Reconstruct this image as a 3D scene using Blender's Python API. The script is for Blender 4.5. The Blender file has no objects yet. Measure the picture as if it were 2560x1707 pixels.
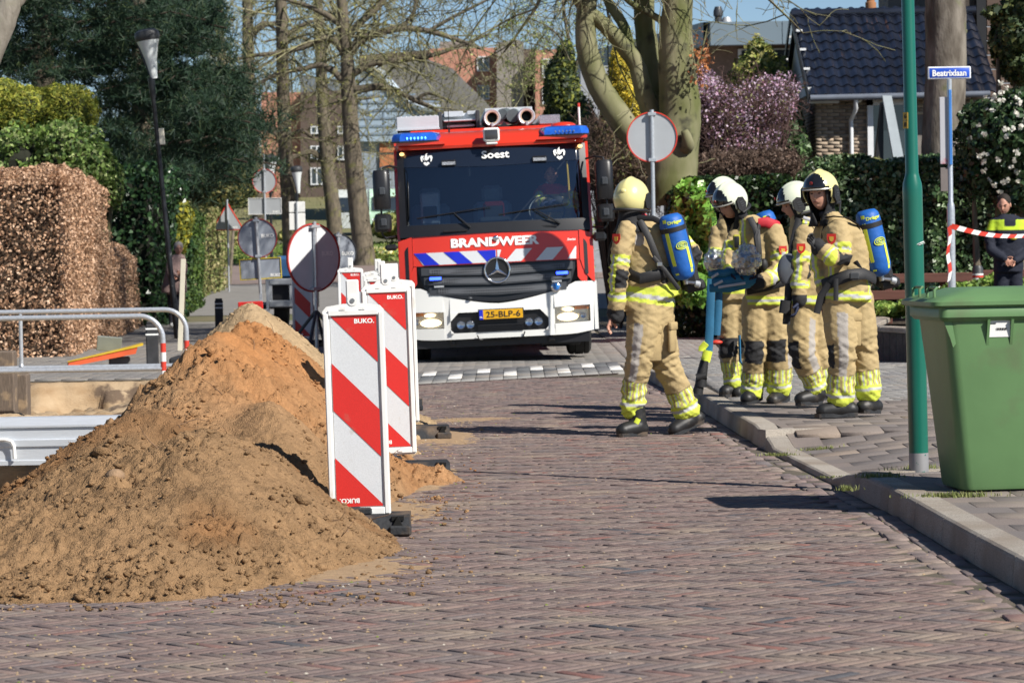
import bpy, math, random
import numpy as np
from mathutils import Vector, Matrix, noise
random.seed(7); rng = np.random.default_rng(7)
R = math.radians; PI = math.pi
S = bpy.context.scene; COL = S.collection
# ---------------------------------------------------------------- camera
FPX = 7467.0                      # focal length in pixels of the 2560 px wide photograph
CH = 1.44; PITCH = math.atan(243.5 / FPX); ROLL = R(1.0)
fw = Vector((0, math.cos(PITCH), -math.sin(PITCH))); r0 = Vector((1, 0, 0)); u0 = r0.cross(fw)
rt = r0 * math.cos(ROLL) - u0 * math.sin(ROLL); up = u0 * math.cos(ROLL) + r0 * math.sin(ROLL)
CP = Vector((0, 0, CH))
cd = bpy.data.cameras.new('camera'); cam = bpy.data.objects.new('camera', cd); COL.objects.link(cam)
mw = Matrix((rt, up, -fw)).transposed().to_4x4(); mw.translation = CP; cam.matrix_world = mw
cd.sensor_width = 36; cd.lens = FPX / 2560 * 36; cd.clip_start = 0.1; cd.clip_end = 2000
cd.dof.use_dof = True; cd.dof.focus_distance = 17.5; cd.dof.aperture_fstop = 9.0
S.camera = cam
# ---------------------------------------------------------------- sky, sun, exposure
SUN_EL = R(40); SUN_AZ = R(40)    # the sun stands to the right, a little towards the camera
sun_dir = Vector((math.cos(SUN_EL) * math.cos(SUN_AZ), -math.cos(SUN_EL) * math.sin(SUN_AZ), math.sin(SUN_EL)))
W = bpy.data.worlds.new('World'); S.world = W; W.use_nodes = True
wn = W.node_tree.nodes; wl = W.node_tree.links
sky = wn.new('ShaderNodeTexSky'); sky.sky_type = 'NISHITA'; sky.sun_disc = False
sky.sun_elevation = SUN_EL; sky.sun_rotation = math.atan2(sun_dir.x, sun_dir.y)
sky.air_density = 1.0; sky.dust_density = 0.0; sky.ozone_density = 3.5; sky.altitude = 2500
bg = wn['Background']; bg.inputs[1].default_value = 0.06
wl.new(sky.outputs[0], bg.inputs[0])
sl = bpy.data.lights.new('sun', 'SUN'); sl.energy = 4.8; sl.angle = R(0.5); sl.color = (1.0, 0.95, 0.87)
so = bpy.data.objects.new('sun', sl); COL.objects.link(so)
so.rotation_euler = sun_dir.to_track_quat('Z', 'Y').to_euler(); so.location = (20, -10, 30)
S.view_settings.view_transform = 'Standard'; S.view_settings.look = 'None'
S.view_settings.gamma = 1; S.view_settings.use_curve_mapping = False; S.view_settings.exposure = 0.62
# ---------------------------------------------------------------- pixel -> place
def ray(u, v):
    return (fw + rt * ((u - 1280) / FPX) - up * ((v - 853.5) / FPX))
def at(u, v, Y):
    d = ray(u, v); return CP + d * (Y / d.y)
def gr(u, v, z=0.0):
    d = ray(u, v); return CP + d * ((z - CH) / d.z)
K = 2560 / 2352
def atD(x, y, Y): return at(x * K, y * K, Y)
def grD(x, y, z=0.0): return gr(x * K, y * K, z)
# ---------------------------------------------------------------- materials
MATS = {}
def mat(name, col, rough=.6, metal=0., var=.12, scale=6., bump=0., bscale=60., coat=0., spec=.5, col2=None, emit=None, es=1., trans=0., attr=None, island=0., objrand=0., dirt=None, alpha=1., sss=0., det=6., thr=None, ior=1.45, backl=0., stretch=None):
    if name in MATS: return MATS[name]
    m = bpy.data.materials.new(name); m.use_nodes = True; MATS[name] = m
    N = m.node_tree.nodes; L = m.node_tree.links; b = N['Principled BSDF']
    b.inputs['Roughness'].default_value = rough; b.inputs['Metallic'].default_value = metal
    b.inputs['Specular IOR Level'].default_value = spec; b.inputs['IOR'].default_value = ior
    if coat: b.inputs['Coat Weight'].default_value = coat; b.inputs['Coat Roughness'].default_value = .06
    if trans: b.inputs['Transmission Weight'].default_value = trans
    if alpha < 1: b.inputs['Alpha'].default_value = alpha
    geo = N.new('ShaderNodeNewGeometry')
    pos = geo.outputs['Position']
    if stretch:
        vm = N.new('ShaderNodeVectorMath'); vm.operation = 'MULTIPLY'; vm.inputs[1].default_value = stretch; L.new(pos, vm.inputs[0]); pos = vm.outputs[0]
    nz = N.new('ShaderNodeTexNoise'); nz.inputs['Scale'].default_value = scale; nz.inputs['Detail'].default_value = det
    L.new(pos, nz.inputs['Vector'])
    cr = N.new('ShaderNodeMapRange'); cr.inputs[1].default_value = .3 if thr is None else thr[0]; cr.inputs[2].default_value = .7 if thr is None else thr[1]
    L.new(nz.outputs['Fac'], cr.inputs[0])
    mx = N.new('ShaderNodeMix'); mx.data_type = 'RGBA'
    c1 = tuple(col) + (1,)
    c2 = tuple(col2) + (1,) if col2 else tuple(max(0, x * (1 - 2 * var)) for x in col) + (1,)
    if attr:
        at_ = N.new('ShaderNodeAttribute'); at_.attribute_name = attr
        hs = N.new('ShaderNodeHueSaturation'); L.new(at_.outputs['Color'], hs.inputs['Color']); hs.inputs['Value'].default_value = 1 - 2 * var
        L.new(at_.outputs['Color'], mx.inputs[6]); L.new(hs.outputs[0], mx.inputs[7])
    else:
        mx.inputs[6].default_value = c1; mx.inputs[7].default_value = c2
    L.new(cr.outputs[0], mx.inputs[0]); out = mx.outputs[2]
    if island or objrand:
        h = N.new('ShaderNodeHueSaturation'); rm = N.new('ShaderNodeMapRange')
        if objrand:
            oi = N.new('ShaderNodeObjectInfo'); L.new(oi.outputs['Random'], rm.inputs[0]); a = objrand
        else:
            L.new(geo.outputs['Random Per Island'], rm.inputs[0]); a = island
        rm.inputs[3].default_value = 1 - a; rm.inputs[4].default_value = 1 + a
        L.new(rm.outputs[0], h.inputs['Value']); L.new(out, h.inputs['Color']); out = h.outputs[0]
    if dirt:   # (colour, scale, lo, hi)
        n2 = N.new('ShaderNodeTexNoise'); n2.inputs['Scale'].default_value = dirt[1]; n2.inputs['Detail'].default_value = 8; L.new(geo.outputs['Position'], n2.inputs['Vector'])
        r2 = N.new('ShaderNodeMapRange'); r2.inputs[1].default_value = dirt[2]; r2.inputs[2].default_value = dirt[3]; L.new(n2.outputs['Fac'], r2.inputs[0])
        x2 = N.new('ShaderNodeMix'); x2.data_type = 'RGBA'; L.new(r2.outputs[0], x2.inputs[0]); L.new(out, x2.inputs[6]); x2.inputs[7].default_value = tuple(dirt[0]) + (1,); out = x2.outputs[2]
    L.new(out, b.inputs['Base Color'])
    if emit: b.inputs['Emission Color'].default_value = tuple(emit) + (1,); b.inputs['Emission Strength'].default_value = es
    if bump:
        n3 = N.new('ShaderNodeTexNoise'); n3.inputs['Scale'].default_value = bscale; n3.inputs['Detail'].default_value = 5; L.new(pos, n3.inputs['Vector'])
        bp = N.new('ShaderNodeBump'); bp.inputs['Strength'].default_value = min(1, bump); bp.inputs['Distance'].default_value = .01 * max(1, bump); L.new(n3.outputs['Fac'], bp.inputs['Height']); L.new(bp.outputs[0], b.inputs['Normal'])
    if backl:
        tr = N.new('ShaderNodeBsdfTranslucent'); L.new(out, tr.inputs['Color']); ms = N.new('ShaderNodeMixShader'); ms.inputs[0].default_value = backl
        L.new(b.outputs[0], ms.inputs[1]); L.new(tr.outputs[0], ms.inputs[2]); L.new(ms.outputs[0], N['Material Output'].inputs[0])
    return m
# ---------------------------------------------------------------- mesh building
def V(*a): return Vector(a)
class MB:
    def __init__(s): s.v = []; s.f = []; s.m = []; s.T = None
    def _add(s, vs, fs, mi=0):
        o = len(s.v)
        if s.T is not None: vs = [s.T @ Vector(p) for p in vs]
        s.v += [tuple(p) for p in vs]; s.f += [tuple(i + o for i in f) for f in fs]; s.m += [mi] * len(fs); return s
    def box(s, x0, x1, y0, y1, z0, z1, mi=0, bev=0., M_=None):
        if bev:
            b = bev; X = (x0, x1); Y = (y0, y1); Z = (z0, z1); vs = []
            bx, by, bz = [min(b, (q[1] - q[0]) * .45) for q in (X, Y, Z)]
            sg = (1, -1)
            for i in (0, 1):
                for j in (0, 1):
                    for k in (0, 1):
                        c = (X[i], Y[j], Z[k])
                        vs.append((c[0], c[1] + sg[j] * by, c[2] + sg[k] * bz)); vs.append((c[0] + sg[i] * bx, c[1], c[2] + sg[k] * bz)); vs.append((c[0] + sg[i] * bx, c[1] + sg[j] * by, c[2]))
            q = lambda i, j, k, a: (i * 4 + j * 2 + k) * 3 + a
            fs = []
            for i in (0, 1): fs.append([q(i, 0, 0, 0), q(i, 1, 0, 0), q(i, 1, 1, 0), q(i, 0, 1, 0)][::(-1 if i == 0 else 1)])
            for j in (0, 1): fs.append([q(0, j, 0, 1), q(1, j, 0, 1), q(1, j, 1, 1), q(0, j, 1, 1)][::(-1 if j == 1 else 1)])
            for k in (0, 1): fs.append([q(0, 0, k, 2), q(1, 0, k, 2), q(1, 1, k, 2), q(0, 1, k, 2)][::(-1 if k == 0 else 1)])
            for i in (0, 1):
                for j in (0, 1): fs.append([q(i, j, 0, 0), q(i, j, 0, 1), q(i, j, 1, 1), q(i, j, 1, 0)][::(1 if i == j else -1)])
                for k in (0, 1): fs.append([q(i, 0, k, 0), q(i, 1, k, 0), q(i, 1, k, 2), q(i, 0, k, 2)][::(1 if i == k else -1)])
            for j in (0, 1):
                for k in (0, 1): fs.append([q(0, j, k, 1), q(1, j, k, 1), q(1, j, k, 2), q(0, j, k, 2)][::(-1 if j == k else 1)])
            for i in (0, 1):
                for j in (0, 1):
                    for k in (0, 1): fs.append([q(i, j, k, 0), q(i, j, k, 1), q(i, j, k, 2)][::(-1 if (i + j + k) % 2 else 1)])
        else:
            vs = [(x0, y0, z0), (x1, y0, z0), (x1, y1, z0), (x0, y1, z0), (x0, y0, z1), (x1, y0, z1), (x1, y1, z1), (x0, y1, z1)]
            fs = [(3, 2, 1, 0), (4, 5, 6, 7), (0, 1, 5, 4), (1, 2, 6, 5), (2, 3, 7, 6), (3, 0, 4, 7)]
        if M_ is not None: vs = [M_ @ Vector(p) for p in vs]
        return s._add(vs, fs, mi)
    def tube(s, pts, r, n=8, mi=0, caps=True, flat=1., ax=None):
        pts = [Vector(p) for p in pts]; k = len(pts)
        rs = [r] * k if not hasattr(r, '__len__') else list(r)
        T = [(pts[min(i + 1, k - 1)] - pts[max(i - 1, 0)]).normalized() for i in range(k)]
        a = Vector(ax) if ax is not None else (Vector((0, 0, 1)) if abs(T[0].z) < .9 else Vector((1, 0, 0)))
        vs = []; fs = []
        for i in range(k):
            u = (a - T[i] * a.dot(T[i]))
            if u.length < 1e-4: u = T[i].orthogonal()
            u.normalize(); w = T[i].cross(u); a = u
            for j in range(n):
                t = 2 * PI * j / n; vs.append(pts[i] + u * (math.cos(t) * rs[i]) + w * (math.sin(t) * rs[i] * flat))
        for i in range(k - 1):
            for j in range(n): fs.append((i * n + j, i * n + (j + 1) % n, (i + 1) * n + (j + 1) % n, (i + 1) * n + j))
        if caps: fs.append(tuple(range(n))[::-1]); fs.append(tuple(range((k - 1) * n, k * n)))
        return s._add(vs, fs, mi)
    def lathe(s, prof, c=(0, 0, 0), axis='Z', n=24, mi=0, caps=True, sx=1., sy=1.):
        vs = []; fs = []; k = len(prof)
        for (r, h) in prof:
            for j in range(n):
                t = 2 * PI * j / n; a, b = r * math.cos(t) * sx, r * math.sin(t) * sy
                p = {'Z': (a, b, h), 'Y': (a, h, -b), 'X': (h, a, b)}[axis]
                vs.append((p[0] + c[0], p[1] + c[1], p[2] + c[2]))
        for i in range(k - 1):
            for j in range(n): fs.append((i * n + j, i * n + (j + 1) % n, (i + 1) * n + (j + 1) % n, (i + 1) * n + j))
        if caps: fs.append(tuple(range(n))[::-1]); fs.append(tuple(range((k - 1) * n, k * n)))
        return s._add(vs, fs, mi)
    def ell(s, c, r, n=16, m=10, mi=0, f=None):
        vs = []; fs = []
        for i in range(m + 1):
            ph = PI * i / m
            for j in range(n):
                t = 2 * PI * j / n; d = Vector((math.sin(ph) * math.cos(t), math.sin(ph) * math.sin(t), math.cos(ph)))
                p = Vector((d.x * r[0], d.y * r[1], d.z * r[2]))
                if f: p = f(d, p)
                vs.append(p + Vector(c))
        for i in range(m):
            for j in range(n): fs.append((i * n + j, (i + 1) * n + j, (i + 1) * n + (j + 1) % n, i * n + (j + 1) % n))
        return s._add(vs, fs, mi)
    def prism(s, poly, y0, y1, mi=0, plane='XZ', mi2=None):
        n = len(poly)
        g = {'XZ': lambda a, b, h: (a, h, b), 'XY': lambda a, b, h: (a, b, h), 'YZ': lambda a, b, h: (h, a, b)}[plane]
        vs = [g(a, b, y0) for a, b in poly] + [g(a, b, y1) for a, b in poly]
        ar = sum(poly[i][0] * poly[(i + 1) % n][1] - poly[(i + 1) % n][0] * poly[i][1] for i in range(n))
        flip = (ar > 0) == (plane != 'XZ')
        fs = [tuple(range(n)), tuple(range(n, 2 * n))[::-1]] + [((i + 1) % n, i, i + n, (i + 1) % n + n) for i in range(n)]
        if flip: fs = [f[::-1] for f in fs]
        s._add(vs, fs[:2], mi); o = len(s.v) - 2 * n
        s.f += [tuple(i + o for i in f) for f in fs[2:]]; s.m += [mi if mi2 is None else mi2] * n
        return s
    def quad(s, a, b, c, d, mi=0): return s._add([a, b, c, d], [(0, 1, 2, 3)], mi)
    def build(s, name, mats, parent=None, smooth=40, loc=None, rot=None):
        me = bpy.data.meshes.new(name); me.from_pydata(s.v, [], s.f)
        if not isinstance(mats, (list, tuple)): mats = [mats]
        for m in mats: me.materials.append(m)
        me.polygons.foreach_set('material_index', s.m)
        if smooth:
            me.polygons.foreach_set('use_smooth', [True] * len(s.f)); me.set_sharp_from_angle(angle=R(smooth))
        me.update()
        o = link(bpy.data.objects.new(name, me), parent)
        if loc is not None: o.location = loc
        if rot is not None: o.rotation_euler = rot
        return o
def link(o, parent=None):
    COL.objects.link(o)
    if parent is not None: o.parent = parent
    return o
def tag(o, label=None, cat=None, group=None, kind=None):
    if label: o['label'] = label
    if cat: o['category'] = cat
    if group: o['group'] = group
    if kind: o['kind'] = kind
    return o
def thing(name, label, cat, loc=(0, 0, 0), rz=0., group=None):
    o = bpy.data.objects.new(name, None); COL.objects.link(o); o.location = loc; o.rotation_euler = (0, 0, rz); o.empty_display_size = .1
    return tag(o, label, cat, group)
def npmesh(name, v, f, mats, parent=None, mi=None, col=None, smooth=False):
    """v (n,3), f (m,4) or (m,3) arrays -> one mesh object"""
    me = bpy.data.meshes.new(name); k = f.shape[1]
    me.vertices.add(len(v)); me.vertices.foreach_set('co', np.asarray(v, np.float32).ravel())
    me.loops.add(f.size); me.loops.foreach_set('vertex_index', f.astype(np.int32).ravel())
    me.polygons.add(len(f)); me.polygons.foreach_set('loop_start', np.arange(0, f.size, k, dtype=np.int32)); me.polygons.foreach_set('loop_total', np.full(len(f), k, np.int32))
    for m in (mats if isinstance(mats, (list, tuple)) else [mats]): me.materials.append(m)
    if mi is not None: me.polygons.foreach_set('material_index', mi.astype(np.int32))
    if smooth: me.polygons.foreach_set('use_smooth', np.ones(len(f), bool))
    me.update(calc_edges=True)
    if col is not None:
        a = me.color_attributes.new('Col', 'FLOAT_COLOR', 'POINT'); c4 = np.ones((len(v), 4), np.float32); c4[:, :3] = col; a.data.foreach_set('color', c4.ravel())
    return link(bpy.data.objects.new(name, me), parent)
def copy_tree(o, parent=None):
    c = o.copy(); COL.objects.link(c); c.parent = parent
    for ch in list(o.children): copy_tree(ch, c)
    return c
def text(name, s, size, m, parent=None, bold=.0, M_=None, extrude=.002, w=None, align='CENTER', loc=None, rot=None):
    cu = bpy.data.curves.new(name, 'FONT'); cu.body = s; cu.size = 1.0; cu.extrude = 0; cu.offset = bold; cu.resolution_u = 3
    cu.align_x = align; cu.align_y = 'CENTER'
    t = bpy.data.objects.new(name, cu); COL.objects.link(t)
    dg = bpy.context.evaluated_depsgraph_get(); me = bpy.data.meshes.new_from_object(t.evaluated_get(dg))
    bpy.data.objects.remove(t)
    xs = [v.co.x for v in me.vertices]; ys = [v.co.y for v in me.vertices]; hh = max(ys) - min(ys); ww = max(xs) - min(xs)
    ky = size / hh; kx = (w / ww) if w else ky; cx = (max(xs) + min(xs)) / 2; cy = (max(ys) + min(ys)) / 2
    for v in me.vertices: v.co = ((v.co.x - cx) * kx, 0, (v.co.y - cy) * ky)     # stands in XZ, reads from -Y
    me.materials.clear(); me.materials.append(m)
    o = link(bpy.data.objects.new(name, me), parent)
    if loc is not None: o.location = loc
    if rot is not None: o.rotation_euler = rot
    return o
def fbm(x, y, z=0., oct=4, f=1., seed=0.):
    """vectorised value noise, returns about -1..1"""
    out = np.zeros_like(x, dtype=float); a = 1.; t = 0.
    for o in range(oct):
        X = x * f + seed + o * 17.3; Y = y * f + seed * 1.7 + o * 9.1; Z = (z + 0 * x) * f + o * 5.7
        xi = np.floor(X).astype(np.int64); yi = np.floor(Y).astype(np.int64); zi = np.floor(Z).astype(np.int64)
        fx = X - xi; fy = Y - yi; fz = Z - zi; fx = fx * fx * (3 - 2 * fx); fy = fy * fy * (3 - 2 * fy); fz = fz * fz * (3 - 2 * fz)
        def h(a_, b_, c_):
            n = (a_ * 374761393 + b_ * 668265263 + c_ * 2147483647) & 0xffffffff
            n = ((n ^ (n >> 13)) * 1274126177) & 0xffffffff; n = ((n ^ (n >> 16)) * 2246822519) & 0xffffffff; n ^= n >> 15
            return (n & 0xffff) / 32767.5 - 1
        def l(p, q, t_): return p + (q - p) * t_
        v = l(l(l(h(xi, yi, zi), h(xi + 1, yi, zi), fx), l(h(xi, yi + 1, zi), h(xi + 1, yi + 1, zi), fx), fy),
              l(l(h(xi, yi, zi + 1), h(xi + 1, yi, zi + 1), fx), l(h(xi, yi + 1, zi + 1), h(xi + 1, yi + 1, zi + 1), fx), fy), fz)
        out += a * v; t += a; a *= .5; f *= 2.
    return out / t
# ================================================================ SETTING
def sst(a, b, x): t = np.clip((x - a) / (b - a), 0, 1); return t * t * (3 - 2 * t)
KB = [(2.1, 4.0), (2.05, 11.9), (2.0, 13.65), (1.97, 15.5), (1.9, 16.7), (1.72, 20.4), (1.66, 22.8), (1.59, 25.8), (1.53, 28.1), (1.42, 30.8), (1.27, 33.5), (1.18, 36.0), (1.1, 60)]
def kerbx(y): return np.interp(y, [k[1] for k in KB], [k[0] for k in KB])
def side_z(x, y):
    x = np.asarray(x, float); y = np.asarray(y, float)
    dip = sst(16.75, 17.25, y) * (1 - sst(20.3, 20.7, y))
    z = .12 - .095 * dip * (1 - sst(0.05, 1.3, x - kerbx(y)))
    return z - (z - .012) * sst(29, 35.5, y)
def terr(x, y): return 0. + .022 * np.maximum(0, np.asarray(y, float) - 58) * (1 - sst(120, 170, y) * .0) 
m_bed = mat('joint_sand', (.15, .12, .09), .95, var=.3, scale=5, bump=.6, bscale=120, col2=(.06, .055, .04), dirt=((.09, .13, .025), 7, .62, .70))
m_brick = mat('paver_clay', (.2, .14, .13), .82, var=.13, scale=35, attr='Col', bump=.35, bscale=90, dirt=((.27, .215, .16), 1.9, .54, .82))
# ---- ground sheet (the earth everything lies on), with the excavation as a hole
def ring_sheet(name, x0, x1, y0, y1, z, m): 
    b = MB(); b.quad((x0, y0, z), (x1, y0, z), (x1, y1, z), (x0, y1, z)); return tag(b.build(name, m, smooth=0), kind='structure')
m_earth = mat('earth', (.16, .13, .08), .95, scale=.6, col2=(.07, .09, .03), bump=.5, bscale=20)
b = MB()
for (x0, x1, y0, y1) in ((-900, 900, -60, 8), (-900, -9.0, 8, 58), (-1.0, 900, 8, 58), (-9, -1.0, 34.0, 58)):
    b.quad((x0, y0, -.03), (x1, y0, -.03), (x1, y1, -.03), (x0, y1, -.03))
ys = [58, 75, 95, 120, 160, 260, 1400]
for i in range(len(ys) - 1):
    z0, z1 = float(terr(0, min(ys[i], 160))) - .03, float(terr(0, min(ys[i + 1], 160))) - .03
    b.quad((-900, ys[i], z0), (900, ys[i], z0), (900, ys[i + 1], z1), (-900, ys[i + 1], z1))
tag(b.build('ground', m_earth, smooth=0), kind='structure')
# ---- excavated ground left of the road (pit, trench, its sandy walls)
xs = np.concatenate([np.linspace(-9, -7.2, 10), np.linspace(-7.15, -2.0, 105), np.linspace(-1.9, -1.0, 8)])
ysn = np.concatenate([np.linspace(8, 16, 12), np.linspace(16.2, 23.7, 30), np.linspace(23.8, 24.3, 16), np.linspace(24.4, 34.0, 130)])
X, Y = np.meshgrid(xs, ysn); n1 = fbm(X, Y, oct=4, f=1.1, seed=3); n2 = fbm(X, Y, oct=3, f=4, seed=8); n3 = fbm(X, Y, oct=3, f=13, seed=2)
Zp = np.zeros_like(X) - .05 + .033 * sst(32.9, 33.2, Y)
trench = sst(16.5, 17.6, Y + n1 * .2) * (1 - sst(24.0, 24.12, Y + n2 * .05)) * (1 - sst(-3.3, -2.9, X + n2 * .15))
floor = sst(24.0, 24.1, Y) * (1 - sst(32.95, 33.3, Y + n2 * .2 + n1 * .12)) * (1 - sst(-3.0, -2.6, X + n2 * .2))
fl = -.13 - .22 * sst(28.5, 32.5, Y) * (sst(-6.2, -4.6, X + n1 * .5) * .9 + .3) + n2 * .13 + n1 * .14 + n3 * .035
fl -= .35 * np.exp(-((X + 4.55 + n2 * .1 + .04 * (Y - 31)) / .09) ** 2) * sst(30, 31.5, Y)
Zp = Zp + trench * (-1.25 + n2 * .08) + floor * (fl + .05) + n3 * .012
Zp[-1, :] = -.03; Zp[:, 0] = np.minimum(Zp[:, 0], -.03)
m_pit = mat('dug_sand', (.44, .33, .21), .95, scale=2.2, col2=(.26, .17, .09), bump=.8, bscale=30, dirt=((.13, .09, .06), 3.0, .60, .66), stretch=(1, 1, 2.5))
def gridmesh(name, X, Y, Z, m, parent=None, col=None, smooth=True):
    h, w = X.shape; idx = np.arange(h * w).reshape(h, w)
    f = np.stack([idx[:-1, :-1], idx[:-1, 1:], idx[1:, 1:], idx[1:, :-1]], -1).reshape(-1, 4)
    return npmesh(name, np.stack([X, Y, Z], -1).reshape(-1, 3), f, m, parent, col=col, smooth=smooth)
tag(gridmesh('excavated_ground', X, Y, Zp, m_pit), kind='structure')
# ---- brick road
b = MB(); b.quad((-3.4, 4, -.009), (2.2, 4, -.009), (2.2, 13.4, -.009), (-3.4, 13.4, -.009)); b.quad((-1.5, 13.4, -.009), (2.2, 13.4, -.009), (2.2, 33.6, -.009), (-1.5, 33.6, -.009)); road = tag(b.build('road', m_bed, smooth=0), kind='structure')
cell = .0523; nB = 4
BC = np.array([(.185, .138, .128), (.205, .150, .138), (.21, .165, .150), (.175, .138, .132), (.225, .175, .155), (.19, .142, .132), (.215, .13, .115), (.20, .165, .152), (.165, .14, .138), (.23, .115, .098), (.085, .088, .10), (.195, .155, .14), (.185, .145, .138), (.205, .158, .146)])
PW = np.array([10, 10, 10, 9, 7, 10, 5, 9, 8, 1.2, 1.0, 10, 10, 10.]); PW /= PW.sum()
def paver_proto(L, Wd, T=.03, bev=.004):
    a, c = L / 2, Wd / 2
    v = [(-a, -c, -T), (a, -c, -T), (a, c, -T), (-a, c, -T), (-a, -c, -bev), (a, -c, -bev), (a, c, -bev), (-a, c, -bev), (-a + bev, -c + bev, 0), (a - bev, -c + bev, 0), (a - bev, c - bev, 0), (-a + bev, c - bev, 0)]
    f = []
    for k in (0, 4):
        for i in range(4): f.append((k + i, k + (i + 1) % 4, k + 4 + (i + 1) % 4, k + 4 + i))
    f.append((8, 9, 10, 11)); return np.array(v), np.array(f)
def road_z(x, y): return .007 * fbm(np.asarray(x, float), np.asarray(y, float), oct=2, f=.9, seed=5) - .0
br = []
lim = 46
for i in range(-60, 620):
    for j in range(-620, 60):
        k = (i - j) % (2 * nB)
        if k == 0: ca, cb, ang = i + nB / 2, j + .5, 0
        elif k == 2 * nB - 1: ca, cb, ang = i + .5, j + nB / 2, 1
        else: continue
        a, c = ca * cell, cb * cell
        x = (a + c) / math.sqrt(2); y = (a - c) / math.sqrt(2)
        if y < 7.5 or y > 31.9: continue
        hw = y * .176 + .25
        if abs(x) > hw or x > kerbx(y) - .24 or x < -3.3: continue
        if y > 15.5 and x < -1.15: continue
        if y > 31.0 + (x + .98) * .84 - .05: continue
        br.append((x, y, ang))
br = np.array(br); nb = len(br)
angs = np.where(br[:, 2] == 0, PI / 4, -PI / 4)
zz = road_z(br[:, 0], br[:, 1]) + rng.normal(0, .0011, nb); tl = rng.normal(0, .009, (nb, 2))
jit = rng.normal(0, .0022, (nb, 2)); da = rng.normal(0, .012, nb)
ci = rng.choice(len(BC), nb, p=PW); cb_ = BC[ci] * (1 + rng.normal(0, .05, (nb, 1))) * np.array([.95, .91, .88])
pv, pf = paver_proto(nB * cell - .010, cell - .0085)
order = np.argsort(br[:, 1]); vis = [o for o in order if abs(br[o, 0]) < br[o, 1] * .1715 + .02 and br[o, 1] > 8.72]
big = set(vis[:300]); rest = np.array([o for o in range(nb) if o not in big])
def place(pv, pf, x, y, z, ang, tl, sc=None):
    n = len(x); c, s_ = np.cos(ang)[:, None], np.sin(ang)[:, None]
    v = np.repeat(pv[None], n, 0); 
    if sc is not None: v = v * sc[:, None, :]
    vx = v[..., 0] * c - v[..., 1] * s_; vy = v[..., 0] * s_ + v[..., 1] * c
    vz = v[..., 2] + vx * tl[:, :1] + vy * tl[:, 1:]
    P = np.stack([vx + x[:, None], vy + y[:, None], vz + z[:, None]], -1)
    F = (pf[None] + (np.arange(n) * len(pv))[:, None, None]).reshape(-1, pf.shape[1])
    return P.reshape(-1, 3), F
jv, jf = place(pv, pf, br[rest, 0] + jit[rest, 0], br[rest, 1] + jit[rest, 1], zz[rest], angs[rest] + da[rest], tl[rest])
o = npmesh('brick_paving', jv, jf, m_brick, road, col=np.repeat(cb_[rest], len(pv), 0)); tag(o, kind='stuff')
protos = []
for q in range(len(BC)):
    e = npmesh('brick', pv + rng.normal(0, .0007, pv.shape), pf, m_brick, col=np.repeat(BC[q][None], len(pv), 0)); protos.append(e.data); bpy.data.objects.remove(e)
for q in big:
    e = bpy.data.objects.new('brick', protos[ci[q]]); e.location = (br[q, 0] + jit[q, 0], br[q, 1] + jit[q, 1], zz[q]); e.rotation_euler = (tl[q, 1], -tl[q, 0], angs[q] + da[q]); link(e, road)
# gutter rows along the kerb
gx, gy, ga = [], [], []
for row in (0, 1):
    y = 8.0 + row * .1
    while y < 31.8:
        x = kerbx(y) - .055 - row * .105; dx = kerbx(y + .1) - kerbx(y - .1)
        gx.append(x); gy.append(y); ga.append(PI / 2 - math.atan2(-dx, .2) * -1 * -1); y += .208
gn = len(gx); gv, gf = paver_proto(.198, .096)
v_, f_ = place(gv, gf, np.array(gx) + rng.normal(0, .003, gn), np.array(gy), rng.normal(-.004, .004, gn), PI / 2 + rng.normal(0, .015, gn) + .02, rng.normal(0, .02, (gn, 2)))
tag(npmesh('gutter_bricks', v_, f_, m_brick, road, col=np.repeat(BC[rng.choice(len(BC), gn, p=PW)] * 1.12, len(gv), 0)), kind='stuff')
# sand, chips and moss lying in the joints
cn = 5200; cx = rng.uniform(-2.2, 2, cn); cy = 8.6 + rng.power(1.2, cn) * 0 + rng.uniform(0, 1, cn) ** 1.4 * 20
keep = (np.abs(cx) < cy * .18) & (cx < kerbx(cy) - .05) & ((cy < 15) | (cx > -.9)); cx, cy = cx[keep], cy[keep]
near_pile = rng.uniform(0, 1, len(cx)) < np.clip(1.0 - (cx + .9) * .55, .1, 1); cx, cy = cx[near_pile], cy[near_pile]; cn = len(cx)
ov = np.array([(1, 0, 0), (-.5, .8, 0), (-.5, -.8, 0), (0, 0, 1.), (.1, .1, -.3)]); of = np.array([(0, 1, 3), (1, 2, 3), (2, 0, 3)])
sz = np.minimum(rng.gamma(2, .0017, cn) + .0012, .008); kind = rng.uniform(0, 1, cn)
P = ov[None] * sz[:, None, None] * np.array([1.3, 1.3, .8]); ang = rng.uniform(0, 6.28, cn); c, s_ = np.cos(ang)[:, None], np.sin(ang)[:, None]
P = np.stack([P[..., 0] * c - P[..., 1] * s_ + cx[:, None], P[..., 0] * s_ + P[..., 1] * c + cy[:, None], P[..., 2] + .001 + road_z(cx, cy)[:, None]], -1).reshape(-1, 3)
F_ = (of[None] + (np.arange(cn) * 5)[:, None, None]).reshape(-1, 3)
cc = np.where(kind[:, None] < .78, np.array([.42, .30, .18]), np.where(kind[:, None] < .9, np.array([.18, .22, .04]), np.array([.55, .5, .42])))
m_att = mat('loose_grit', (.4, .3, .2), .9, attr='Col', var=.1)
tag(npmesh('sand_grains_on_road', P, F_, m_att, col=np.repeat(cc, 5, 0)), kind='stuff', label='scattered sand grains and chips lying in the joints of the brick road')
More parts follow.
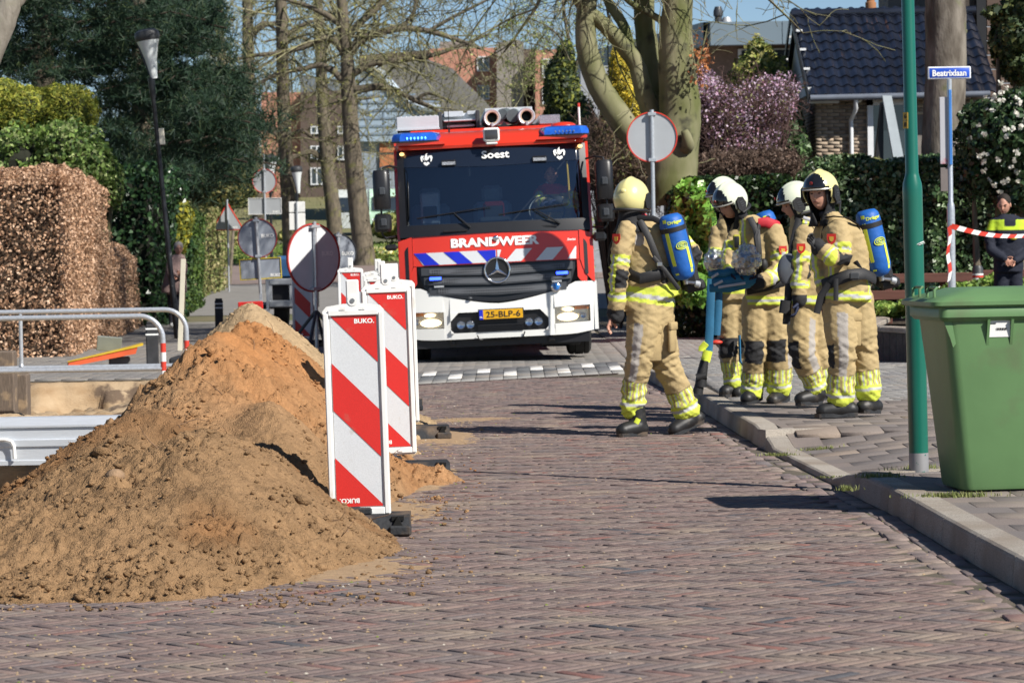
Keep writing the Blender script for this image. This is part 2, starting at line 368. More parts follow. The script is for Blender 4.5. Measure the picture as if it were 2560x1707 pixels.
# ---- kerb
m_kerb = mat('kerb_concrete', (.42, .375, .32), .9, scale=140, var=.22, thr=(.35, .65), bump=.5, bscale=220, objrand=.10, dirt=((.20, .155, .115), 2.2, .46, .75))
kerb = tag(bpy.data.objects.new('kerb', None), kind='structure'); link(kerb)
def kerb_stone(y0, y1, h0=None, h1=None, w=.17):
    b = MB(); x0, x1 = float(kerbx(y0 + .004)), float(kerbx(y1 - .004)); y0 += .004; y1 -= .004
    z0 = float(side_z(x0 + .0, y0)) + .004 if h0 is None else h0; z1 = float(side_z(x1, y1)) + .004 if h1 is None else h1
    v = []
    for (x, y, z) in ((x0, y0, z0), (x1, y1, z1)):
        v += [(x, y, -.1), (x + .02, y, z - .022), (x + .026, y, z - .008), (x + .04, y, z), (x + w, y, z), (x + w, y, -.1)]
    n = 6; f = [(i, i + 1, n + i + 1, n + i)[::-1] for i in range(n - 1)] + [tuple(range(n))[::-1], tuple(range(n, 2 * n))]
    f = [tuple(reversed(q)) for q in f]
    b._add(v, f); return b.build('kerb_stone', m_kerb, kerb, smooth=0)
y = 8.0; ends = []
while y < 35:
    e = y + .86
    if y < 16.75 < e + .3: e = 16.75
    if y < 20.5 < e + .3: e = 20.5
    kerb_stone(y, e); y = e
# return stones at both ends of the dropped kerb
for (p, q) in (((1.93, 16.72), (2.36, 16.98)), ((1.74, 20.58), (2.25, 20.75))):
    d = (Vector(q) - Vector(p)); n_ = Vector((-d.y, d.x)).normalized() * (-.13 if p[1] < 18 else .13)
    for t0, t1 in ((0, 1),):
        b = MB(); a = Vector(p); c = Vector(q); zt = [.128, .126, .126, .128]
        A = [a, c, c + n_, a + n_]; 
        if n_.y < 0: A = A[::-1]; 
        v = [(q_.x, q_.y, -.05) for q_ in A] + [(q_.x, q_.y, zt[i]) for i, q_ in enumerate(A)]
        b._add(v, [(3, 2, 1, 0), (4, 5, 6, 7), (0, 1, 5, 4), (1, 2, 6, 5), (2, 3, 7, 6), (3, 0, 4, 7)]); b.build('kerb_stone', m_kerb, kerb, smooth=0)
# ---- right pavement: brown concrete tiles, then small grey pavers
m_tile = mat('pavement_tile', (.2, .17, .15), .9, scale=160, var=.16, thr=(.35, .65), attr='Col', bump=.4, bscale=240, dirt=((.28, .23, .18), 1.3, .55, .8))
pave = tag(bpy.data.objects.new('pavement', None), kind='structure'); link(pave)
bx, by = np.meshgrid(np.array([0., .15, .4, .8, 1.3, 2.5, 8]), np.linspace(7.5, 62, 220)); bxx = bx + kerbx(by) + .165
gridmesh('paving_bed', bxx, by, side_z(bxx, by) - .03, m_bed, pave, smooth=False)
TC = np.array([(.225, .19, .17), (.205, .175, .16), (.24, .20, .175), (.195, .17, .16), (.23, .19, .17), (.29, .23, .185)])
tv, tf = paver_proto(.296, .296, bev=.0025); tiles = []; cuts = []
r = 0; y = 7.6
while y < 24.2:
    x = 1.2 - (.15 if r % 2 else 0)
    while x < 5.6:
        xc = x + .15 + .02 * 0; 
        if xc - .15 > kerbx(y) + .172 and xc < y * .176 + .3: tiles.append((xc, y + .15))
        elif kerbx(y) + .02 < xc + .15 - .17 and xc - .15 < kerbx(y) + .18: cuts.append((xc, y + .15))
        x += .3
    y += .3; r += 1
tiles = np.array(tiles)
def gradz(x, y):
    z = side_z(x, y); return z, np.stack([(side_z(x + .1, y) - side_z(x - .1, y)) / .2, (side_z(x, y + .1) - side_z(x, y - .1)) / .2], -1)
tz, tg = gradz(tiles[:, 0], tiles[:, 1]); tn = len(tiles); tg = tg + rng.normal(0, .0018, tg.shape); tz = tz + rng.normal(0, .0012, tn)
tci = rng.choice(6, tn, p=[.22, .22, .2, .17, .15, .04]); big = set(np.argsort(tiles[:, 1])[:290])
tp = []
for q in range(6):
    e = npmesh('paving_tile', tv, tf, m_tile, col=np.repeat(TC[q][None], len(tv), 0)); tp.append(e.data); bpy.data.objects.remove(e)
for q in range(tn):
    if q not in big: continue
    e = bpy.data.objects.new('paving_tile', tp[tci[q]]); e.location = (tiles[q, 0], tiles[q, 1], tz[q]); e.rotation_euler = (math.atan(tg[q, 1]), -math.atan(tg[q, 0]), 0); link(e, pave)
rest = np.array([q for q in range(tn) if q not in big])
if len(rest):
    v_, f_ = place(tv, tf, tiles[rest, 0], tiles[rest, 1], tz[rest], np.zeros(len(rest)), tg[rest])
    tag(npmesh('further_tiles', v_, f_, m_tile, pave, col=np.repeat(TC[tci[rest]], len(tv), 0)), kind='stuff')
# cut tiles along the kerb
for (xc, yc) in cuts:
    xa0, xa1 = float(kerbx(yc - .148)) + .174, float(kerbx(yc + .148)) + .174; x1_ = xc + .148
    q = [(xa0, yc - .148), (x1_, yc - .148), (x1_, yc + .148), (xa1, yc + .148)]; zc = [float(side_z(a, c_)) for a, c_ in q]
    if x1_ - max(xa0, xa1) < .015: continue
    b = MB(); b._add([(a, c_, -.0 + z_ - .03) for (a, c_), z_ in zip(q, zc)] + [(a, c_, z_) for (a, c_), z_ in zip(q, zc)], [(4, 5, 6, 7), (0, 1, 5, 4), (1, 2, 6, 5), (2, 3, 7, 6), (3, 0, 4, 7)])
    o = b.build('cut_tile', m_tile, pave, smooth=0); a_ = o.data.color_attributes.new('Col', 'FLOAT_COLOR', 'POINT'); c0 = TC[rng.integers(0, 5)]
    a_.data.foreach_set('color', np.tile(np.array([c0[0], c0[1], c0[2], 1], np.float32), 8))
# grey pavers (right) 
def field(name, x0, x1, y0, y1, sx, sy, cols, parent, zf, cond, bond=True, m=None, bev=.003, jz=.0015):
    pts = []; r = 0; y = y0
    while y < y1:
        x = x0 - (sx / 2 if (r % 2 and bond) else 0)
        while x < x1:
            if cond(x + sx / 2, y + sy / 2): pts.append((x + sx / 2, y + sy / 2))
            x += sx
        y += sy; r += 1
    pts = np.array(pts); n = len(pts); pv_, pf_ = paver_proto(sx - .006, sy - .006, bev=bev)
    z, g = zf(pts[:, 0], pts[:, 1]); v_, f_ = place(pv_, pf_, pts[:, 0], pts[:, 1], z + rng.normal(0, jz, n), rng.normal(0, .004, n), g + rng.normal(0, .005, (n, 2)))
    c = np.array(cols)[rng.integers(0, len(cols), n)]
    return tag(npmesh(name, v_, f_, m or m_tile, parent, col=np.repeat(c, len(pv_), 0)), kind='stuff')
GC = [(.27, .26, .25), (.30, .29, .27), (.25, .24, .235), (.29, .27, .25), (.24, .235, .23)]
field('grey_pavers', 1.2, 7.5, 24.2, 50, .2, .1, GC, pave, gradz, lambda x, y: x > kerbx(y) + .27 and x < y * .155 + .3 and (y < 31 or x > kerbx(y) + .27) , m=None)
# ---- raised junction table: light border, ramp of dark pavers with white blocks, grey pavers behind
table = tag(ring_sheet('junction_paving', -9.0, 1.6, 33.4, 62, -.012, m_bed), kind='structure')
flat = lambda x, y: (0 * x, np.zeros((len(x), 2)))
def tabl_y(x): return 31.0 + (x + .98) * .84
m_wht = mat('white_marking_paver', (.72, .70, .66), .8, attr='Col', var=.08, scale=60)
b = MB()
for s_ in range(12):
    xa = -1.25 + s_ * .22; xb = xa + .214
    if xb > kerbx(tabl_y(xb)) : break
    b._add([(xa, tabl_y(xa) - .12, .0), (xb, tabl_y(xb) - .12, .0), (xb, tabl_y(xb) + .02, .004), (xa, tabl_y(xa) + .02, .004)], [(0, 1, 2, 3)])
b.build('steel_edge', mat('rusty_dark_edge', (.07, .04, .03), .8, var=.3), table, smooth=0)
pts = []; 
def strip(y_off, sy, sx, cols, x0=-1.3, white=None, z=.006):
    P_, F_, C_ = [], [], []; x = x0; k = 0; pv_, pf_ = paver_proto(sx - .006, sy - .008)
    xs_ = []
    while x + sx < kerbx(33) + .05: xs_.append(x + sx / 2); x += sx
    xs_ = np.array(xs_); ys_ = tabl_y(xs_) + y_off + sy / 2; n = len(xs_)
    c = np.array(cols)[rng.integers(0, len(cols), n)]
    if white is not None:
        for q in range(n):
            if q % 4 == white: c[q] = (.78, .76, .72)
    v = np.repeat(pv_[None], n, 0); vx = v[..., 0] + xs_[:, None]; vy = v[..., 1] + ys_[:, None] + v[..., 0] * .84; vz = v[..., 2] + z
    return np.stack([vx, vy, vz], -1).reshape(-1, 3), (pf_[None] + (np.arange(n) * len(pv_))[:, None, None]).reshape(-1, 4), np.repeat(c, len(pv_), 0)
def add_strips(name, L_):
    vs, fs, cs = [], [], []; o_ = 0
    for (v, f, c) in L_: vs.append(v); fs.append(f + o_); cs.append(c); o_ += len(v)
    return tag(npmesh(name, np.concatenate(vs), np.concatenate(fs), m_tile, table, col=np.concatenate(cs)), kind='stuff')
DG = [(.13, .135, .14), (.15, .15, .155), (.17, .17, .17)]; LG = [(.34, .33, .31), (.31, .30, .28)]
add_strips('ramp_pavers', [strip(0, .75, .15, LG), strip(.75, 1.0, .15, DG, white=0, z=.012), strip(1.75, .9, .15, DG, white=2, z=.018)])
field('junction_pavers', -9.0, 1.4, 33.7, 60, .3, .15, [(c[0] * .9, c[1] * .88, c[2] * .86) for c in GC], table, flat, lambda x, y: (x < kerbx(y) + .2) and x > -y * .175 and (y > tabl_y(x) + 2.66 or (x < -1.35 and y > 33.5)), jz=.001)
# ================================================================ SAND PILE
xs = np.arange(-3.6, -.15, .0125); ysn = np.concatenate([np.arange(11.9, 16.2, .0125), np.arange(16.2, 26.2, .024)])
X, Y = np.meshgrid(xs, ysn)
def cone(cx, cy, H, sl, sr, sf, sb, rnd=.12):
    dx = X - cx; dy = Y - cy
    s_ = np.sqrt((np.where(dx < 0, dx * sl, dx * sr)) ** 2 + (np.where(dy < 0, dy * sf, dy * sb)) ** 2 + rnd * rnd * .25)
    return H + rnd * .5 - s_
w1 = fbm(X, Y, oct=3, f=.8, seed=11) * .18; X0, Y0 = X, Y; X = X + w1; Y = Y + fbm(X0, Y0, oct=3, f=.9, seed=31) * .15
mounds = [cone(-1.60, 14.55, .58, .62, .62, .27, .95), cone(-1.25, 14.5, .38, .5, .74, .27, .9), cone(-1.95, 15.3, .63, .70, .6, .30, .33), cone(-2.1, 13.6, .22, .30, .4, .2, .3),
          cone(-1.78, 17.9, .97, 1.02, .90, .28, .3), cone(-1.72, 19.2, .95, 1.0, .92, .35, .3), cone(-1.80, 21.0, 1.04, 1.08, .96, .4, .42), cone(-1.55, 22.6, .72, 1.0, .85, .4, .4),
          cone(-1.35, 16.3, .60, .78, .95, .3, .4), cone(-1.25, 24.0, .26, .5, .5, .3, .3), cone(-.82, 18.3, .13, .5, .36, .3, .3), cone(-1.05, 14.2, .12, .4, .32, .3, .5)]
h = mounds[0]; kk = 26.
acc = sum(np.exp(np.clip(kk * m_, -60, 60)) for m_ in mounds); h = np.log(acc) / kk
X, Y = X0, Y0
big_ = fbm(X, Y, oct=3, f=2.4, seed=21); md = fbm(X, Y, oct=3, f=9, seed=22); bil = 1 - np.abs(fbm(X, Y, oct=3, f=22, seed=23)) * 2; fine = fbm(X, Y, oct=3, f=55, seed=24)
h = h + np.clip(h, 0, .3) / .3 * big_ * .06
lump = np.clip(fbm(X, Y, oct=2, f=7, seed=40) - .08, 0, 1)
rough_amt = .35 + .65 * sst(-.2, .35, fbm(X, Y, oct=2, f=1.3, seed=50) + .25)
h = h + sst(-.03, .05, h) * rough_amt * (md * .040 + (np.abs(bil) ** 1.5 * np.sign(bil) - .4) * .030 + lump * .07 + fine * .026) + sst(-.03, .05, h) * rng.normal(0, .0022, X.shape)
# slumped scarp between the orange slope and the front mound
h = h - .012
Z = np.where(h < -.012, -.02, h)
c_near = np.array([.305, .188, .098]); c_dark = np.array([.205, .122, .062]); c_or = np.array([.46, .215, .085]); c_pale = np.array([.47, .335, .195])
n = fbm(X, Y, oct=4, f=1.6, seed=60)[..., None]; orr = np.exp(-(((X + 1.55 + .12 * (Y - 18)) / .42) ** 2 + ((Y - 18.3) / 1.7) ** 2))[..., None]
orr = orr + .7 * np.exp(-(((X + .72) / .5) ** 2 + ((Y - 18.4) / .9) ** 2))[..., None]
orr = np.clip(orr * 1.25 + n * .8 - .12, 0, 1)
mid = sst(15.4, 16.4, Y)[..., None]; far_ = sst(19.8, 20.8, Y)[..., None]
c = c_near * (1 - sst(-.1, .5, n)) + c_dark * sst(-.1, .5, n)
c = c * (1 - mid) + (np.array([.37, .222, .115])) * mid
c = c * (1 - orr * (1 - far_)) + c_or * orr * (1 - far_); c = c * (1 - far_) + c_pale * far_
c = c * (1 + fbm(X, Y, oct=3, f=12, seed=61)[..., None] * .25) * (1 + rng.normal(0, .05, X.shape)[..., None])
# blocks pressed flush into the near slope
m_sand = mat('pile_sand', (.4, .3, .2), .96, attr='Col', var=.12, scale=60, bump=1.6, bscale=130, spec=.15)
pile = thing('sand_pile', 'long heap of brown and orange dug sand spilling onto the brick road', 'sand pile', (-1.5, 15, 0))
keep = (Z > -.019)
h_, w_ = X.shape; idx = np.arange(h_ * w_).reshape(h_, w_); kq = keep[:-1, :-1] | keep[:-1, 1:] | keep[1:, 1:] | keep[1:, :-1]
f = np.stack([idx[:-1, :-1], idx[:-1, 1:], idx[1:, 1:], idx[1:, :-1]], -1)[kq]
used = np.unique(f); remap = -np.ones(h_ * w_, int); remap[used] = np.arange(len(used))
PVv = np.stack([X, Y, Z], -1).reshape(-1, 3)[used]; 
o = npmesh('heap', PVv - np.array([-1.5, 15, 0]), remap[f], m_sand, pile, col=np.clip(c.reshape(-1, 3)[used], 0, 1), smooth=True)
def pile_z(x, y):
    i = np.clip(np.searchsorted(ysn, y), 0, len(ysn) - 1); j = np.clip(np.searchsorted(xs, x), 0, len(xs) - 1); return np.maximum(Z[i, j], 0.)
def pile_c(x, y):
    i = np.clip(np.searchsorted(ysn, y), 0, len(ysn) - 1); j = np.clip(np.searchsorted(xs, x), 0, len(xs) - 1); return c[i, j]
# clods
def clod_proto(seed, sub=1):
    import bmesh
    bm = bmesh.new(); bmesh.ops.create_icosphere(bm, subdivisions=sub, radius=1.)
    v = np.array([q.co[:] for q in bm.verts]); f = np.array([[w.index for w in q.verts] for q in bm.faces]); bm.free()
    return v * (1 + .55 * fbm(v[:, 0], v[:, 1], v[:, 2], oct=2, f=2.3, seed=seed)[:, None]), f
cps = [clod_proto(s) for s in (1.3, 4.7, 8.1, 12.4)]
VV, FF, CC_ = [], [], []; o_ = 0
N_ = 26000
px = rng.uniform(-2.9, -.2, N_); py = 11.95 + rng.uniform(0, 1, N_) ** 1.25 * 13
zz_ = pile_z(px, py); edge = zz_ < .004
ok = (~edge | (rng.uniform(0, 1, N_) < .32)) & (rng.uniform(0, 1, N_) < .35 + 1.3 * (fbm(px, py, oct=2, f=2.2, seed=91) + .15)) & (px > -py * .175 - .1) & ~((py > 15.5) & edge & (px < -1)) & ~(edge & (px > -.35 - .0 * py) & (rng.uniform(0, 1, N_) < .7))
px, py, zz_ = px[ok], py[ok], zz_[ok]; szz = rng.gamma(1.4, .0038, len(px)) + .0022; szz = np.where(rng.uniform(0, 1, len(px)) < .012, szz * 2.2, szz)
szz = np.where(zz_ < .004, szz * .8, szz)
for i in range(len(px)):
    v, f = cps[i % 4]; a = rng.uniform(0, 6.28); s3 = szz[i] * np.array([1 + .3 * rng.uniform(-1, 1), 1, .65 + .2 * rng.uniform(-1, 1)])
    q = v * s3; q = np.stack([q[:, 0] * math.cos(a) - q[:, 1] * math.sin(a), q[:, 0] * math.sin(a) + q[:, 1] * math.cos(a), q[:, 2]], -1) + np.array([px[i] + 1.5, py[i] - 15, zz_[i] + szz[i] * .3])
    VV.append(q); FF.append(f + o_); o_ += len(v); cc_ = pile_c(px[i], py[i]) * rng.uniform(.8, 1.15)
    if zz_[i] < .004 and 17 < py[i] < 20: cc_ = c_or * rng.uniform(.8, 1.1)
    CC_.append(np.repeat(cc_[None], len(v), 0))
tag(npmesh('clods', np.concatenate(VV), np.concatenate(FF), m_sand, pile, col=np.clip(np.concatenate(CC_), 0, 1), smooth=False), kind='stuff')
# roots and straw sticking out
b = MB()
for i in range(46):
    x = rng.uniform(-2.0, -.7); y = rng.uniform(13.0, 19.5); z = float(pile_z(x, y)); 
    if z < .03: continue
    p = [Vector((x, y, z - .005))]; d = Vector((rng.uniform(-1, 1), rng.uniform(-.6, .3), rng.uniform(0, .5))).normalized()
    for k in range(4): d = (d + Vector(rng.normal(0, .45, 3))).normalized(); q = p[-1] + d * rng.uniform(.02, .05); q.z = max(q.z, float(pile_z(q.x, q.y)) + .003); p.append(q)
    b.tube([q - Vector((-1.5, 15, 0)) for q in p], [.003, .0026, .002, .0016, .001], n=4)
tag(b.build('roots', mat('dry_root', (.20, .12, .07), .9), pile), kind='stuff')
b = MB()   # stones
for (u, v_, s_, Yq) in ((1100, 1290, .03, 14), (400, 1330, .035, 14), ):
    pass
bs = MB(); bs.ell((0, 0, 0), (.045, .035, .035), 12, 8, f=lambda d, p: p * (1 + .15 * noise.noise(d * 2)))
st = bs.build('stone', mat('sandy_stone', (.34, .22, .13), .9, var=.2, scale=20, bump=.6)); q = (-1.86, 13.9); st.location = (q[0], q[1], float(pile_z(*q)) + .008)
tag(st, 'rounded orange stone stuck in the near slope of the sand heap', 'stone')
# wind-blown sand on the road: low fans
def fan(cx, cy, rx, ry, hgt, seed):
    x = np.linspace(-1, 1, 60); y = np.linspace(-1, 1, 60); A, B = np.meshgrid(x, y)
    H = hgt * np.clip(1 - np.sqrt(A * A + B * B) - .25 * (fbm(A, B, oct=3, f=2.5, seed=seed) + .3), -.2, 1) + fbm(A, B, oct=2, f=14, seed=seed + 1) * .003
    return A * rx + cx, B * ry + cy, H - .006
m_fan = mat('spilled_sand', (.37, .25, .145), .95, scale=20, bump=.7, bscale=150)
for i, a in enumerate(((-.85, 18.4, .62, 1.5, .035), (-.55, 22.4, .45, 1.6, .018), (-.35, 24.6, .55, .5, .010), (-1.1, 13.4, 1.05, .8, .02), (-.7, 16.2, .35, 1.2, .018))):
    A_, B_, H_ = fan(*a, 70 + i * 3); tag(gridmesh('spilled_sand', A_, B_, H_, m_fan), kind='stuff', label='thin spread of loose sand on the bricks beside the heap')
# ================================================================ STREET FURNITURE
m_wp = mat('white_plastic', (.74, .74, .72), .45, var=.04, scale=5, dirt=((.50, .46, .38), 6, .62, .8))
m_refw = mat('reflective_white', (.60, .62, .64), .4, var=.05, scale=240, thr=(.45, .55), bump=.15, bscale=500, dirt=((.42, .38, .32), 9, .66, .8))
m_refr = mat('reflective_red', (.60, .03, .025), .35, var=.06, scale=240, thr=(.45, .55), bump=.1, bscale=500, dirt=((.40, .12, .09), 9, .64, .8))
m_txtw = mat('lettering_white', (.82, .82, .8), .5, var=.0)
m_rub = mat('black_rubber', (.022, .024, .028), .75, var=.2, scale=20, bump=.4, bscale=60, dirt=((.16, .11, .07), 5, .52, .75))
m_galv = mat('galvanised_steel', (.55, .58, .62), .30, metal=.45, var=.12, scale=40, bump=.1, bscale=60)
m_alu = mat('aluminium', (.66, .69, .73), .36, metal=.4, var=.06, scale=30, stretch=(.3, 1, 6))
m_black = mat('black_paint', (.018, .018, .02), .45)
m_dgrey = mat('dark_grey_plastic', (.045, .048, .052), .5, var=.15)
m_red = mat('red_band', (.62, .05, .03), .45)
m_white = mat('white_paint', (.76, .76, .74), .5, var=.04)
m_sback = mat('sign_back_grey', (.42, .44, .46), .5, metal=.3, var=.05, scale=4)
m_bolt = mat('bolt_metal', (.5, .5, .5), .35, metal=.9)
def board(name, x, y, z, label, lean=0., rz=0., foot=True, txt=True, foot_dx=-.1, flipstripe=False):
    t = thing(name, label, 'barrier board', (x, y, 0), rz, 'red and white barrier boards along the works')
    w, h = .308, 1.07; T = Matrix.Translation((0, 0, z)) @ Matrix.Rotation(lean, 4, 'Y')
    b = MB(); b.T = T
    o = [(-w / 2 + .012, 0), (w / 2 - .012, 0), (w / 2, .012), (w / 2, h - .035), (w / 2 - .02, h - .012), (.05, h), (-.05, h), (-w / 2 + .02, h - .012), (-w / 2, h - .035), (-w / 2, .012)]
    b.prism(o, .0, .05)
    # raised rim around the recessed face
    iw, z0, z1 = .252 / 2, .045, h - .06
    for (x0, x1, a0, a1) in ((-w / 2 + .002, -iw, .01, h - .045), (iw, w / 2 - .002, .01, h - .045)): b.box(x0, x1, -.016, .001, a0, a1, bev=.004)
    b.box(-iw, iw, -.015, .001, z1, h - .03, bev=.004); b.box(-iw, iw, -.015, .001, .008, z0, bev=.004)
    b.box(-.032, .032, .004, .04, h - .01, h + .12, bev=.006); b.tube([(0, -.004, h + .015), (0, .03, h + .015)], .026, 14)   # lamp holder
    b.box(-.03, .03, .005, .035, -.06, .005)
    for s_ in (-1, 1): b.box(s_ * .05 - .014, s_ * .05 + .014, -.02, -.012, h - .028, h - .018); b.box(s_ * .05 - .014, s_ * .05 + .014, -.02, -.012, .02, .03)
    b.build('frame', m_wp, t)
    b = MB(); b.T = T; b.tube([(0, -.008, h + .015), (0, -.002, h + .015)], .012, 10); b.build('bolt', m_bolt, t)
    # reflective face: stripes as sheets
    pw, ph, pz = .232, .962, .05; q = ph * .2475
    white = MB(); white.T = T; white.quad((-pw / 2, -.0025, pz), (pw / 2, -.0025, pz), (pw / 2, -.0025, pz + ph), (-pw / 2, -.0025, pz + ph)); white.build('reflective_panel', m_refw, t, smooth=0)
    tz = pz + ph; yv = -.0050
    st = [[(-pw / 2, 0), (pw / 2, 0), (pw / 2, -q)], [(-pw / 2, -q), (pw / 2, -2 * q), (pw / 2, -3 * q), (-pw / 2, -2 * q)], [(-pw / 2, -3 * q), (pw / 2, -4 * q), (pw / 2, -ph), (-pw / 2, -ph)]]
    for s_ in st:
        r = MB(); r.T = T; r._add([(a, yv, tz + c) for a, c in s_], [tuple(range(len(s_)))[::-1]]); r.build('red_stripe', m_refr, t, smooth=0)
    if txt:
        e = text('lettering', 'BUKO.', .024, m_txtw, t, bold=.03, w=.1); e.matrix_local = T @ Matrix.Translation((.055, -.0065, tz - .03))
        e = text('lettering', 'BUKO.', .024, m_txtw, t, bold=.03, w=.1); e.matrix_local = T @ Matrix.Translation((-.05, -.0065, pz + .03)) @ Matrix.Rotation(PI, 4, 'Y')
    if foot:
        f = MB(); L_, W_, H_ = .66, .38, .095; x0 = -L_ / 2 + foot_dx
        f.prism([(-W_ / 2, 0), (-W_ / 2 + .03, H_ * .8), (-W_ / 2 + .06, H_), (W_ / 2 - .04, H_), (W_ / 2, 0)], x0, x0 + L_, plane='YZ')
        f.box(-.06, .06, -.03, .07, H_ - .002, H_ + .035, bev=.008)
        f.box(x0 + L_ - .10, x0 + L_ + .012, -W_ / 2 - .012, -W_ / 2 + .06, 0, H_ * .55, bev=.01)
        f.build('foot', m_rub, t)
        g = MB(); ex = x0 + L_ - .055; g.prism([(ex - .035, .028), (ex + .035, .028), (ex, .1)], -W_ / 2 - .0 + .003, -W_ / 2 + .035); g.prism([(-W_ / 2 + .02, H_ + .001), (-W_ / 2 + .02, H_ - .02), (-W_ / 2 + .10, H_ + .001)], ex - .03, ex + .03, plane='YZ')
        g.build('grip_hole', mat('hole_black', (.004, .004, .004), .9), t)
    return t
bl = [('frontmost tall red and white board standing at the foot of the sand heap', 826, 15.0, .085, -R(1.0), 0., -.08),
      ('second board from the camera, its right half showing behind the frontmost one', 902, 18.6, .14, -R(1.1), R(5), .02),
      ('third board from the camera, mostly hidden, only its right frame edge showing', 919, 22.3, .12, -R(1.0), R(4), .04),
      ('small far board just left of the row, between the round sign and the other boards', 809, 36.0, .12, -R(.3), 0., 0.),
      ('far board next to the sunlit bumper with only its narrow top showing', 871, 30.5, .12, 0., 0., 0.),
      ('middle distance board tucked behind the second and third boards', 881, 26.2, .12, -R(.4), 0., 0.),
      ('board with orange red stripes standing behind the large round sign', 697, 43.5, .10, 0., R(-8), 0.)]
for (lb, xd, Yb, zb, ln, rz_, fd) in bl:
    p = atD(xd, 1100 if Yb < 25 else 800, Yb); board('barrier_board', p.x, Yb, zb, lb, ln, rz_, foot_dx=fd)
def pole(b, p0, p1, r, n=12, mi=0): b.tube([p0, p1], r, n, mi)
# ---- round signs seen from behind
def disc_sign(name, c, rad, label, rz=0., zg=0., rim=m_red, back=None, txt=None, tube_r=.024, base=False, lean=0., rect=None, top=None, group=None, txtcol=None, cat='road sign'):
    t = thing(name, label, cat, (c.x, c.y, zg), rz, group); H = c.z - zg
    T = Matrix.Rotation(lean, 4, 'Y')
    b = MB(); b.T = T; b.tube([(0, 0, 0), (0, 0, H + rad + .02 if top is None else top)], tube_r, 14); b.build('pole', m_galv, t)
    b = MB(); b.T = T; b.lathe([(rad * .965, .034), (rad * .97, .045), (0.001, .045)], (0, 0, H), 'Y', 48, caps=False); b.lathe([(.001, .0345), (rad * .965, .0345)], (0, 0, H), 'Y', 48, caps=False)
    b.build('disc', back or m_sback, t)
    b = MB(); b.T = T; b.lathe([(rad * .95, .034), (rad * .955, .02), (rad, .02), (rad, .05), (rad * .9, .05)], (0, 0, H), 'Y', 48, caps=False); b.build('rim', rim, t)
    for s_ in (-1, 1): b = MB(); b.T = T; b.box(-rad * .16, rad * .16, -tube_r - .006, .034, H + s_ * rad * .9 - .02, H + s_ * rad * .9 + .02, bev=.004); b.build('clamp', m_galv, t)
    if rect:
        (rx, rzc, rw, rh, rcol, rtxt) = rect; b = MB(); b.T = T; b.box(rx - rw / 2, rx + rw / 2, .03, .045, rzc - rh / 2, rzc + rh / 2, bev=.006); b.build('plate', back or m_sback, t)
        b = MB(); b.T = T; e = .012
        for (x0, x1, a0, a1) in ((rx - rw / 2 - e, rx + rw / 2 + e, rzc + rh / 2, rzc + rh / 2 + e), (rx - rw / 2 - e, rx + rw / 2 + e, rzc - rh / 2 - e, rzc - rh / 2), (rx - rw / 2 - e, rx - rw / 2, rzc - rh / 2, rzc + rh / 2), (rx + rw / 2, rx + rw / 2 + e, rzc - rh / 2, rzc + rh / 2)): b.box(x0, x1, .015, .05, a0, a1)
        b.build('plate_rim', rcol, t)
        if rtxt: e = text('lettering', 'BUKO', .05, txtcol or m_txtw, t, bold=.03, w=.17); e.location = (rx + rw / 2 - .12, .024, rzc - rh / 2 + .05)
    if txt: e = text('lettering', 'BUKO', .06, txtcol or m_txtw, t, bold=.03, w=.19); e.matrix_local = T @ Matrix.Translation((rad * .52, .029, H + txt * rad))
    if base:
        b = MB(); 
        for a in (0, 1, 2, 3):
            d = Vector((math.cos(a * PI / 2 + .6), math.sin(a * PI / 2 + .6), 0)); b.tube([d * .5 + V(0, 0, .02), V(0, 0, .62)], .022, 6)
        b.build('stand_leg', m_dgrey, t)
    return t
m_dsign = mat('sign_back_dark', (.30, .33, .38), .5, metal=.2, var=.05)
p = atD(1498, 315, 35.5); disc_sign('round_sign', p, .302, 'grey backed round sign with red rim on a pole between fire engine and beech', zg=0.)
p = atD(724, 592, 38.85); t = disc_sign('round_sign', p, .45, 'large round sign back, half lit and half shaded, on a folding stand by the boards', rz=R(44), zg=0., rim=mat('rim_dark_red', (.45, .04, .03), .5), back=mat('sign_back_white', (.62, .64, .66), .45, var=.04), txt=.12, base=True)
p = atD(778, 580, 47); disc_sign('round_sign', p, .30, 'dark round sign back partly hidden behind the large half lit sign', rz=R(18), zg=0, rim=m_dgrey, back=m_dsign, txt=-.05)
p = atD(601, 547, 46); disc_sign('round_sign', p, .306, 'shaded round sign back over a yellow edged plate and red planks', rz=0, zg=0, rim=mat('rim_brown_red', (.3, .03, .03), .5), back=m_dsign, txt=.1, lean=-R(2.5), rect=(.02, p.z - .47, .62, .30, mat('yellow_rim', (.65, .5, .04), .5), True))
p = atD(607, 416, 74); disc_sign('round_sign', p, .30, 'small round sign with red rim high on a pole above a grey rectangular plate', zg=.3, txt=.0, rect=(0, p.z - .3 - .62, .80, .38, m_white, True), top=p.z + .38)
# red planks barricade
t = thing('plank_barricade', 'low barricade of short red planks below the shaded round sign', 'barricade', tuple(atD(578, 700, 45.6).xy) + (0,))
for zz0 in (.18, .48):
    b = MB(); b.box(-.19, .19, -.02, .02, zz0, zz0 + .15, bev=.01); o = b.build('plank', m_refr, t); o.rotation_euler = (0, -.03, 0)
b = MB(); b.box(.12, .16, .02, .05, 0, .75); b.box(-.16, -.12, .02, .05, 0, .6); b.build('frame', m_galv, t)
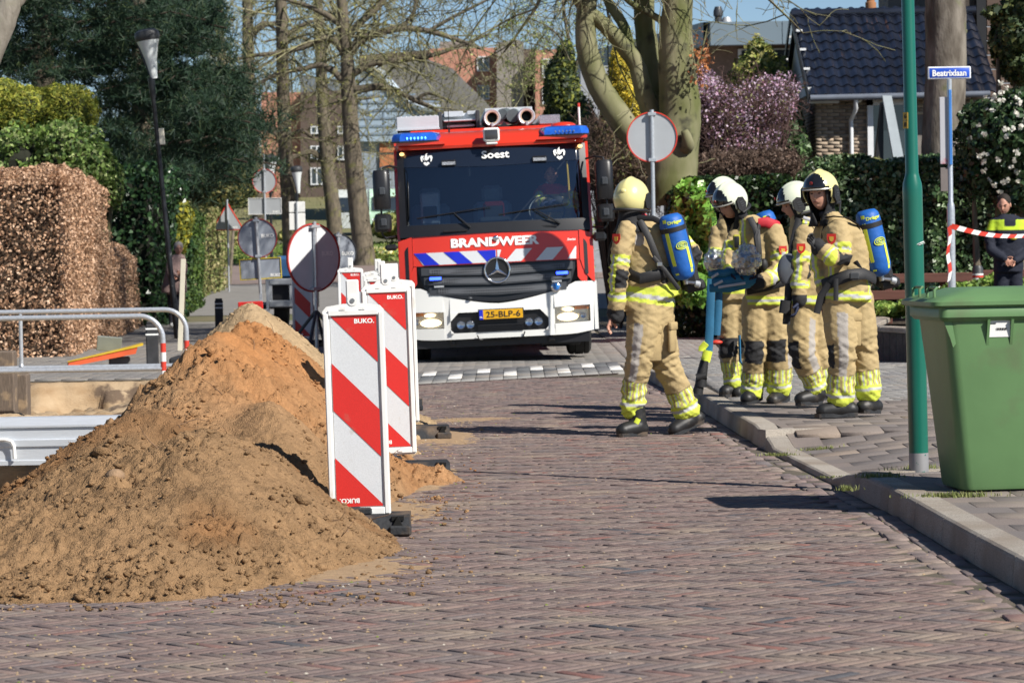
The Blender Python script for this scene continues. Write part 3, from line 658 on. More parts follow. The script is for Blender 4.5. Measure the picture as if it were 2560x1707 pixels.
# triangle sign
p = atD(523, 527, 75); t = thing('triangular_sign', 'triangular warning sign with red rim seen from behind on a thin pole by the hedge', 'road sign', (p.x, 75, .25))
H = p.z - .25; b = MB(); b.tube([(0, 0, 0), (0, 0, H + .75)], .024, 10); b.box(-.2, .2, -.02, .02, .0, .03); b.build('pole', m_galv, t)
b = MB(); b.T = Matrix.Translation((0, 0, H)); b.prism([(-.36, 0), (.36, 0), (0, .62)], .03, .045); b.build('disc', m_sback, t)
b = MB()
for (a, c) in (((-.39, -.01), (.39, -.01)), ((.39, -.01), (0, .66)), ((0, .66), (-.39, -.01))): b.tube([(a[0], .04, H * 0 + a[1]), (c[0], .04, c[1])], .016, 6)
o = b.build('rim', m_red, t); o.location = (0, 0, H)
e = text('lettering', 'BUKO', .05, m_txtw, t, bold=.03, w=.17); e.location = (.16, .025, H + .05)
# white info sign and two cone lamps beyond
p = atD(682, 495, 78); t = thing('information_sign', 'narrow white sign of two plates seen from behind, in front of the trees', 'road sign', (p.x, 78, .3)); H = p.z - .3
b = MB(); b.tube([(0, 0, 0), (0, 0, H + .36)], .025, 8); b.build('pole', m_galv, t)
b = MB(); b.box(-.21, .21, .03, .05, H + .08, H + .36, bev=.01); b.build('plate', m_white, t)
b = MB(); b.box(-.21, .21, .03, .05, H - .38, H + .06, bev=.01); b.build('plate', m_white, t)
m_lens = mat('lamp_lens_milky', (.62, .66, .66), .25, var=.03, coat=.5)
def cone_lamp(base, headz, label, lean=0., k=1., small=False):
    t = thing('street_lamp', label, 'street lamp', base, 0., 'black street lamps with milky cone heads'); T = Matrix.Rotation(lean, 4, 'Y'); Hh = headz
    b = MB(); b.T = T; b.lathe([(.055 * k, 0), (.05 * k, 1.0), (.042 * k, 1.05), (.036 * k, Hh - 1.05), (.05 * k, Hh - 1.0), (.055 * k, Hh - .7)], n=14); b.build('pole', mat('lamp_black', (.02, .022, .026), .35, dirt=((.25, .25, .24), 9, .66, .74)), t)
    b = MB(); b.T = T @ Matrix.Translation((0, 0, Hh)) @ Matrix.Rotation(R(-4), 4, 'Y'); b.lathe([(.055 * k, -.72), (.07 * k, -.6), (.10 * k, -.4), (.15 * k, -.2), (.185 * k, -.1)], n=24, caps=False); b.build('lens', m_lens, t)
    b = MB(); b.T = T @ Matrix.Translation((0, 0, Hh)) @ Matrix.Rotation(R(-4), 4, 'Y'); b.lathe([(.186 * k, -.1), (.20 * k, -.07), (.205 * k, 0), (.19 * k, .05), (.12 * k, .085), (.001, .095)], n=24, caps=False)
    b.prism([(-.19 * k, -.1), (-.13 * k, -.1), (-.03 * k, -.62), (-.055 * k, -.74)], -.03, .03)
    b.build('cap', m_dgrey, t); return t
g0 = grD(408, 777, 0); t = cone_lamp((g0.x, g0.y, 0), 4.95, 'tall leaning black street lamp with a milky cone head before the dark pine', lean=-R(4.6))
b = MB(); b.box(.03, .12, -.03, .03, 3.15, 3.42, bev=.01); o = b.build('control_box', mat('cream_box', (.5, .48, .4), .6), t); o.rotation_euler = (0, -R(4.6), 0)
p = atD(620, 372, 82); cone_lamp((p.x, 82, .3), p.z - .2, 'far small street lamp just above the red rimmed round sign', k=.95)
p = atD(681, 396, 88); cone_lamp((p.x, 88, .4), p.z - .3, 'far thin street lamp between the tree trunks above the white sign', k=.85)
# ---- galvanised hoop barriers with red and white bands
def hoop(xr, y, zt, zl, zb, label, bandz, n_up):
    L_ = 3.3; r = .024; t = thing('tube_barrier', label, 'barrier', (xr, y, 0), 0, 'galvanised tube barriers beside the trench'); rc = .21
    arc = [(-rc + rc * math.sin(a), 0, zt - rc + rc * math.cos(a)) for a in np.linspace(0, PI / 2, 9)]
    arcl = [(-L_ + rc - rc * math.sin(a), 0, zt - rc + rc * math.cos(a)) for a in np.linspace(PI / 2, 0, 9)]
    b = MB(); b.tube([(-L_, 0, zb)] + arcl + arc + [(0, 0, zb)], r, 14); b.build('hoop', m_galv, t)
    b = MB(); b.tube([(-L_ + .01, 0, zl), (-.01, 0, zl)], r * .92, 12); b.build('lower_rail', m_galv, t)
    b = MB(); b.tube([(-L_ / 2 + .03, 0, zl), (-L_ / 2 + .03, 0, zt)], r * .8, 12); b.lathe([(r * 1.1, 0), (r * .8, .02)], (-L_ / 2 + .03, 0, zl + r * .8)); b.build('upright', m_galv, t)
    for k in range(4):
        b = MB(); z1 = bandz - k * .083; b.tube([(0, 0, z1 - .083), (0, 0, z1)], r + .0015, 14); b.build('red_band' if k % 2 == 0 else 'white_band', m_red if k % 2 == 0 else m_white, t)
    return t
p = atD(376, 860, 27); hoop(p.x, 27, atD(150, 729, 27).z, atD(200, 849, 27).z, -.1, 'nearer galvanised tube barrier with red and white bands on its right post', atD(375, 788, 27).z, 1)
p = atD(429, 800, 29.2); hoop(p.x, 29.2, atD(150, 715, 29.2).z, atD(250, 842, 29.2).z, atD(250, 842, 29.2).z - .02, 'farther galvanised tube barrier with an upright at its middle', atD(430, 782, 29.2).z, 1)
# ---- aluminium trench shoring panel
t = thing('shoring_panel', 'ribbed aluminium trench panel with a white handle, edge of the dug trench', 'trench panel', (-3.6, 23.9, 0))
b = MB(); zt = .125; prof = [(.06, zt), (.0, zt - .005), (-.02, zt - .07), (-.02, zt - .085), (.0, zt - .09), (.0, zt - .18), (-.03, zt - .185), (-.03, zt - .235), (-.012, zt - .245), (-.012, zt - .345), (-.03, zt - .35), (-.03, zt - .385), (.06, zt - .385)]
b.prism(prof, -2.4, 1.3, plane='YZ'); b.build('profile_sheet', m_alu, t, smooth=0)
b = MB(); hx = at(34, 1090, 23.9).x + 3.6; b.tube([(hx - .3, -.06, zt - .175), (hx - .06, -.06, zt - .175), (hx - .01, -.06, zt - .19), (hx + .01, -.06, zt - .23), (hx + .015, -.06, zt - .33)], .015, 10); b.build('handle', m_white, t)
# ---- old wooden sleepers in the excavation
for (xa, xb_, ya, yb, Yq, lb) in ((-6, 31, 806, 930, 30, 'tall grey weathered wooden post at the left edge of the dig'), (27, 62, 859, 906, 30.6, 'short grey wooden post stub standing in the dig')):
    a = atD(xa, yb, Yq); c_ = atD(xb_, ya, Yq); b = MB(); b.box(a.x, c_.x, Yq, Yq + .22, -.5, c_.z, bev=.015)
    o = b.build('wooden_post', mat('weathered_wood', (.17, .13, .10), .9, scale=25, var=.25, stretch=(4, 4, .4), bump=.5, dirt=((.35, .25, .15), 5, .55, .7))); tag(o, lb, 'post')
# ---- bollards
def bollard(x, y, z, h, label, r=.075, sq=True):
    t = thing('bollard', label, 'bollard', (x, y, z), .1, 'black bollards with pale bands on the left pavement')
    b = MB(); 
    if sq: b.box(-r, r, -r, r, -.05, h - .03, bev=.012); b.box(-r * .9, r * .9, -r * .9, r * .9, h - .03, h, bev=.012)
    b.build('post', mat('bollard_grey', (.04, .04, .043), .6, var=.2, scale=10), t)
    for q in (h - .10, h - .17): b = MB(); b.box(-r - .002, r + .002, -r - .002, r + .002, q, q + .02); b.build('band', m_white, t)
p = atD(350, 800, 36.8); bollard(p.x, 36.8, 0, atD(350, 738, 36.8).z, 'nearer black square bollard with two pale bands behind the tube barriers')
p = grD(504, 766); bollard(p.x, p.y, 0, .60, 'farther black bollard with pale bands left of the sand heap top', r=.07)
# white plank
a = grD(413, 806); top_ = atD(421, 595, a.y); b = MB(); L_ = (top_ - a).length; b.box(-.035, .035, -.012, .012, 0, L_, bev=.004); o = b.build('white_plank', mat('cream_plank', (.66, .62, .5), .7, var=.06)); o.location = a; o.rotation_euler = (0, math.atan2(top_.x - a.x, top_.z), 0)
tag(o, 'upright cream painted plank leaning beside the nearer bollard', 'plank')
# black plastic barrier foot on the pavement
p = grD(445, 845); t = tag(MB().box(-.33, .33, -.4, .5, 0, .12, bev=.02).box(-.12, .12, -.1, .12, .12, .16, bev=.01).build('rubber_block', m_rub), 'black rubber block lying on the pavement under the upright plank', 'block'); t.location = (p.x, 37.0, 0)
# toppled work sign on the pavement left
t = thing('toppled_sign', 'toppled orange and yellow edged work sign lying on its concrete foot by the beech hedge', 'work sign', tuple(atD(240, 825, 37.5).xy) + (0,), R(10)); t.scale = (.62, .62, .62)
b = MB(); b.prism([(-.75, .0), (.62, .24), (.66, .37), (.55, .37), (-.72, .10)], -.25, .35, mi=0); b.build('board', [mat('orange_red_board', (.70, .12, .04), .45)], t)
b = MB(); b.prism([(-.74, .10), (.56, .385), (.78, .445), (.76, .40), (.58, .36)], -.27, .37); b.build('edge', mat('yellow_edge', (.75, .5, .03), .4), t)
b = MB(); b.box(.1, .52, .0, .4, .0, .17, bev=.02); b.build('foot', mat('foot_grey', (.14, .14, .14), .8), t)
b = MB(); b.box(-.18, .32, .38, .44, .22, .52, bev=.01); o = b.build('plate', mat('plate_grey_green', (.20, .22, .2), .6), t); o.rotation_euler = (.2, .1, 0)
# ================================================================ right-hand street furniture
m_green = mat('pole_green', (.008, .12, .085), .32, var=.06, scale=3, coat=.25, dirt=((.02, .20, .16), 12, .7, .76))
pb = grD(2111, 1082, .12); t = thing('lamp_post', 'dark green lamp post standing beside the wheelie bin on the kerb side', 'lamp post', (pb.x, pb.y, .1), 0)
T = Matrix.Rotation(-R(.62), 4, 'Y')
b = MB(); b.T = T; b.lathe([(.0545, .12), (.0555, 1.55), (.056, 1.60), (.053, 1.64), (.040, 1.685), (.037, 1.70), (.033, 6.5)], n=40); b.build('shaft', m_green, t)
b = MB(); b.T = T; b.lathe([(.055, -.02), (.055, .125)], n=40); b.build('base_sleeve', mat('sleeve_grey', (.30, .30, .31), .55, metal=.3, dirt=((.01, .13, .10), 16, .60, .62)), t)
for (yy_, ch_) in ((268, '6'), (287, '8')):
    q = atD(2078, yy_, pb.y); b = MB(); b.box(-.018, .018, -.0, .003, -.022, .022)
    o = b.build('number_plate', mat('plate_yellow', (.55, .36, .06), .5), t); lx = q.x - pb.x; o.location = (lx, -.026, q.z - .1); o.rotation_euler = (0, 0, -R(50))
    e = text('number', ch_, .026, m_black, t, bold=.03); e.location = (lx - .002, -.0285, q.z - .1); e.rotation_euler = (0, 0, -R(50))
q = atD(2110, 560, pb.y); b = MB()
for (a0, a1, wd) in (((-.022, -.006), (.0, .004), .006), ((0, .004), (.022, .012), .006), ((.022, .012), (.024, .001), .004), ((-.022, -.006), (-.02, .004), .004), ((-.008, -.008), (.02, .002), .003)):
    b.tube([(a0[0], -.057 + abs(a0[0]) * .3, a0[1]), (a1[0], -.057 + abs(a1[0]) * .3, a1[1])], wd * .5, 5)
o = b.build('scribble_sticker', m_txtw, t); o.location = (q.x - pb.x, 0, q.z - .1)
# ---- wheelie bin (long side to the camera, front to the left)
m_bin = mat('bin_green', (.115, .22, .09), .42, var=.10, scale=2.5, dirt=((.11, .13, .07), 4.5, .58, .85), bump=.08, bscale=14)
bz = .12; pbn = grD(2213, 1131, bz); t = thing('wheelie_bin', 'green wheelie bin with a closed lid and a white sticker on the pavement edge', 'wheelie bin', (pbn.x, pbn.y, bz), R(7))
def rrect(x0, x1, y0, y1, r, n=5):
    P_ = []
    for (cx, cy, a0) in ((x1 - r, y1 - r, 0), (x0 + r, y1 - r, 90), (x0 + r, y0 + r, 180), (x1 - r, y0 + r, 270)):
        for k in range(n): a = R(a0 + 90 * k / (n - 1)); P_.append((cx + r * math.cos(a), cy + r * math.sin(a)))
    return P_
def loft(b, secs, mi=0, caps=True):
    n = len(secs[0][0]); vs = []; 
    for (P_, z) in secs: vs += [(a, c, z) for a, c in P_]
    fs = [(k * n + j, k * n + (j + 1) % n, (k + 1) * n + (j + 1) % n, (k + 1) * n + j) for k in range(len(secs) - 1) for j in range(n)]
    if caps: fs += [tuple(range(n))[::-1], tuple(range((len(secs) - 1) * n, len(secs) * n))]
    return b._add(vs, fs, mi)
b = MB(); loft(b, [(rrect(.0, .50, .0, .44, .055), .012), (rrect(-.008, .51, -.006, .446, .06), .03), (rrect(-.055, .60, -.035, .49, .06), .5), (rrect(-.10, .68, -.062, .53, .055), .93)])
b.build('body', m_bin, t, smooth=50)
b = MB(); loft(b, [(rrect(-.115, .70, -.072, .545, .04), .885), (rrect(-.135, .71, -.09, .56, .04), .905), (rrect(-.135, .71, -.09, .56, .04), .955), (rrect(-.13, .705, -.085, .555, .04), .962)])
for rx in (.115, .24): b.prism([(-.088, .89), (-.058, .89), (-.045, .76), (-.052, .76)], rx, rx + .014, plane='YZ')
b.prism([(-.11, .89), (-.066, .89), (-.045, .77), (-.06, .75), (-.075, .80)], -.055, -.035, plane='XZ'); b.build('rim', m_bin, t)
b = MB(); loft(b, [(rrect(-.165, .71, -.10, .565, .05), .958), (rrect(-.18, .71, -.108, .57, .05), .966), (rrect(-.18, .71, -.108, .57, .05), .985), (rrect(-.13, .70, -.075, .54, .06), 1.008), (rrect(-.08, .69, -.04, .51, .06), 1.02), (rrect(.02, .66, .02, .44, .08), 1.05), (rrect(.10, .6, .08, .38, .08), 1.053)])
b.build('lid', m_bin, t, smooth=35)
for hy in (.04, .33):
    b = MB(); b.tube([(-.13, hy, .985), (-.13, hy, 1.045), (-.115, hy, 1.055), (-.115, hy + .14, 1.055), (-.13, hy + .14, 1.045), (-.13, hy + .14, .985)], .008, 8); b.build('lid_handle', m_bin, t)
b = MB(); b.lathe([(.001, -.05), (.095, -.05), (.1, -.04), (.1, 0), (.001, .0)], (.60, -.02, .1), 'Y', 28); b.build('wheel', m_black, t)
b = MB(); b.lathe([(.001, -.05), (.095, -.05), (.1, -.04), (.1, 0), (.001, .0)], (.60, .47, .1), 'Y', 28); b.build('wheel', m_black, t)
def side_y(z): return np.interp(z, [.03, .5, .93], [-.006, -.035, -.062])
b = MB(); z0, z1 = .80, .885; y0_, y1_ = side_y(z0) - .003, side_y(z1) - .003; b.quad((.125, y0_, z0), (.24, y0_, z0), (.24, y1_, z1), (.125, y1_, z1)); b.build('sticker', m_white, t, smooth=0)
b = MB()
for k in range(14):
    xx = .165 + k * .0042; b.quad((xx, side_y(.835) - .006, .835), (xx + .0018 + .0012 * (k % 3), side_y(.835) - .006, .835), (xx + .0018 + .0012 * (k % 3), side_y(.847) - .006, .847), (xx, side_y(.847) - .006, .847))
b.box(.135, .165, side_y(.872) - .006, side_y(.872) - .004, .868, .872); b.build('barcode', m_black, t, smooth=0)
# ---- grass tufts at the kerb
def tuft_mesh(name, cx, cy, rx, ry, n, hgt, label, zf=lambda x, y: float(side_z(x, y)), col=((.16, .21, .05), (.30, .30, .12))):
    x = cx + rng.normal(0, rx * .5, n); y = cy + rng.normal(0, ry * .5, n); z = np.array([zf(a, c) for a, c in zip(x, y)]); a = rng.uniform(0, 2 * PI, n); hh = hgt * rng.uniform(.4, 1.1, n); ln = rng.uniform(.1, .9, n) * hh; w = rng.uniform(.0015, .0035, n)
    dx, dy = np.cos(a), np.sin(a); P_ = np.zeros((n, 5, 3))
    for k, (t_, ww) in enumerate(((0, 1), (0, -1), (.55, 1), (.55, -1), (1, 0))):
        P_[:, k, 0] = x + dx * ln * t_ ** 1.6 - dy * w * ww; P_[:, k, 1] = y + dy * ln * t_ ** 1.6 + dx * w * ww; P_[:, k, 2] = z + hh * (t_ - .18 * t_ * t_)
    f = (np.array([(0, 1, 3), (0, 3, 2), (2, 3, 4)])[None] + (np.arange(n) * 5)[:, None, None]).reshape(-1, 3); k = rng.uniform(0, 1, n)[:, None]
    c = np.array(col[0]) * (1 - k) + np.array(col[1]) * k
    o = npmesh(name, P_.reshape(-1, 3), f, mat('grass_blades', (.1, .2, .05), .7, attr='Col', var=.05, backl=.3), col=np.repeat(c, 5, 0)); return tag(o, label, kind='stuff')
for (x, y, rx, ry, n, h, lb) in ((2105, 1083, .22, .12, 700, .07, 'grass tuft at the foot of the green lamp post'), (2190, 1150, .20, .05, 420, .035, 'flat grass growing in the joint before the bin'), (1945, 1135, .05, .05, 90, .04, 'weeds in the corner of the dropped kerb'),
        (1790, 1020, .12, .04, 160, .03, 'thin moss and grass along the far kerb end'), (1880, 1010, .14, .03, 140, .03, 'thin grass line in a pavement joint'), (2020, 1105, .12, .05, 160, .04, 'weeds beside the kerb return stone'), (1900, 1068, .1, .02, 60, .02, 'few blades in the dropped kerb joint')):
    q = grD(x, y, .1); tuft_mesh('grass_tuft', q.x, q.y, rx, ry, n, h, lb)
# ================================================================ street name sign, tape, low wall, fence
p = atD(2180, 168, 34); t = thing('street_name_sign', 'blue street name sign with white letters on a tall thin grey pole', 'street sign', (p.x, 34, 0)); H = p.z
b = MB(); b.lathe([(.045, -.1), (.045, 1.72), (.04, 1.80), (.028, 1.83), (.028, H - .07)], n=16); b.build('pole', m_galv, t)
b = MB(); b.box(-.245, .245, -.02, .012, -.072, .072, bev=.01); o = b.build('plate', mat('plate_white', (.72, .74, .8), .4), t); o.location = (0, 0, H); 
b = MB(); b.box(-.228, .228, -.0235, -.02, -.055, .055, bev=.002); o = b.build('blue_field', mat('street_blue', (.02, .09, .55), .4), t); o.location = (0, 0, H)
e = text('lettering', 'Beatrixlaan', .072, m_txtw, t, bold=.025, w=.385); e.location = (0, -.026, H - .002)
b = MB(); b.box(-.014, .018, -.05, -.028, 2.25, 3.1, bev=.003); b.build('blue_strip', mat('strip_blue', (.06, .22, .6), .4), t)
b = MB(); b.box(-.115, -.03, -.012, .0, 2.26, 3.02, bev=.004); b.build('poster_board', mat('poster_grey_red', (.42, .42, .45), .5, scale=2.5, col2=(.45, .08, .12), thr=(.52, .56)), t)
b = MB(); b.box(-.115, -.03, -.012, .0, 1.95, 2.22, bev=.004); b.build('lower_board', mat('board_brown', (.20, .17, .16), .6), t)
# tape
def tape_strip(name, pts, hw, label, seg=.105, parent=None):
    t_ = thing(name, label, 'barrier tape', tuple(pts[0])) if parent is None else parent
    P_ = [Vector(q) for q in pts]; L_ = [0]
    for i in range(1, len(P_)): L_.append(L_[-1] + (P_[i] - P_[i - 1]).length)
    tot = L_[-1]; n = int(tot / seg); base = Vector(pts[0])
    def pt(s_):
        s_ = min(max(s_, 0), tot - 1e-4)
        for i in range(1, len(P_)):
            if s_ <= L_[i]: return P_[i - 1].lerp(P_[i], (s_ - L_[i - 1]) / (L_[i] - L_[i - 1]))
    for k in range(n):
        for (bb, s0, s1) in ((MB(), k * seg, (k + 1) * seg),):
            m_ = 3
            for j in range(m_):
                a, c_ = pt(s0 + (s1 - s0) * j / m_), pt(s0 + (s1 - s0) * (j + 1) / m_); sk = V(.0, 0, 0)
                tw = lambda s_: V(0, .6 * math.sin(s_ * 2.1), 1).normalized() * hw
                u0_, u1_ = tw(s0 + (s1 - s0) * j / m_), tw(s0 + (s1 - s0) * (j + 1) / m_); sh = V(.02, 0, 0)
                bb.quad(a - u0_ - base - sh, c_ - u1_ - base - sh, c_ + u1_ - base + sh, a + u0_ - base + sh)
            bb.build('red_section' if k % 2 == 0 else 'white_section', m_red if k % 2 == 0 else m_white, t_, smooth=0)
    return t_
a = atD(2184, 519, 33.93); c_ = atD(2370, 541, 34.5); pts = [a.lerp(c_, s_) + V(0, 0, -.05 * math.sin(PI * s_)) for s_ in np.linspace(0, 1, 12)]
tape_strip('barrier_tape', pts, .025, 'red and white barrier tape stretched from the street sign pole past the policeman')
pts = [atD(2180 + 3 * math.sin(k), 520 + k * 13, 33.93) for k in range(11)]
tape_strip('barrier_tape', pts, .018, 'loose end of red and white tape hanging down the street sign pole')
# low retaining wall of dark blocks, with a pale coping
wall = thing('low_wall', 'low dark retaining wall of upright blocks with a grey coping at the garden corner', 'wall', (0, 0, 0))
m_wall = mat('wall_block_dark', (.085, .08, .075), .9, var=.25, scale=12, bump=.5)
A = atD(1989, 760, 38.5); Bw = V(4.28, 33.2, 0); Cw = V(9.5, 31.8, 0)
wpts = [V(A.x, 44, 0), V(A.x + .05, 38.0, 0), V(4.05, 35.0, 0), V(4.45, 33.4, 0), V(5.2, 32.4, 0), V(9.5, 30.5, 0)]
def walk(pts, step):
    out = []; 
    for i in range(len(pts) - 1):
        d = pts[i + 1] - pts[i]; n = max(1, round(d.length / step))
        for k in range(n): out.append((pts[i] + d * (k / n), pts[i] + d * ((k + 1) / n)))
    return out
b0 = MB(); b0.box(-.5, .5, -.5, .5, 0, 1, bev=.0)
for (p0, p1) in walk(wpts, .21):
    d = p1 - p0; a = math.atan2(d.y, d.x); b = MB(); L_ = d.length; b.box(.004, L_ - .004, .0, .12, -.05, .36 + rng.normal(0, .003), bev=.008); o = b.build('wall_block', m_wall, wall, smooth=0); o.location = p0; o.rotation_euler = (0, 0, a)
for (p0, p1) in walk(wpts, 1.0):
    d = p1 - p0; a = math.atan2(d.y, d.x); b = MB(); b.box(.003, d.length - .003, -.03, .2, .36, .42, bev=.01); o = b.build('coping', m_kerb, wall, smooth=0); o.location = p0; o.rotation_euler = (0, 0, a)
# garden soil behind the wall
b = MB(); b._add([(A.x + .1, 60, .3), (A.x + .15, 38.1, .3), (4.15, 35.1, .3), (4.6, 33.6, .3), (5.3, 32.6, .3), (9.5, 30.8, .3), (14, 30, .3), (14, 60, .3)], [tuple(range(8))[::-1]]); b.f[-1] = b.f[-1][::-1] if False else b.f[-1]
tag(b.build('garden_soil', mat('soil', (.06, .045, .03), .95, bump=.5), smooth=0), kind='structure')
# brown board fence
fence = thing('board_fence', 'low fence of two dark red brown boards in front of the green hedge', 'fence', (0, 0, 0))
m_fb = mat('fence_brown', (.13, .05, .035), .75, var=.2, scale=6, stretch=(.3, 1, 4), bump=.2)
Yf = 39.5
for (ya, yb_, x0, x1) in ((630, 652, 1985, 2235), (668, 690, 1985, 2120), (621, 640, 2235, 2420)):
    a = atD(x0, yb_, Yf); c_ = atD(x1, ya, Yf); n = max(1, int((c_.x - a.x) / 1.3) + 1)
    for k in range(n):
        xa = a.x + (c_.x - a.x) * k / n; xb_ = a.x + (c_.x - a.x) * (k + 1) / n; b = MB(); b.box(xa + .004, xb_ - .004, Yf, Yf + .04, a.z, a.z + (yb_ - ya) * K * Yf / FPX, bev=.008); b.build('board', m_fb, fence, smooth=0)
for xq in (2040, 2170, 2300):
    a = atD(xq, 640, Yf + .05); b = MB(); b.box(a.x - .05, a.x + .05, Yf + .045, Yf + .13, .2, a.z + .06, bev=.01); b.build('post', m_fb, fence, smooth=0)
p = atD(2246, 640, 38.6); t = thing('marker_post', 'short black post with white and red reflective bands by the brown fence', 'post', (p.x, 38.6, .2))
b = MB(); b.lathe([(.07, 0), (.07, atD(2246, 613, 38.6).z - .22), (.05, atD(2246, 610, 38.6).z - .2)], n=16); b.build('post', m_dgrey, t)
for k, m_ in ((0, m_white), (1, m_red), (2, m_white)):
    zz_ = atD(2246, 629 + k * 5, 38.6).z - .2; b = MB(); b.lathe([(.072, zz_ - .018), (.072, zz_ + .004)], n=16, caps=False); b.build('band', m_, t)
# ================================================================ FIRE ENGINE
m_tred = mat('fire_red', (.62, .035, .014), .28, var=.03, scale=2, coat=.7)
m_twht = mat('bumper_white', (.74, .74, .71), .35, var=.02, scale=2, coat=.4, dirt=((.5, .47, .4), 5, .66, .85))
m_tblk = mat('trim_black', (.012, .012, .014), .4, coat=.2)
m_tgry = mat('grille_grey', (.055, .060, .068), .45, var=.1, metal=.2)
m_chr = mat('chrome', (.8, .8, .82), .12, metal=1., var=.02)
m_tyre = mat('tyre', (.02, .02, .02), .85, bump=.3)
m_blueled = mat('blue_led_on', (.05, .1, .9), .3, emit=(.025, .07, 1.), es=4.)
m_cyan = mat('blue_led_cyan', (.2, .6, 1), .3, emit=(.08, .45, 1.), es=2.)
m_blub = mat('blue_light_lens', (.01, .06, .42), .12, var=.1, scale=14, coat=.8, col2=(.02, .14, .6))
m_hl = mat('headlight_on', (1, .9, .7), .3, emit=(1., .80, .50), es=2.2)
m_hl2 = mat('headlight_glow_reflector', (.8, .76, .66), .25, metal=.9, var=.05)
m_amber = mat('amber_lens', (.7, .22, .02), .25, coat=.5)
m_blue = mat('stripe_blue', (.015, .03, .52), .35)
def glass_mat(name, tint, gl=.10):
    m = bpy.data.materials.new(name); m.use_nodes = True; N = m.node_tree.nodes; L = m.node_tree.links; N.remove(N['Principled BSDF'])
    tr = N.new('ShaderNodeBsdfTransparent'); tr.inputs[0].default_value = tint + (1,); g = N.new('ShaderNodeBsdfGlossy'); g.inputs['Roughness'].default_value = .02; g.inputs['Color'].default_value = (.9, .95, 1, 1)
    lw = N.new('ShaderNodeLayerWeight'); lw.inputs[0].default_value = .25; mr = N.new('ShaderNodeMapRange'); mr.inputs[3].default_value = gl; mr.inputs[4].default_value = .8; L.new(lw.outputs['Fresnel'], mr.inputs[0])
    ms = N.new('ShaderNodeMixShader'); L.new(mr.outputs[0], ms.inputs[0]); L.new(tr.outputs[0], ms.inputs[1]); L.new(g.outputs[0], ms.inputs[2]); L.new(ms.outputs[0], N['Material Output'].inputs[0]); return m
m_glass = glass_mat('windscreen_glass', (.78, .88, .93), .13); m_clear = glass_mat('clear_lens', (.92, .94, .96), .06)
m_perf = bpy.data.materials.new('perforated_slat'); m_perf.use_nodes = True
_N = m_perf.node_tree.nodes; _L = m_perf.node_tree.links; _b = _N['Principled BSDF']; _b.inputs['Roughness'].default_value = .5
_t = _N.new('ShaderNodeTexCoord'); _v = _N.new('ShaderNodeTexVoronoi'); _v.inputs['Scale'].default_value = 34; _v.inputs['Randomness'].default_value = 0.0; _L.new(_t.outputs['Object'], _v.inputs['Vector'])
_r = _N.new('ShaderNodeMapRange'); _r.inputs[1].default_value = .30; _r.inputs[2].default_value = .36; _L.new(_v.outputs['Distance'], _r.inputs[0])
_m = _N.new('ShaderNodeMix'); _m.data_type = 'RGBA'; _m.inputs[6].default_value = (.004, .004, .004, 1); _m.inputs[7].default_value = (.085, .09, .10, 1); _L.new(_r.outputs[0], _m.inputs[0]); _L.new(_m.outputs[2], _b.inputs['Base Color'])
truck = thing('fire_truck', 'red and white fire engine with blue lights on, facing the camera across the street', 'fire truck', tuple(atD(1152, 820, 36.5).xy) + (0.0,), R(1.2))
truck.rotation_euler = (0, -R(1.7), R(1.5))
TR = truck
YP = ([.2, .3, .6, .95, 1.25, 1.6, 2.45, 2.66, 2.83], [.06, .03, .0, .02, .05, .09, .30, .38, .50])
def ys_(x, z): return float(np.interp(z, *YP)) + .11 * (abs(x) / 1.15) ** 2.6
def cols(b, L_, off=0., th=.015, mi=0, nz=1, back=True):
    """L_: (x, z_low, z_high) columns on the front surface"""
    o = len(b.v); n = len(L_); m = nz + 1; vs = []
    for (x, a, c) in L_:
        for k in range(m):
            z = a + (c - a) * k / nz; vs.append((x, ys_(x, z) + off, z))
    for (x, a, c) in L_:
        for k in range(m):
            z = a + (c - a) * k / nz; vs.append((x, ys_(x, z) + off + th, z))
    N_ = n * m; fs = []
    for i in range(n - 1):
        for k in range(nz): fs.append((i * m + k, (i + 1) * m + k, (i + 1) * m + k + 1, i * m + k + 1))
        fs.append((i * m, i * m + N_, (i + 1) * m + N_, (i + 1) * m)); fs.append((i * m + nz, (i + 1) * m + nz, (i + 1) * m + nz + N_, i * m + nz + N_))
    for k in range(nz): fs.append((k, k + 1, k + 1 + N_, k + N_)); e = (n - 1) * m; fs.append((e + k, e + k + N_, e + k + 1 + N_, e + k + 1))
    return b._add(vs, fs, mi)
def lin(x0, x1, n): return [x0 + (x1 - x0) * k / n for k in range(n + 1)]
def rows(x0, x1, n, lo, hi): return [(x, lo(x) if callable(lo) else lo, hi(x) if callable(hi) else hi) for x in lin(x0, x1, n)]
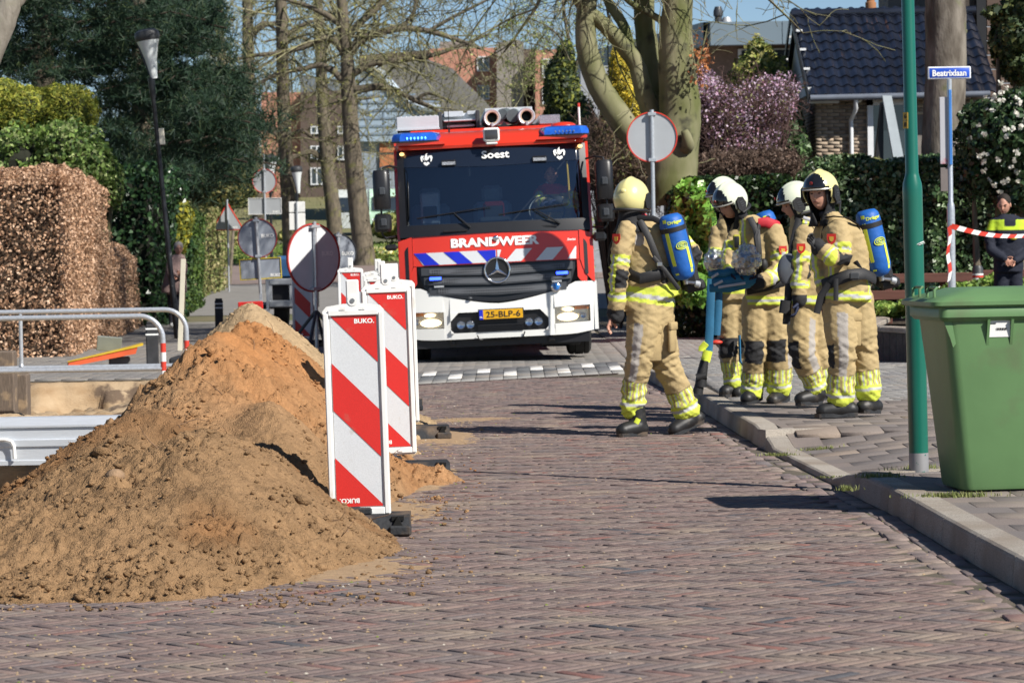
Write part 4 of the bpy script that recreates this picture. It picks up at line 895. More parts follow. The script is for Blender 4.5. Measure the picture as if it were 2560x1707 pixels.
# bumper with openings
def btop(x): a = abs(x); return .72 + .17 * min(1, a / .86) ** 1.5 + (.05 if a > .95 else .05 * max(0, (a - .85) / .1))
def bbot(x): a = abs(x); return .30 + .05 * max(0, (a - .9) / .32)
b = MB()
def itop(x): return .635 - .0 * x
def iw_l(x): return .37
cols(b, rows(-.60, .60, 10, bbot, .375), 0, .05); cols(b, rows(-.60, .60, 12, .625, btop), 0, .05)
for s_ in (-1, 1):
    cols(b, sorted([(s_ * .60, bbot(.6), btop(.6)), (s_ * .64, bbot(.64), btop(.64)), (s_ * .68, bbot(.68), btop(.68))]), 0, .05)
    cols(b, sorted([(s_ * x, bbot(x), .44 + .02 * (x - .68)) for x in (.68, .8, .95, 1.06, 1.12)]), 0, .05); cols(b, sorted([(s_ * x, .64 + .03 * (x - .68), btop(x)) for x in (.68, .8, .95, 1.06, 1.12)]), 0, .05)
    cols(b, sorted([(s_ * x, bbot(x), btop(x)) for x in (1.12, 1.16, 1.20)]), 0, .05)
    # wrap round to the wheel arch
    yb = ys_(1.2, .6); pr = [(yb, bbot(1.2)), (yb + .02, btop(1.2)), (yb + .45, btop(1.2) - .01), (yb + .38, .62), (yb + .40, .36)]
    b.prism(pr, s_ * 1.17 if s_ > 0 else -1.215, 1.215 if s_ > 0 else -1.17, plane='YZ')
    b.prism([(s_ * .60, .375), (s_ * .60, .42), (s_ * .56, .375)], .01, .06); b.prism([(s_ * .60, .625), (s_ * .60, .52), (s_ * .50, .625)], .01, .06)
b.build('bumper', m_twht, TR, smooth=50)
b = MB(); b.box(-.62, .62, .055, .30, .33, .66); b.box(-1.15, -.66, .22, .3, .40, .68); b.box(.66, 1.15, .22, .3, .40, .68); b.box(-1.1, 1.1, .15, .9, .20, .36); b.box(-1.05, 1.05, .24, 1.0, .6, 1.6); b.build('underbody', m_tblk, TR)
b = MB(); b.box(-.27, .29, .02, .05, .38, .47)
for k in range(4): b.box(-.27, .29, .004, .03, .385 + k * .022, .392 + k * .022)
b.build('lower_intake', m_tblk, TR)
for s_ in (-1, 1):
    for dx in (.36, .475):
        b = MB(); b.lathe([(.001, .04), (.04, .03), (.05, .01)], (s_ * dx, .0, .475), 'Y', 20, caps=False); f = b.build('fog_lamp', m_chr, TR); g = MB(); g.ell((s_ * dx, .01, .475), (.049, .018, .049), 16, 8); g.build('lens', m_clear, f)
    # headlight
    b = MB(); cx = s_ * .90; cols(b, sorted([(s_ * x, .445 + .02 * (x - .68), .635 + .03 * (x - .68)) for x in (.685, .8, .95, 1.06, 1.115)]), .09, .01); hl = b.build('headlight', m_hl2, TR)
    b = MB(); b.ell((s_ * .84, .13, .512), (.13, .035, .048), 20, 10); b.build('bulb_glow', m_hl, hl)
    b = MB(); b.ell((s_ * .85, .10, .605), (.07, .02, .022), 14, 8); b.build('bulb_glow', m_hl, hl)
    b = MB(); cols(b, sorted([(s_ * x, .60, .64) for x in (.93, 1.0, 1.06, 1.11)]), .05, .02); b.build('indicator', m_amber, hl)
    b = MB(); b.lathe([(.001, .05), (.028, .04), (.034, .0)], (s_ * 1.03, .10, .52), 'Y', 16, caps=False); b.build('reflector', m_chr, hl)
    b = MB(); cols(b, sorted([(s_ * x, .44 + .02 * (x - .68), .64 + .03 * (x - .68)) for x in (.685, .8, .95, 1.06, 1.115)]), .012, .004); b.build('lens', m_clear, hl)
# number plate
b = MB(); b.box(-.26, .30, -.03, -.012, .52, .655, bev=.006); b.build('number_plate', m_tblk, TR)
b = MB(); b.box(-.245, .285, -.036, -.03, .532, .645, bev=.003); pl = b.build('plate_face', mat('plate_orange', (.72, .38, .01), .45), TR)
b = MB(); b.box(-.246, -.20, -.0385, -.0345, .531, .646); b.build('plate_blue', m_blue, pl); e = text('lettering', 'NL', .02, m_txtw, pl, bold=.02); e.location = (-.223, -.041, .56)
e = text('lettering', '25-BLP-6', .075, m_black, pl, bold=.012, w=.42); e.location = (.045, -.040, .589)
# grille
def gt(x): return 1.215
def gb(x): return .755 + .16 * min(1, abs(x) / .92) ** 1.6
b = MB(); cols(b, [(x, min(gb(x) + (0 if abs(x) < .9 else (abs(x) - .9) * 3.2), 1.2), gt(x)) for x in lin(-.97, .97, 24)], .03, .05); b.build('grille', m_tblk, TR, smooth=30)
for (z0, z1, sl, w0) in ((1.10, 1.195, .0, .93), (.985, 1.075, .0, .90), (.86, .95, .0, .84)):
    b = MB()
    for s_ in (-1, 1):
        xs_ = [s_ * x for x in lin(.0, w0, 14)]
        cols(b, sorted([(x, z0 - .035 * (1 - abs(x)), z1 - .03 * (1 - abs(x))) for x in xs_]), -.012, .03)
    f = b.build('grille_slat', m_tgry, TR, smooth=30)
    b = MB(); cols(b, sorted([(x, z0 + .018 - .035 * (1 - abs(x)), z1 - .018 - .03 * (1 - abs(x))) for x in lin(-w0 + .1, w0 - .1, 28)]), -.0165, .004); b.build('perforation', m_perf, f, smooth=0)
b = MB(); cols(b, rows(-.86, .86, 20, lambda x: gb(x) - .012, lambda x: gb(x) + .04), -.008, .03); b.build('grille_trim', m_tblk, TR)
# star emblem
ez, ey = 1.125, ys_(0, 1.1) - .035
b = MB(); ring = [(math.sin(a) * .152, 0, math.cos(a) * .152) for a in np.linspace(0, 2 * PI, 49)]
b.tube(ring, .0125, 10, caps=False); em = b.build('emblem_ring', m_chr, TR); em.location = (0, ey, ez)
b = MB(); b.lathe([(.001, .012), (.143, .012), (.143, .03)], (0, 0, 0), 'Y', 40, caps=False); o = b.build('emblem_disc', m_tblk, em)
b = MB()
for k in range(3):
    a = k * 2 * PI / 3; d = V(math.sin(a), 0, math.cos(a)); q = V(math.cos(a), 0, -math.sin(a)); c0 = d * .148; e1 = V(math.sin(a + PI / 3), 0, math.cos(a + PI / 3)) * .026; e2 = V(math.sin(a - PI / 3), 0, math.cos(a - PI / 3)) * .026
    top = V(0, -.022, 0); b._add([c0, e1, V(0, 0, 0) + top, e2, V(0, 0, 0)], [(0, 1, 2), (0, 2, 3), (0, 4, 1), (0, 3, 4)])
b.build('emblem_star', m_chr, em, smooth=0)
# LED flashers in the grille
for x, z in ((-.76, 1.055), (.79, 1.055)):
    b = MB(); b.box(x - .085, x + .085, ys_(x, z) - .045, ys_(x, z) - .015, z - .028, z + .028, bev=.008); f = b.build('flasher', m_tblk, TR)
    b = MB(); b.box(x - .072, x + .072, ys_(x, z) - .053, ys_(x, z) - .044, z - .018, z + .018, bev=.006); b.build('flasher_lens', m_blueled, f)
for x in (-.72, .72): b = MB(); b.box(x - .06, x + .06, ys_(x, .96) - .03, ys_(x, .96) - .014, .945, .967); b.build('light_module', m_sback, TR)
b = MB(); b.lathe([(.001, -.03), (.04, -.02), (.062, 0), (.062, .03)], (.71, ys_(.7, .88) - .03, .885), 'Y', 24, caps=False); f = b.build('round_light_ring', m_chr, TR); b = MB(); b.ell((.71, ys_(.7, .88) - .055, .885), (.04, .012, .04)); b.build('round_light_lens', mat('blue_round_lens', (.03, .2, .6), .1, coat=.5), f)
b = MB(); b.ell((-.35, ys_(.3, .8) - .02, .795), (.03, .02, .022)); b.build('tow_cap', m_tgry, TR)
# red front panel, corner deflectors
b = MB(); cols(b, rows(-1.02, 1.02, 24, 1.212, 1.585), 0, .03, nz=3); b.build('front_panel', m_tred, TR, smooth=60)
for s_ in (-1, 1):
    b = MB(); P_ = [(1.025, 1.212, 1.57), (1.06, 1.10, 1.565), (1.10, 1.02, 1.55), (1.15, .96, 1.54), (1.195, .93, 1.52)]
    cols(b, sorted([(s_ * x, a, c) for x, a, c in P_]), -.012, .04, nz=4)
    cols(b, sorted([(s_ * x, a, c) for x, a, c in [(.985, 1.00, 1.205), (1.02, .95, 1.205), (1.06, .93, 1.11), (1.10, .93, 1.03)]]), .0, .03, nz=2)
    b.build('corner_panel', m_tred, TR, smooth=60)
    b = MB(); cols(b, sorted([(s_ * x, a, c) for x, a, c in [(1.075, 1.05, 1.46), (1.10, 1.02, 1.44), (1.12, 1.03, 1.40)]]), -.016, .004, nz=3); b.build('corner_slot', m_tblk, TR)
# stripes
def stripe(xt0, xt1, xb0, xb1, m, name, off=-.004):
    z1, z0 = 1.372, 1.222; n = 8; b = MB(); vs = []
    for k in range(n + 1):
        f_ = k / n; z = z0 + (z1 - z0) * f_
        for q in range(5):
            g_ = q / 4; x = (xb0 + (xt0 - xb0) * f_) * (1 - g_) + (xb1 + (xt1 - xb1) * f_) * g_; vs.append((x, ys_(x, z) + off, z))
    fs = [(k * 5 + q, k * 5 + q + 1, (k + 1) * 5 + q + 1, (k + 1) * 5 + q) for k in range(n) for q in range(4)]
    b._add(vs, fs); b.build(name, m, TR)
stripe(-1.01, -.005, -.90, -.005, m_refw, 'white_band'); 
for (a, c, d, e_) in ((-1.01, -.86, -.885, -.70), (-.645, -.455, -.48, -.295), (-.235, -.01, -.11, -.01)): stripe(a, c, d, e_, m_blue, 'blue_stripe', -.007)
for (a, c, d, e_) in ((.24, .44, .10, .30), (.62, .825, .475, .685), (.97, .985, .87, .975), (.01, .06, .01, .012)): stripe(a, c, d, e_, m_refw, 'white_stripe', -.0045)
def fit_text(e, off):   # wrap lettering onto the curved front
    for v in e.data.vertices:
        x, z = v.co.x + e.location.x, v.co.z + e.location.z; v.co.y = ys_(x, z) + off - e.location.y
e = text('lettering', 'BRANDWEER', .112, m_txtw, TR, bold=.045, w=1.08); e.location = (-.01, 0, 1.475); fit_text(e, -.009)
e = text('lettering', 'Ziegler', .035, m_txtw, TR, bold=.02, w=.11); e.location = (.93, 0, 1.455); fit_text(e, -.004)
b = MB(); b.ell((.0, ys_(0, 1.5) - .012, 1.515), (.034, .014, .034)); b.build('badge', m_chr, TR)
# cowl, windscreen frame and glass
b = MB(); cols(b, rows(-1.17, 1.17, 26, lambda x: 1.59 - .02 * abs(x), 1.715), -.012, .05, nz=2)
for s_ in (-1, 1): b2 = [(s_ * x, 1.56, 2.66) for x in (1.075, 1.12, 1.165)]; cols(b, sorted([(s_ * (x_), 1.7, 2.64) for x_ in (1.085, 1.12, 1.165)]), -.01, .05, nz=8)
b.build('windscreen_frame', m_tblk, TR, smooth=60)
b = MB(); cols(b, rows(-1.10, 1.10, 26, 1.70, 2.66), .0, .004, nz=10); b.build('windscreen', m_glass, TR, smooth=80)
m_band = mat('glossy_black_band', (.010, .014, .024), .06, coat=1., var=.02)
b = MB(); cols(b, rows(-1.12, 1.12, 26, lambda x: 2.40 + .03 * abs(x), 2.665), -.006, .004, nz=4); b.build('visor_band', m_band, TR, smooth=80)
e = text('lettering', 'Soest', .095, m_txtw, TR, bold=.02, w=.34); e.location = (.05, 0, 2.545); fit_text(e, -.03)
def emblem_at(x, z):
    b = MB(); fl = [(0, -.005), (.022, .012), (.03, .035), (.018, .05), (.012, .032), (.004, .055), (.008, .082), (-.012, .06), (-.02, .035), (-.018, .012)]
    b.prism(fl, -.002, .0)
    for s_ in (-1, 1): b.prism([(s_ * .026, .05), (s_ * .055, .052), (s_ * .066, .03), (s_ * .056, -.01), (s_ * .042, -.018), (s_ * .045, .02), (s_ * .034, .032)], -.002, .0)
    b.prism([(-.028, -.022), (-.012, -.018), (0, -.032), (.012, -.018), (.028, -.022), (.034, -.038), (0, -.062), (-.034, -.038)], -.002, 0); b.prism([(-.03, .028), (-.016, -.010), (-.024, .0), (-.04, .015)], -.002, 0)
    o = b.build('fire_emblem', m_txtw, TR, smooth=0); o.location = (x, ys_(x, z) - .018, z); o.rotation_euler = (-.25, 0, math.atan(.29 * (x / 1.15) ** 1.6) if x > 0 else -math.atan(.29 * (-x / 1.15) ** 1.6)); o.scale = (1.15, 1, 1.15)
emblem_at(-.80, 2.51); emblem_at(.84, 2.51)
for x in (-.53, .59): b = MB(); b.box(x - .09, x + .09, ys_(x, 2.46) - .05, ys_(x, 2.46) - .012, 2.43, 2.50, bev=.01); f = b.build('strobe', m_tblk, TR); b = MB(); b.box(x - .08, x + .08, ys_(x, 2.46) - .053, ys_(x, 2.46) - .048, 2.44, 2.478); b.build('strobe_lens', mat('led_array', (.45, .48, .52), .3, scale=120, col2=(.1, .1, .12), thr=(.48, .52)), f)
b = MB(); b.box(-.30, -.26, ys_(0, 2.4) + .02, ys_(0, 2.4) + .12, 2.28, 2.42, bev=.015); b.build('camera_pod', m_tblk, TR)
# wipers
for (x0, x1, px_) in ((-.05, -.95, -.32), (.92, .05, .78)):
    b = MB(); L_ = lin(x0 - .0, x1, 10); b.tube([(px_ + .02, ys_(px_, 1.66) - .03, 1.655), ((px_ + (x0 + x1) / 2) / 2, ys_((x0 + x1) / 2, 1.75) - .05, 1.76), ((x0 + x1) / 2, ys_((x0 + x1) / 2, 1.83) - .04, 1.80 + .05)], [.014, .011, .008], 6)
    b.tube([(x, ys_(x, 1.82) - .02, 1.78 + .10 * (x - x1) / (x0 - x1) + .02) for x in L_], .007, 5); b.box(px_ - .32, px_ - .02, ys_(px_, 1.64) - .035, ys_(px_, 1.64) - .015, 1.615, 1.645, bev=.006); b.build('wiper', m_tblk, TR)
# cab shell: sides, roof, back; interior
b = MB()
def plan(hw, yf, yb_, r=.16, n=6):
    P_ = []
    for k in range(n + 1): a = PI + PI / 2 * k / n; P_.append((-hw + r + r * math.cos(a), yf + r + r * math.sin(a)))
    for k in range(n + 1): a = 1.5 * PI + PI / 2 * k / n; P_.append((hw - r + r * math.cos(a), yf + r + r * math.sin(a)))
    P_ += [(hw, yb_), (-hw, yb_)]; return P_
loft(b, [(plan(1.14, .34, 3.4), 2.645), (plan(1.155, .33, 3.4), 2.68), (plan(1.15, .40, 3.4), 2.76), (plan(1.08, .55, 3.4), 2.83), (plan(.9, .8, 3.3), 2.86)]); b.build('roof', m_tred, TR, smooth=40)
for s_ in (-1, 1):
    b = MB(); b.prism([(.26, .62), (.26, 1.6), (.5, 2.66), (3.4, 2.66), (3.4, .62)], s_ * 1.165 if s_ > 0 else -1.20, 1.20 if s_ > 0 else -1.165, plane='YZ'); b.build('cab_side', m_tred, TR)
    b = MB(); b.prism([(.42, 1.62), (.62, 2.45), (1.45, 2.45), (1.45, 1.62)], s_ * 1.201 if s_ > 0 else -1.207, 1.207 if s_ > 0 else -1.201, plane='YZ'); b.build('side_window', m_band, TR)
    b = MB(); b.ell((s_ * 1.10, .42, 2.60), (.03, .03, .022)); b.build('marker_lamp', mat('marker_amber', (.9, .5, .2), .3, emit=(1, .55, .2), es=1.6), TR)
m_int = mat('interior_dark', (.03, .035, .042), .8); m_int2 = mat('interior_blue_grey', (.10, .14, .18), .7)
b = MB(); b.box(-1.15, 1.15, 2.2, 2.25, .9, 2.66); b.box(-1.15, 1.15, .3, 2.2, .9, 1.0); b.build('cab_interior', m_int, TR)
b = MB(); b.box(-1.12, 1.12, .24, .62, 1.5, 1.72, bev=.04); b.box(-.2, .2, .2, .5, 1.70, 1.78, bev=.03); b.build('dashboard', mat('dash_grey', (.05, .06, .07), .5), TR)
b = MB(); b.box(-.13, .13, .35, .5, 1.74, 1.97, bev=.03); b.box(-.10, .10, .33, .36, 1.76, 1.93, bev=.01); b.build('radio_console', mat('console_red', (.16, .015, .02), .5), TR)
b = MB(); b.box(-.115, .115, .325, .348, 1.75, 1.92, bev=.01); b.build('console_face', m_tblk, TR)
for x in (-.78, .0, .72):
    b = MB(); b.box(x - .24, x + .24, 1.0, 1.16, 1.35, 1.98, bev=.05); b.box(x - .13, x + .13, 1.02, 1.12, 1.98, 2.18, bev=.04); b.build('seat', m_int2, TR)
b = MB(); b.box(-.90, -.66, .8, .86, 1.72, 2.12, bev=.02); b.build('breathing_rack', mat('rack_grey', (.28, .33, .38), .6), TR)
b = MB(); b.box(-.87, -.70, .77, .80, 1.80, 1.95, bev=.01); b.build('rack_pad', m_int, TR)
b = MB(); ring = [(math.cos(a) * .22, math.sin(a) * .10, math.sin(a) * .19) for a in np.linspace(0, 2 * PI, 33)]; b.tube(ring, .014, 8, caps=False); b.tube([(-.2, 0, 0), (.2, 0, 0)], .014, 6); o = b.build('steering_wheel', m_tblk, TR); o.location = (.66, .52, 1.82)
b = MB(); b.tube([(.93, .40, 2.42), (.945, .42, 1.95)], [.010, .014], 6); b.build('yellow_strap', mat('strap_yellow', (.6, .36, .04), .6), TR)
# mirrors
for s_ in (-1, 1):
    b = MB(); b.tube([(s_ * 1.16, .35, 2.44), (s_ * 1.26, .20, 2.46), (s_ * 1.36, .1, 2.44), (s_ * 1.38, .08, 2.34), (s_ * 1.38, .08, 1.62), (s_ * 1.34, .1, 1.58), (s_ * 1.18, .35, 1.60)], .013, 8); ml = b.build('mirror_arm', m_tblk, TR)
    b = MB(); loft(b, [(rrect(s_ * 1.365 - .10, s_ * 1.365 + .10, .02, .20, .06), 1.93), (rrect(s_ * 1.365 - .105, s_ * 1.365 + .105, .0, .20, .07), 1.97), (rrect(s_ * 1.365 - .105, s_ * 1.365 + .105, .0, .20, .07), 2.37), (rrect(s_ * 1.365 - .09, s_ * 1.365 + .09, .03, .18, .06), 2.41)]); b.build('mirror', m_tblk, TR)
    b = MB(); loft(b, [(rrect(s_ * 1.365 - .09, s_ * 1.365 + .09, .03, .18, .06), 1.655), (rrect(s_ * 1.365 - .105, s_ * 1.365 + .105, .0, .18, .06), 1.69), (rrect(s_ * 1.365 - .105, s_ * 1.365 + .105, .0, .18, .06), 1.84), (rrect(s_ * 1.365 - .09, s_ * 1.365 + .09, .03, .18, .06), 1.87)]); b.build('wide_angle_mirror', m_tblk, TR)
    for zc in (2.15, 1.77): b = MB(); b.box(s_ * 1.36 - .04, s_ * 1.36 + .04, -.02, .02, zc - .05, zc + .05, bev=.015); b.build('mirror_clamp', m_tgry, TR)
b = MB(); b.box(1.20, 1.36, .1, .3, 1.42, 1.53, bev=.03); b.build('kerb_mirror', m_tblk, TR); b = MB(); b.box(-1.36, -1.20, .1, .3, 1.42, 1.50, bev=.03); b.build('kerb_mirror', m_tblk, TR)
# roof light bars
for s_ in (-1, 1):
    b = MB(); x0, x1 = sorted((s_ * .60, s_ * 1.20)); P_ = [(s_ * .60, .50), (s_ * .66, .30), (s_ * 1.12, .26), (s_ * 1.22, .36), (s_ * 1.22, .70), (s_ * .62, .74)]
    if s_ > 0: P_ = P_[::1]
    sh = lambda k, dz: [((a - s_ * .9) * k + s_ * .9, (c - .5) * k + .5) for a, c in P_]
    if s_ < 0: rv = lambda q: q[::-1]
    else: rv = lambda q: q
    loft(b, [(rv(sh(1.0, 0)), 2.735), (rv(sh(1.0, 0)), 2.755)]); b.build('light_bar_base', m_tblk, TR, smooth=0)
    b = MB(); loft(b, [(rv(sh(.985, 0)), 2.755), (rv(sh(.98, 0)), 2.80), (rv(sh(.90, 0)), 2.845), (rv(sh(.7, 0)), 2.86)]); lb = b.build('light_bar', m_blub, TR, smooth=35)
    b = MB()
    for k in range(6): b.ell((s_ * (.80 + k * .045), .262, 2.785 + .0 * k), (.010, .006, .016), 8, 6)
    o = b.build('light_bar_led', m_cyan if s_ < 0 else mat('led_dark', (.1, .15, .3), .3), lb)
    b = MB(); b.prism([(s_ * .56, 2.70), (s_ * 1.19, 2.70), (s_ * 1.19, 2.735), (s_ * .6, 2.735)], .30, .8); b.build('light_bar_mount', m_tred, TR)
b = MB(); b.box(-.09, .11, .20, .32, 2.70, 2.87, bev=.02); wl_ = b.build('work_light', m_white, TR); b = MB(); b.box(-.07, .09, .192, .205, 2.725, 2.845, bev=.01); b.build('work_light_face', mat('work_light_dark', (.05, .05, .055), .25, coat=.5), wl_)
b = MB(); b.box(-.06, .08, .2, .36, 2.665, 2.69, bev=.008); b.build('work_light_foot', m_white, wl_)
# superstructure behind the cab
b = MB(); b.box(-1.22, 1.22, 3.42, 7.8, .45, 2.90, bev=.03); b.build('rear_body', m_tred, TR)
b = MB()
for s_ in (-1, 1): b.box(s_ * 1.222 - .004, s_ * 1.222 + .004, 3.5, 7.6, .8, 1.0)
b.build('side_stripe', m_refw, TR)
m_check = mat('chequer_plate', (.62, .62, .66), .3, metal=.8, scale=90, var=.15, thr=(.45, .55), bump=.5, bscale=90)
b = MB(); b.box(-1.16, -.62, 1.6, 5.6, 2.94, 3.11, bev=.01); b.box(-1.17, -.61, 1.58, 1.6, 2.935, 2.955)
for k in range(8): b.ell((-1.10 + k * .062, 1.62, 3.112), (.018, .018, .008), 8, 4)
b.build('roof_box', m_alu, TR); b = MB(); b.box(-1.15, -.7, 1.7, 1.8, 2.86, 2.95); b.box(-.62, .95, 1.9, 2.0, 2.84, 2.90); b.box(-1.0, 1.0, 3.0, 3.1, 2.85, 3.0); b.build('roof_rack', m_tblk, TR)
b = MB(); b.box(-.60, -.12, 2.2, 5.9, 3.06, 3.15, bev=.01); b.build('ladder', m_alu, TR)
for k, (xa, xb_, za, zb_) in enumerate(((-.56, -.14, 3.03, 3.055), (-.52, -.16, 2.96, 2.99), (-.55, -.30, 3.10, 3.17), (-.25, -.1, 3.12, 3.17))): b = MB(); b.box(xa, xb_, 1.8 + .1 * k, 2.2 + .1 * k, za, zb_, bev=.008); b.build('ladder_rung', m_alu, TR)
for x in (-.60, -.12): b = MB(); b.box(x - .025, x + .025, 1.75, 5.5, 2.90, 3.16, bev=.01); b.build('ladder_rail', m_tgry, TR)
for x in (.06, .50):
    b = MB(); b.lathe([(.066, 1.72), (.075, 1.64), (.10, 1.63), (.112, 1.66), (.112, 1.78), (.095, 1.8), (.09, 6.0)], (x, 0, 3.05), 'Y', 28, caps=False); f = b.build('suction_hose', m_alu, TR); b = MB(); b.lathe([(.068, 1.66), (.068, 2.2), (.001, 2.2)], (x, 0, 3.05), 'Y', 24, caps=False); b.build('hose_bore', m_tblk, f)
    b = MB(); b.lathe([(.066, 1.64), (.078, 1.632), (.086, 1.645)], (x, 0, 3.05), 'Y', 24, caps=False); b.build('seal_ring', mat('seal_tan', (.55, .42, .3), .6), f); b = MB(); b.box(x - .015, x + .015, 1.58, 1.64, 2.93, 2.985, bev=.004); b.build('latch', m_sback, f)
b = MB(); b.tube([(.2, 1.9, 3.10), (.26, 2.2, 3.12), (.3, 3.0, 3.1)], .07, 12); b.tube([(.33, 1.8, 3.07), (.36, 2.3, 3.10), (.36, 3.2, 3.1)], .085, 12); b.build('rubber_hose', mat('hose_grey', (.10, .12, .13), .5), TR)
zig = [(-.1, 2.97), (.0, 2.915), (.12, 2.915), (.21, 2.985), (.29, 2.915), (.38, 2.915), (.45, 2.915), (.56, 2.915), (.64, 2.97), (.64, 2.86), (-.1, 2.86)]
b = MB(); b.prism(zig, 1.62, 1.66); b.build('hose_cradle', m_tblk, TR, smooth=0)
b = MB(); b.box(-.02, .60, 2.3, 6.0, 3.13, 3.20, bev=.01); b.box(.0, .38, 1.5, 1.56, 2.84, 2.9, bev=.01); b.build('roof_ladder', mat('alu_bright', (.75, .76, .78), .4, metal=.5), TR)
b = MB(); b.box(.66, .93, 1.75, 4.5, 2.94, 3.06, bev=.01); b.build('tread_plate_box', m_check, TR)
b = MB(); b.tube([(.6, 1.5, 2.86), (.75, 1.45, 2.90), (.95, 1.5, 2.88)], .02, 6); b.tube([(-.5, .9, 2.84), (-.5, .9, 3.24)], .005, 5); b.tube([(-.5, .9, 2.82), (-.5, .9, 2.9)], .012, 6); b.build('antenna', m_tblk, TR)
b = MB(); b.box(-1.0, 1.0, 1.2, 1.6, 2.84, 2.91, bev=.02); b.ell((.93, .95, 2.88), (.16, .12, .05)); b.build('roof_hatch', m_tred, TR)
b = MB(); b.tube([(1.20, 2.2, 2.8), (1.20, 2.2, 3.16)], .014, 8); o = b.build('marker_pole', m_white, TR); b = MB(); b.tube([(1.20, 2.2, 3.16), (1.20, 2.2, 3.21)], .016, 8); b.build('marker_tip', m_red, o)
# wheels
for s_ in (-1, 1):
    for yw in (1.28, 5.4):
        x0, x1 = (s_ * 1.16, s_ * .86); b = MB(); b.lathe([(.26, x0), (.43, x0), (.47, x0 - s_ * .03), (.475, x0 - s_ * .08), (.462, x0 - s_ * .085), (.462, x0 - s_ * .095), (.475, x0 - s_ * .10), (.475, x0 - s_ * .20), (.462, x0 - s_ * .205), (.462, x0 - s_ * .215), (.475, x0 - s_ * .22), (.465, x1 + s_ * .02), (.42, x1), (.26, x1)], (0, yw, .48), 'X', 40); w = b.build('wheel', m_tyre, TR)
        b = MB(); b.lathe([(.001, x0 - s_ * .05), (.25, x0 - s_ * .03), (.27, x0)], (0, yw, .48), 'X', 24, caps=False); b.build('rim', m_sback, w)
b = MB(); b.tube([(-.85, 1.28, .48), (.85, 1.28, .48)], .07, 10); b.box(-.45, .45, .6, 7, .40, .7); b.tube([(-.28, .0, .34), (-.26, .03, .29), (-.1, .1, .27), (.2, .1, .27), (.28, .03, .30), (.30, .0, .36)], .008, 6); b.box(-.62, -.54, .1, .3, .22, .30, bev=.02); b.box(.58, .68, .1, .3, .22, .30, bev=.02); b.box(.5, 1.0, .45, .7, .15, .3, bev=.02); b.build('chassis', m_tblk, TR)
# ================================================================ PEOPLE
m_turn = mat('turnout_cloth', (.4, .3, .2), .85, attr='Col', var=.05, scale=30, bump=.25, bscale=70)
m_skin = mat('skin', (.52, .27, .19), .5, var=.08, scale=20, sss=.1)
m_hood = mat('hood_black', (.014, .014, .016), .8, bump=.4, bscale=30)
m_strap = mat('webbing_black', (.016, .016, .018), .6, bump=.2, bscale=200)
m_boot = mat('boot_leather', (.018, .018, .019), .5, var=.2, scale=12, dirt=((.12, .10, .08), 9, .6, .85))
m_glove = mat('glove_navy', (.012, .018, .05), .7, bump=.3, bscale=60)
m_tank = mat('tank_cover_blue', (.012, .11, .42), .55, var=.1, scale=14, bump=.35, bscale=26)
m_hv = mat('hivis_yellow', (.62, .72, .06), .6, var=.03)
m_silver = mat('silver_tape', (.50, .50, .52), .35, var=.05)
m_hely = mat('helmet_luminous_yellow', (.68, .62, .27), .32, var=.04, scale=5, coat=.4)
m_helw = mat('helmet_luminous_white', (.66, .70, .55), .3, var=.03, scale=5, coat=.5)
m_visor = mat('helmet_black', (.010, .010, .012), .12, coat=.8)
C_B = np.array([.40, .30, .15]); C_Y = np.array([.60, .68, .08]); C_S = np.array([.46, .46, .47]); C_K = np.array([.022, .022, .024]); C_G = np.array([.36, .33, .30]); C_R = np.array([.50, .025, .035])
def evald(o):
    dg = bpy.context.evaluated_depsgraph_get(); me = bpy.data.meshes.new_from_object(o.evaluated_get(dg)); return me
def fuse(mb, voxel, smooth=2, name='tmp'):
    o = mb.build(name, m_turn, smooth=0); md_ = o.modifiers.new('r', 'REMESH'); md_.mode = 'VOXEL'; md_.voxel_size = voxel; md_.adaptivity = 0
    if smooth: s_ = o.modifiers.new('s', 'SMOOTH'); s_.factor = .5; s_.iterations = smooth
    me = evald(o); bpy.data.objects.remove(o); return me
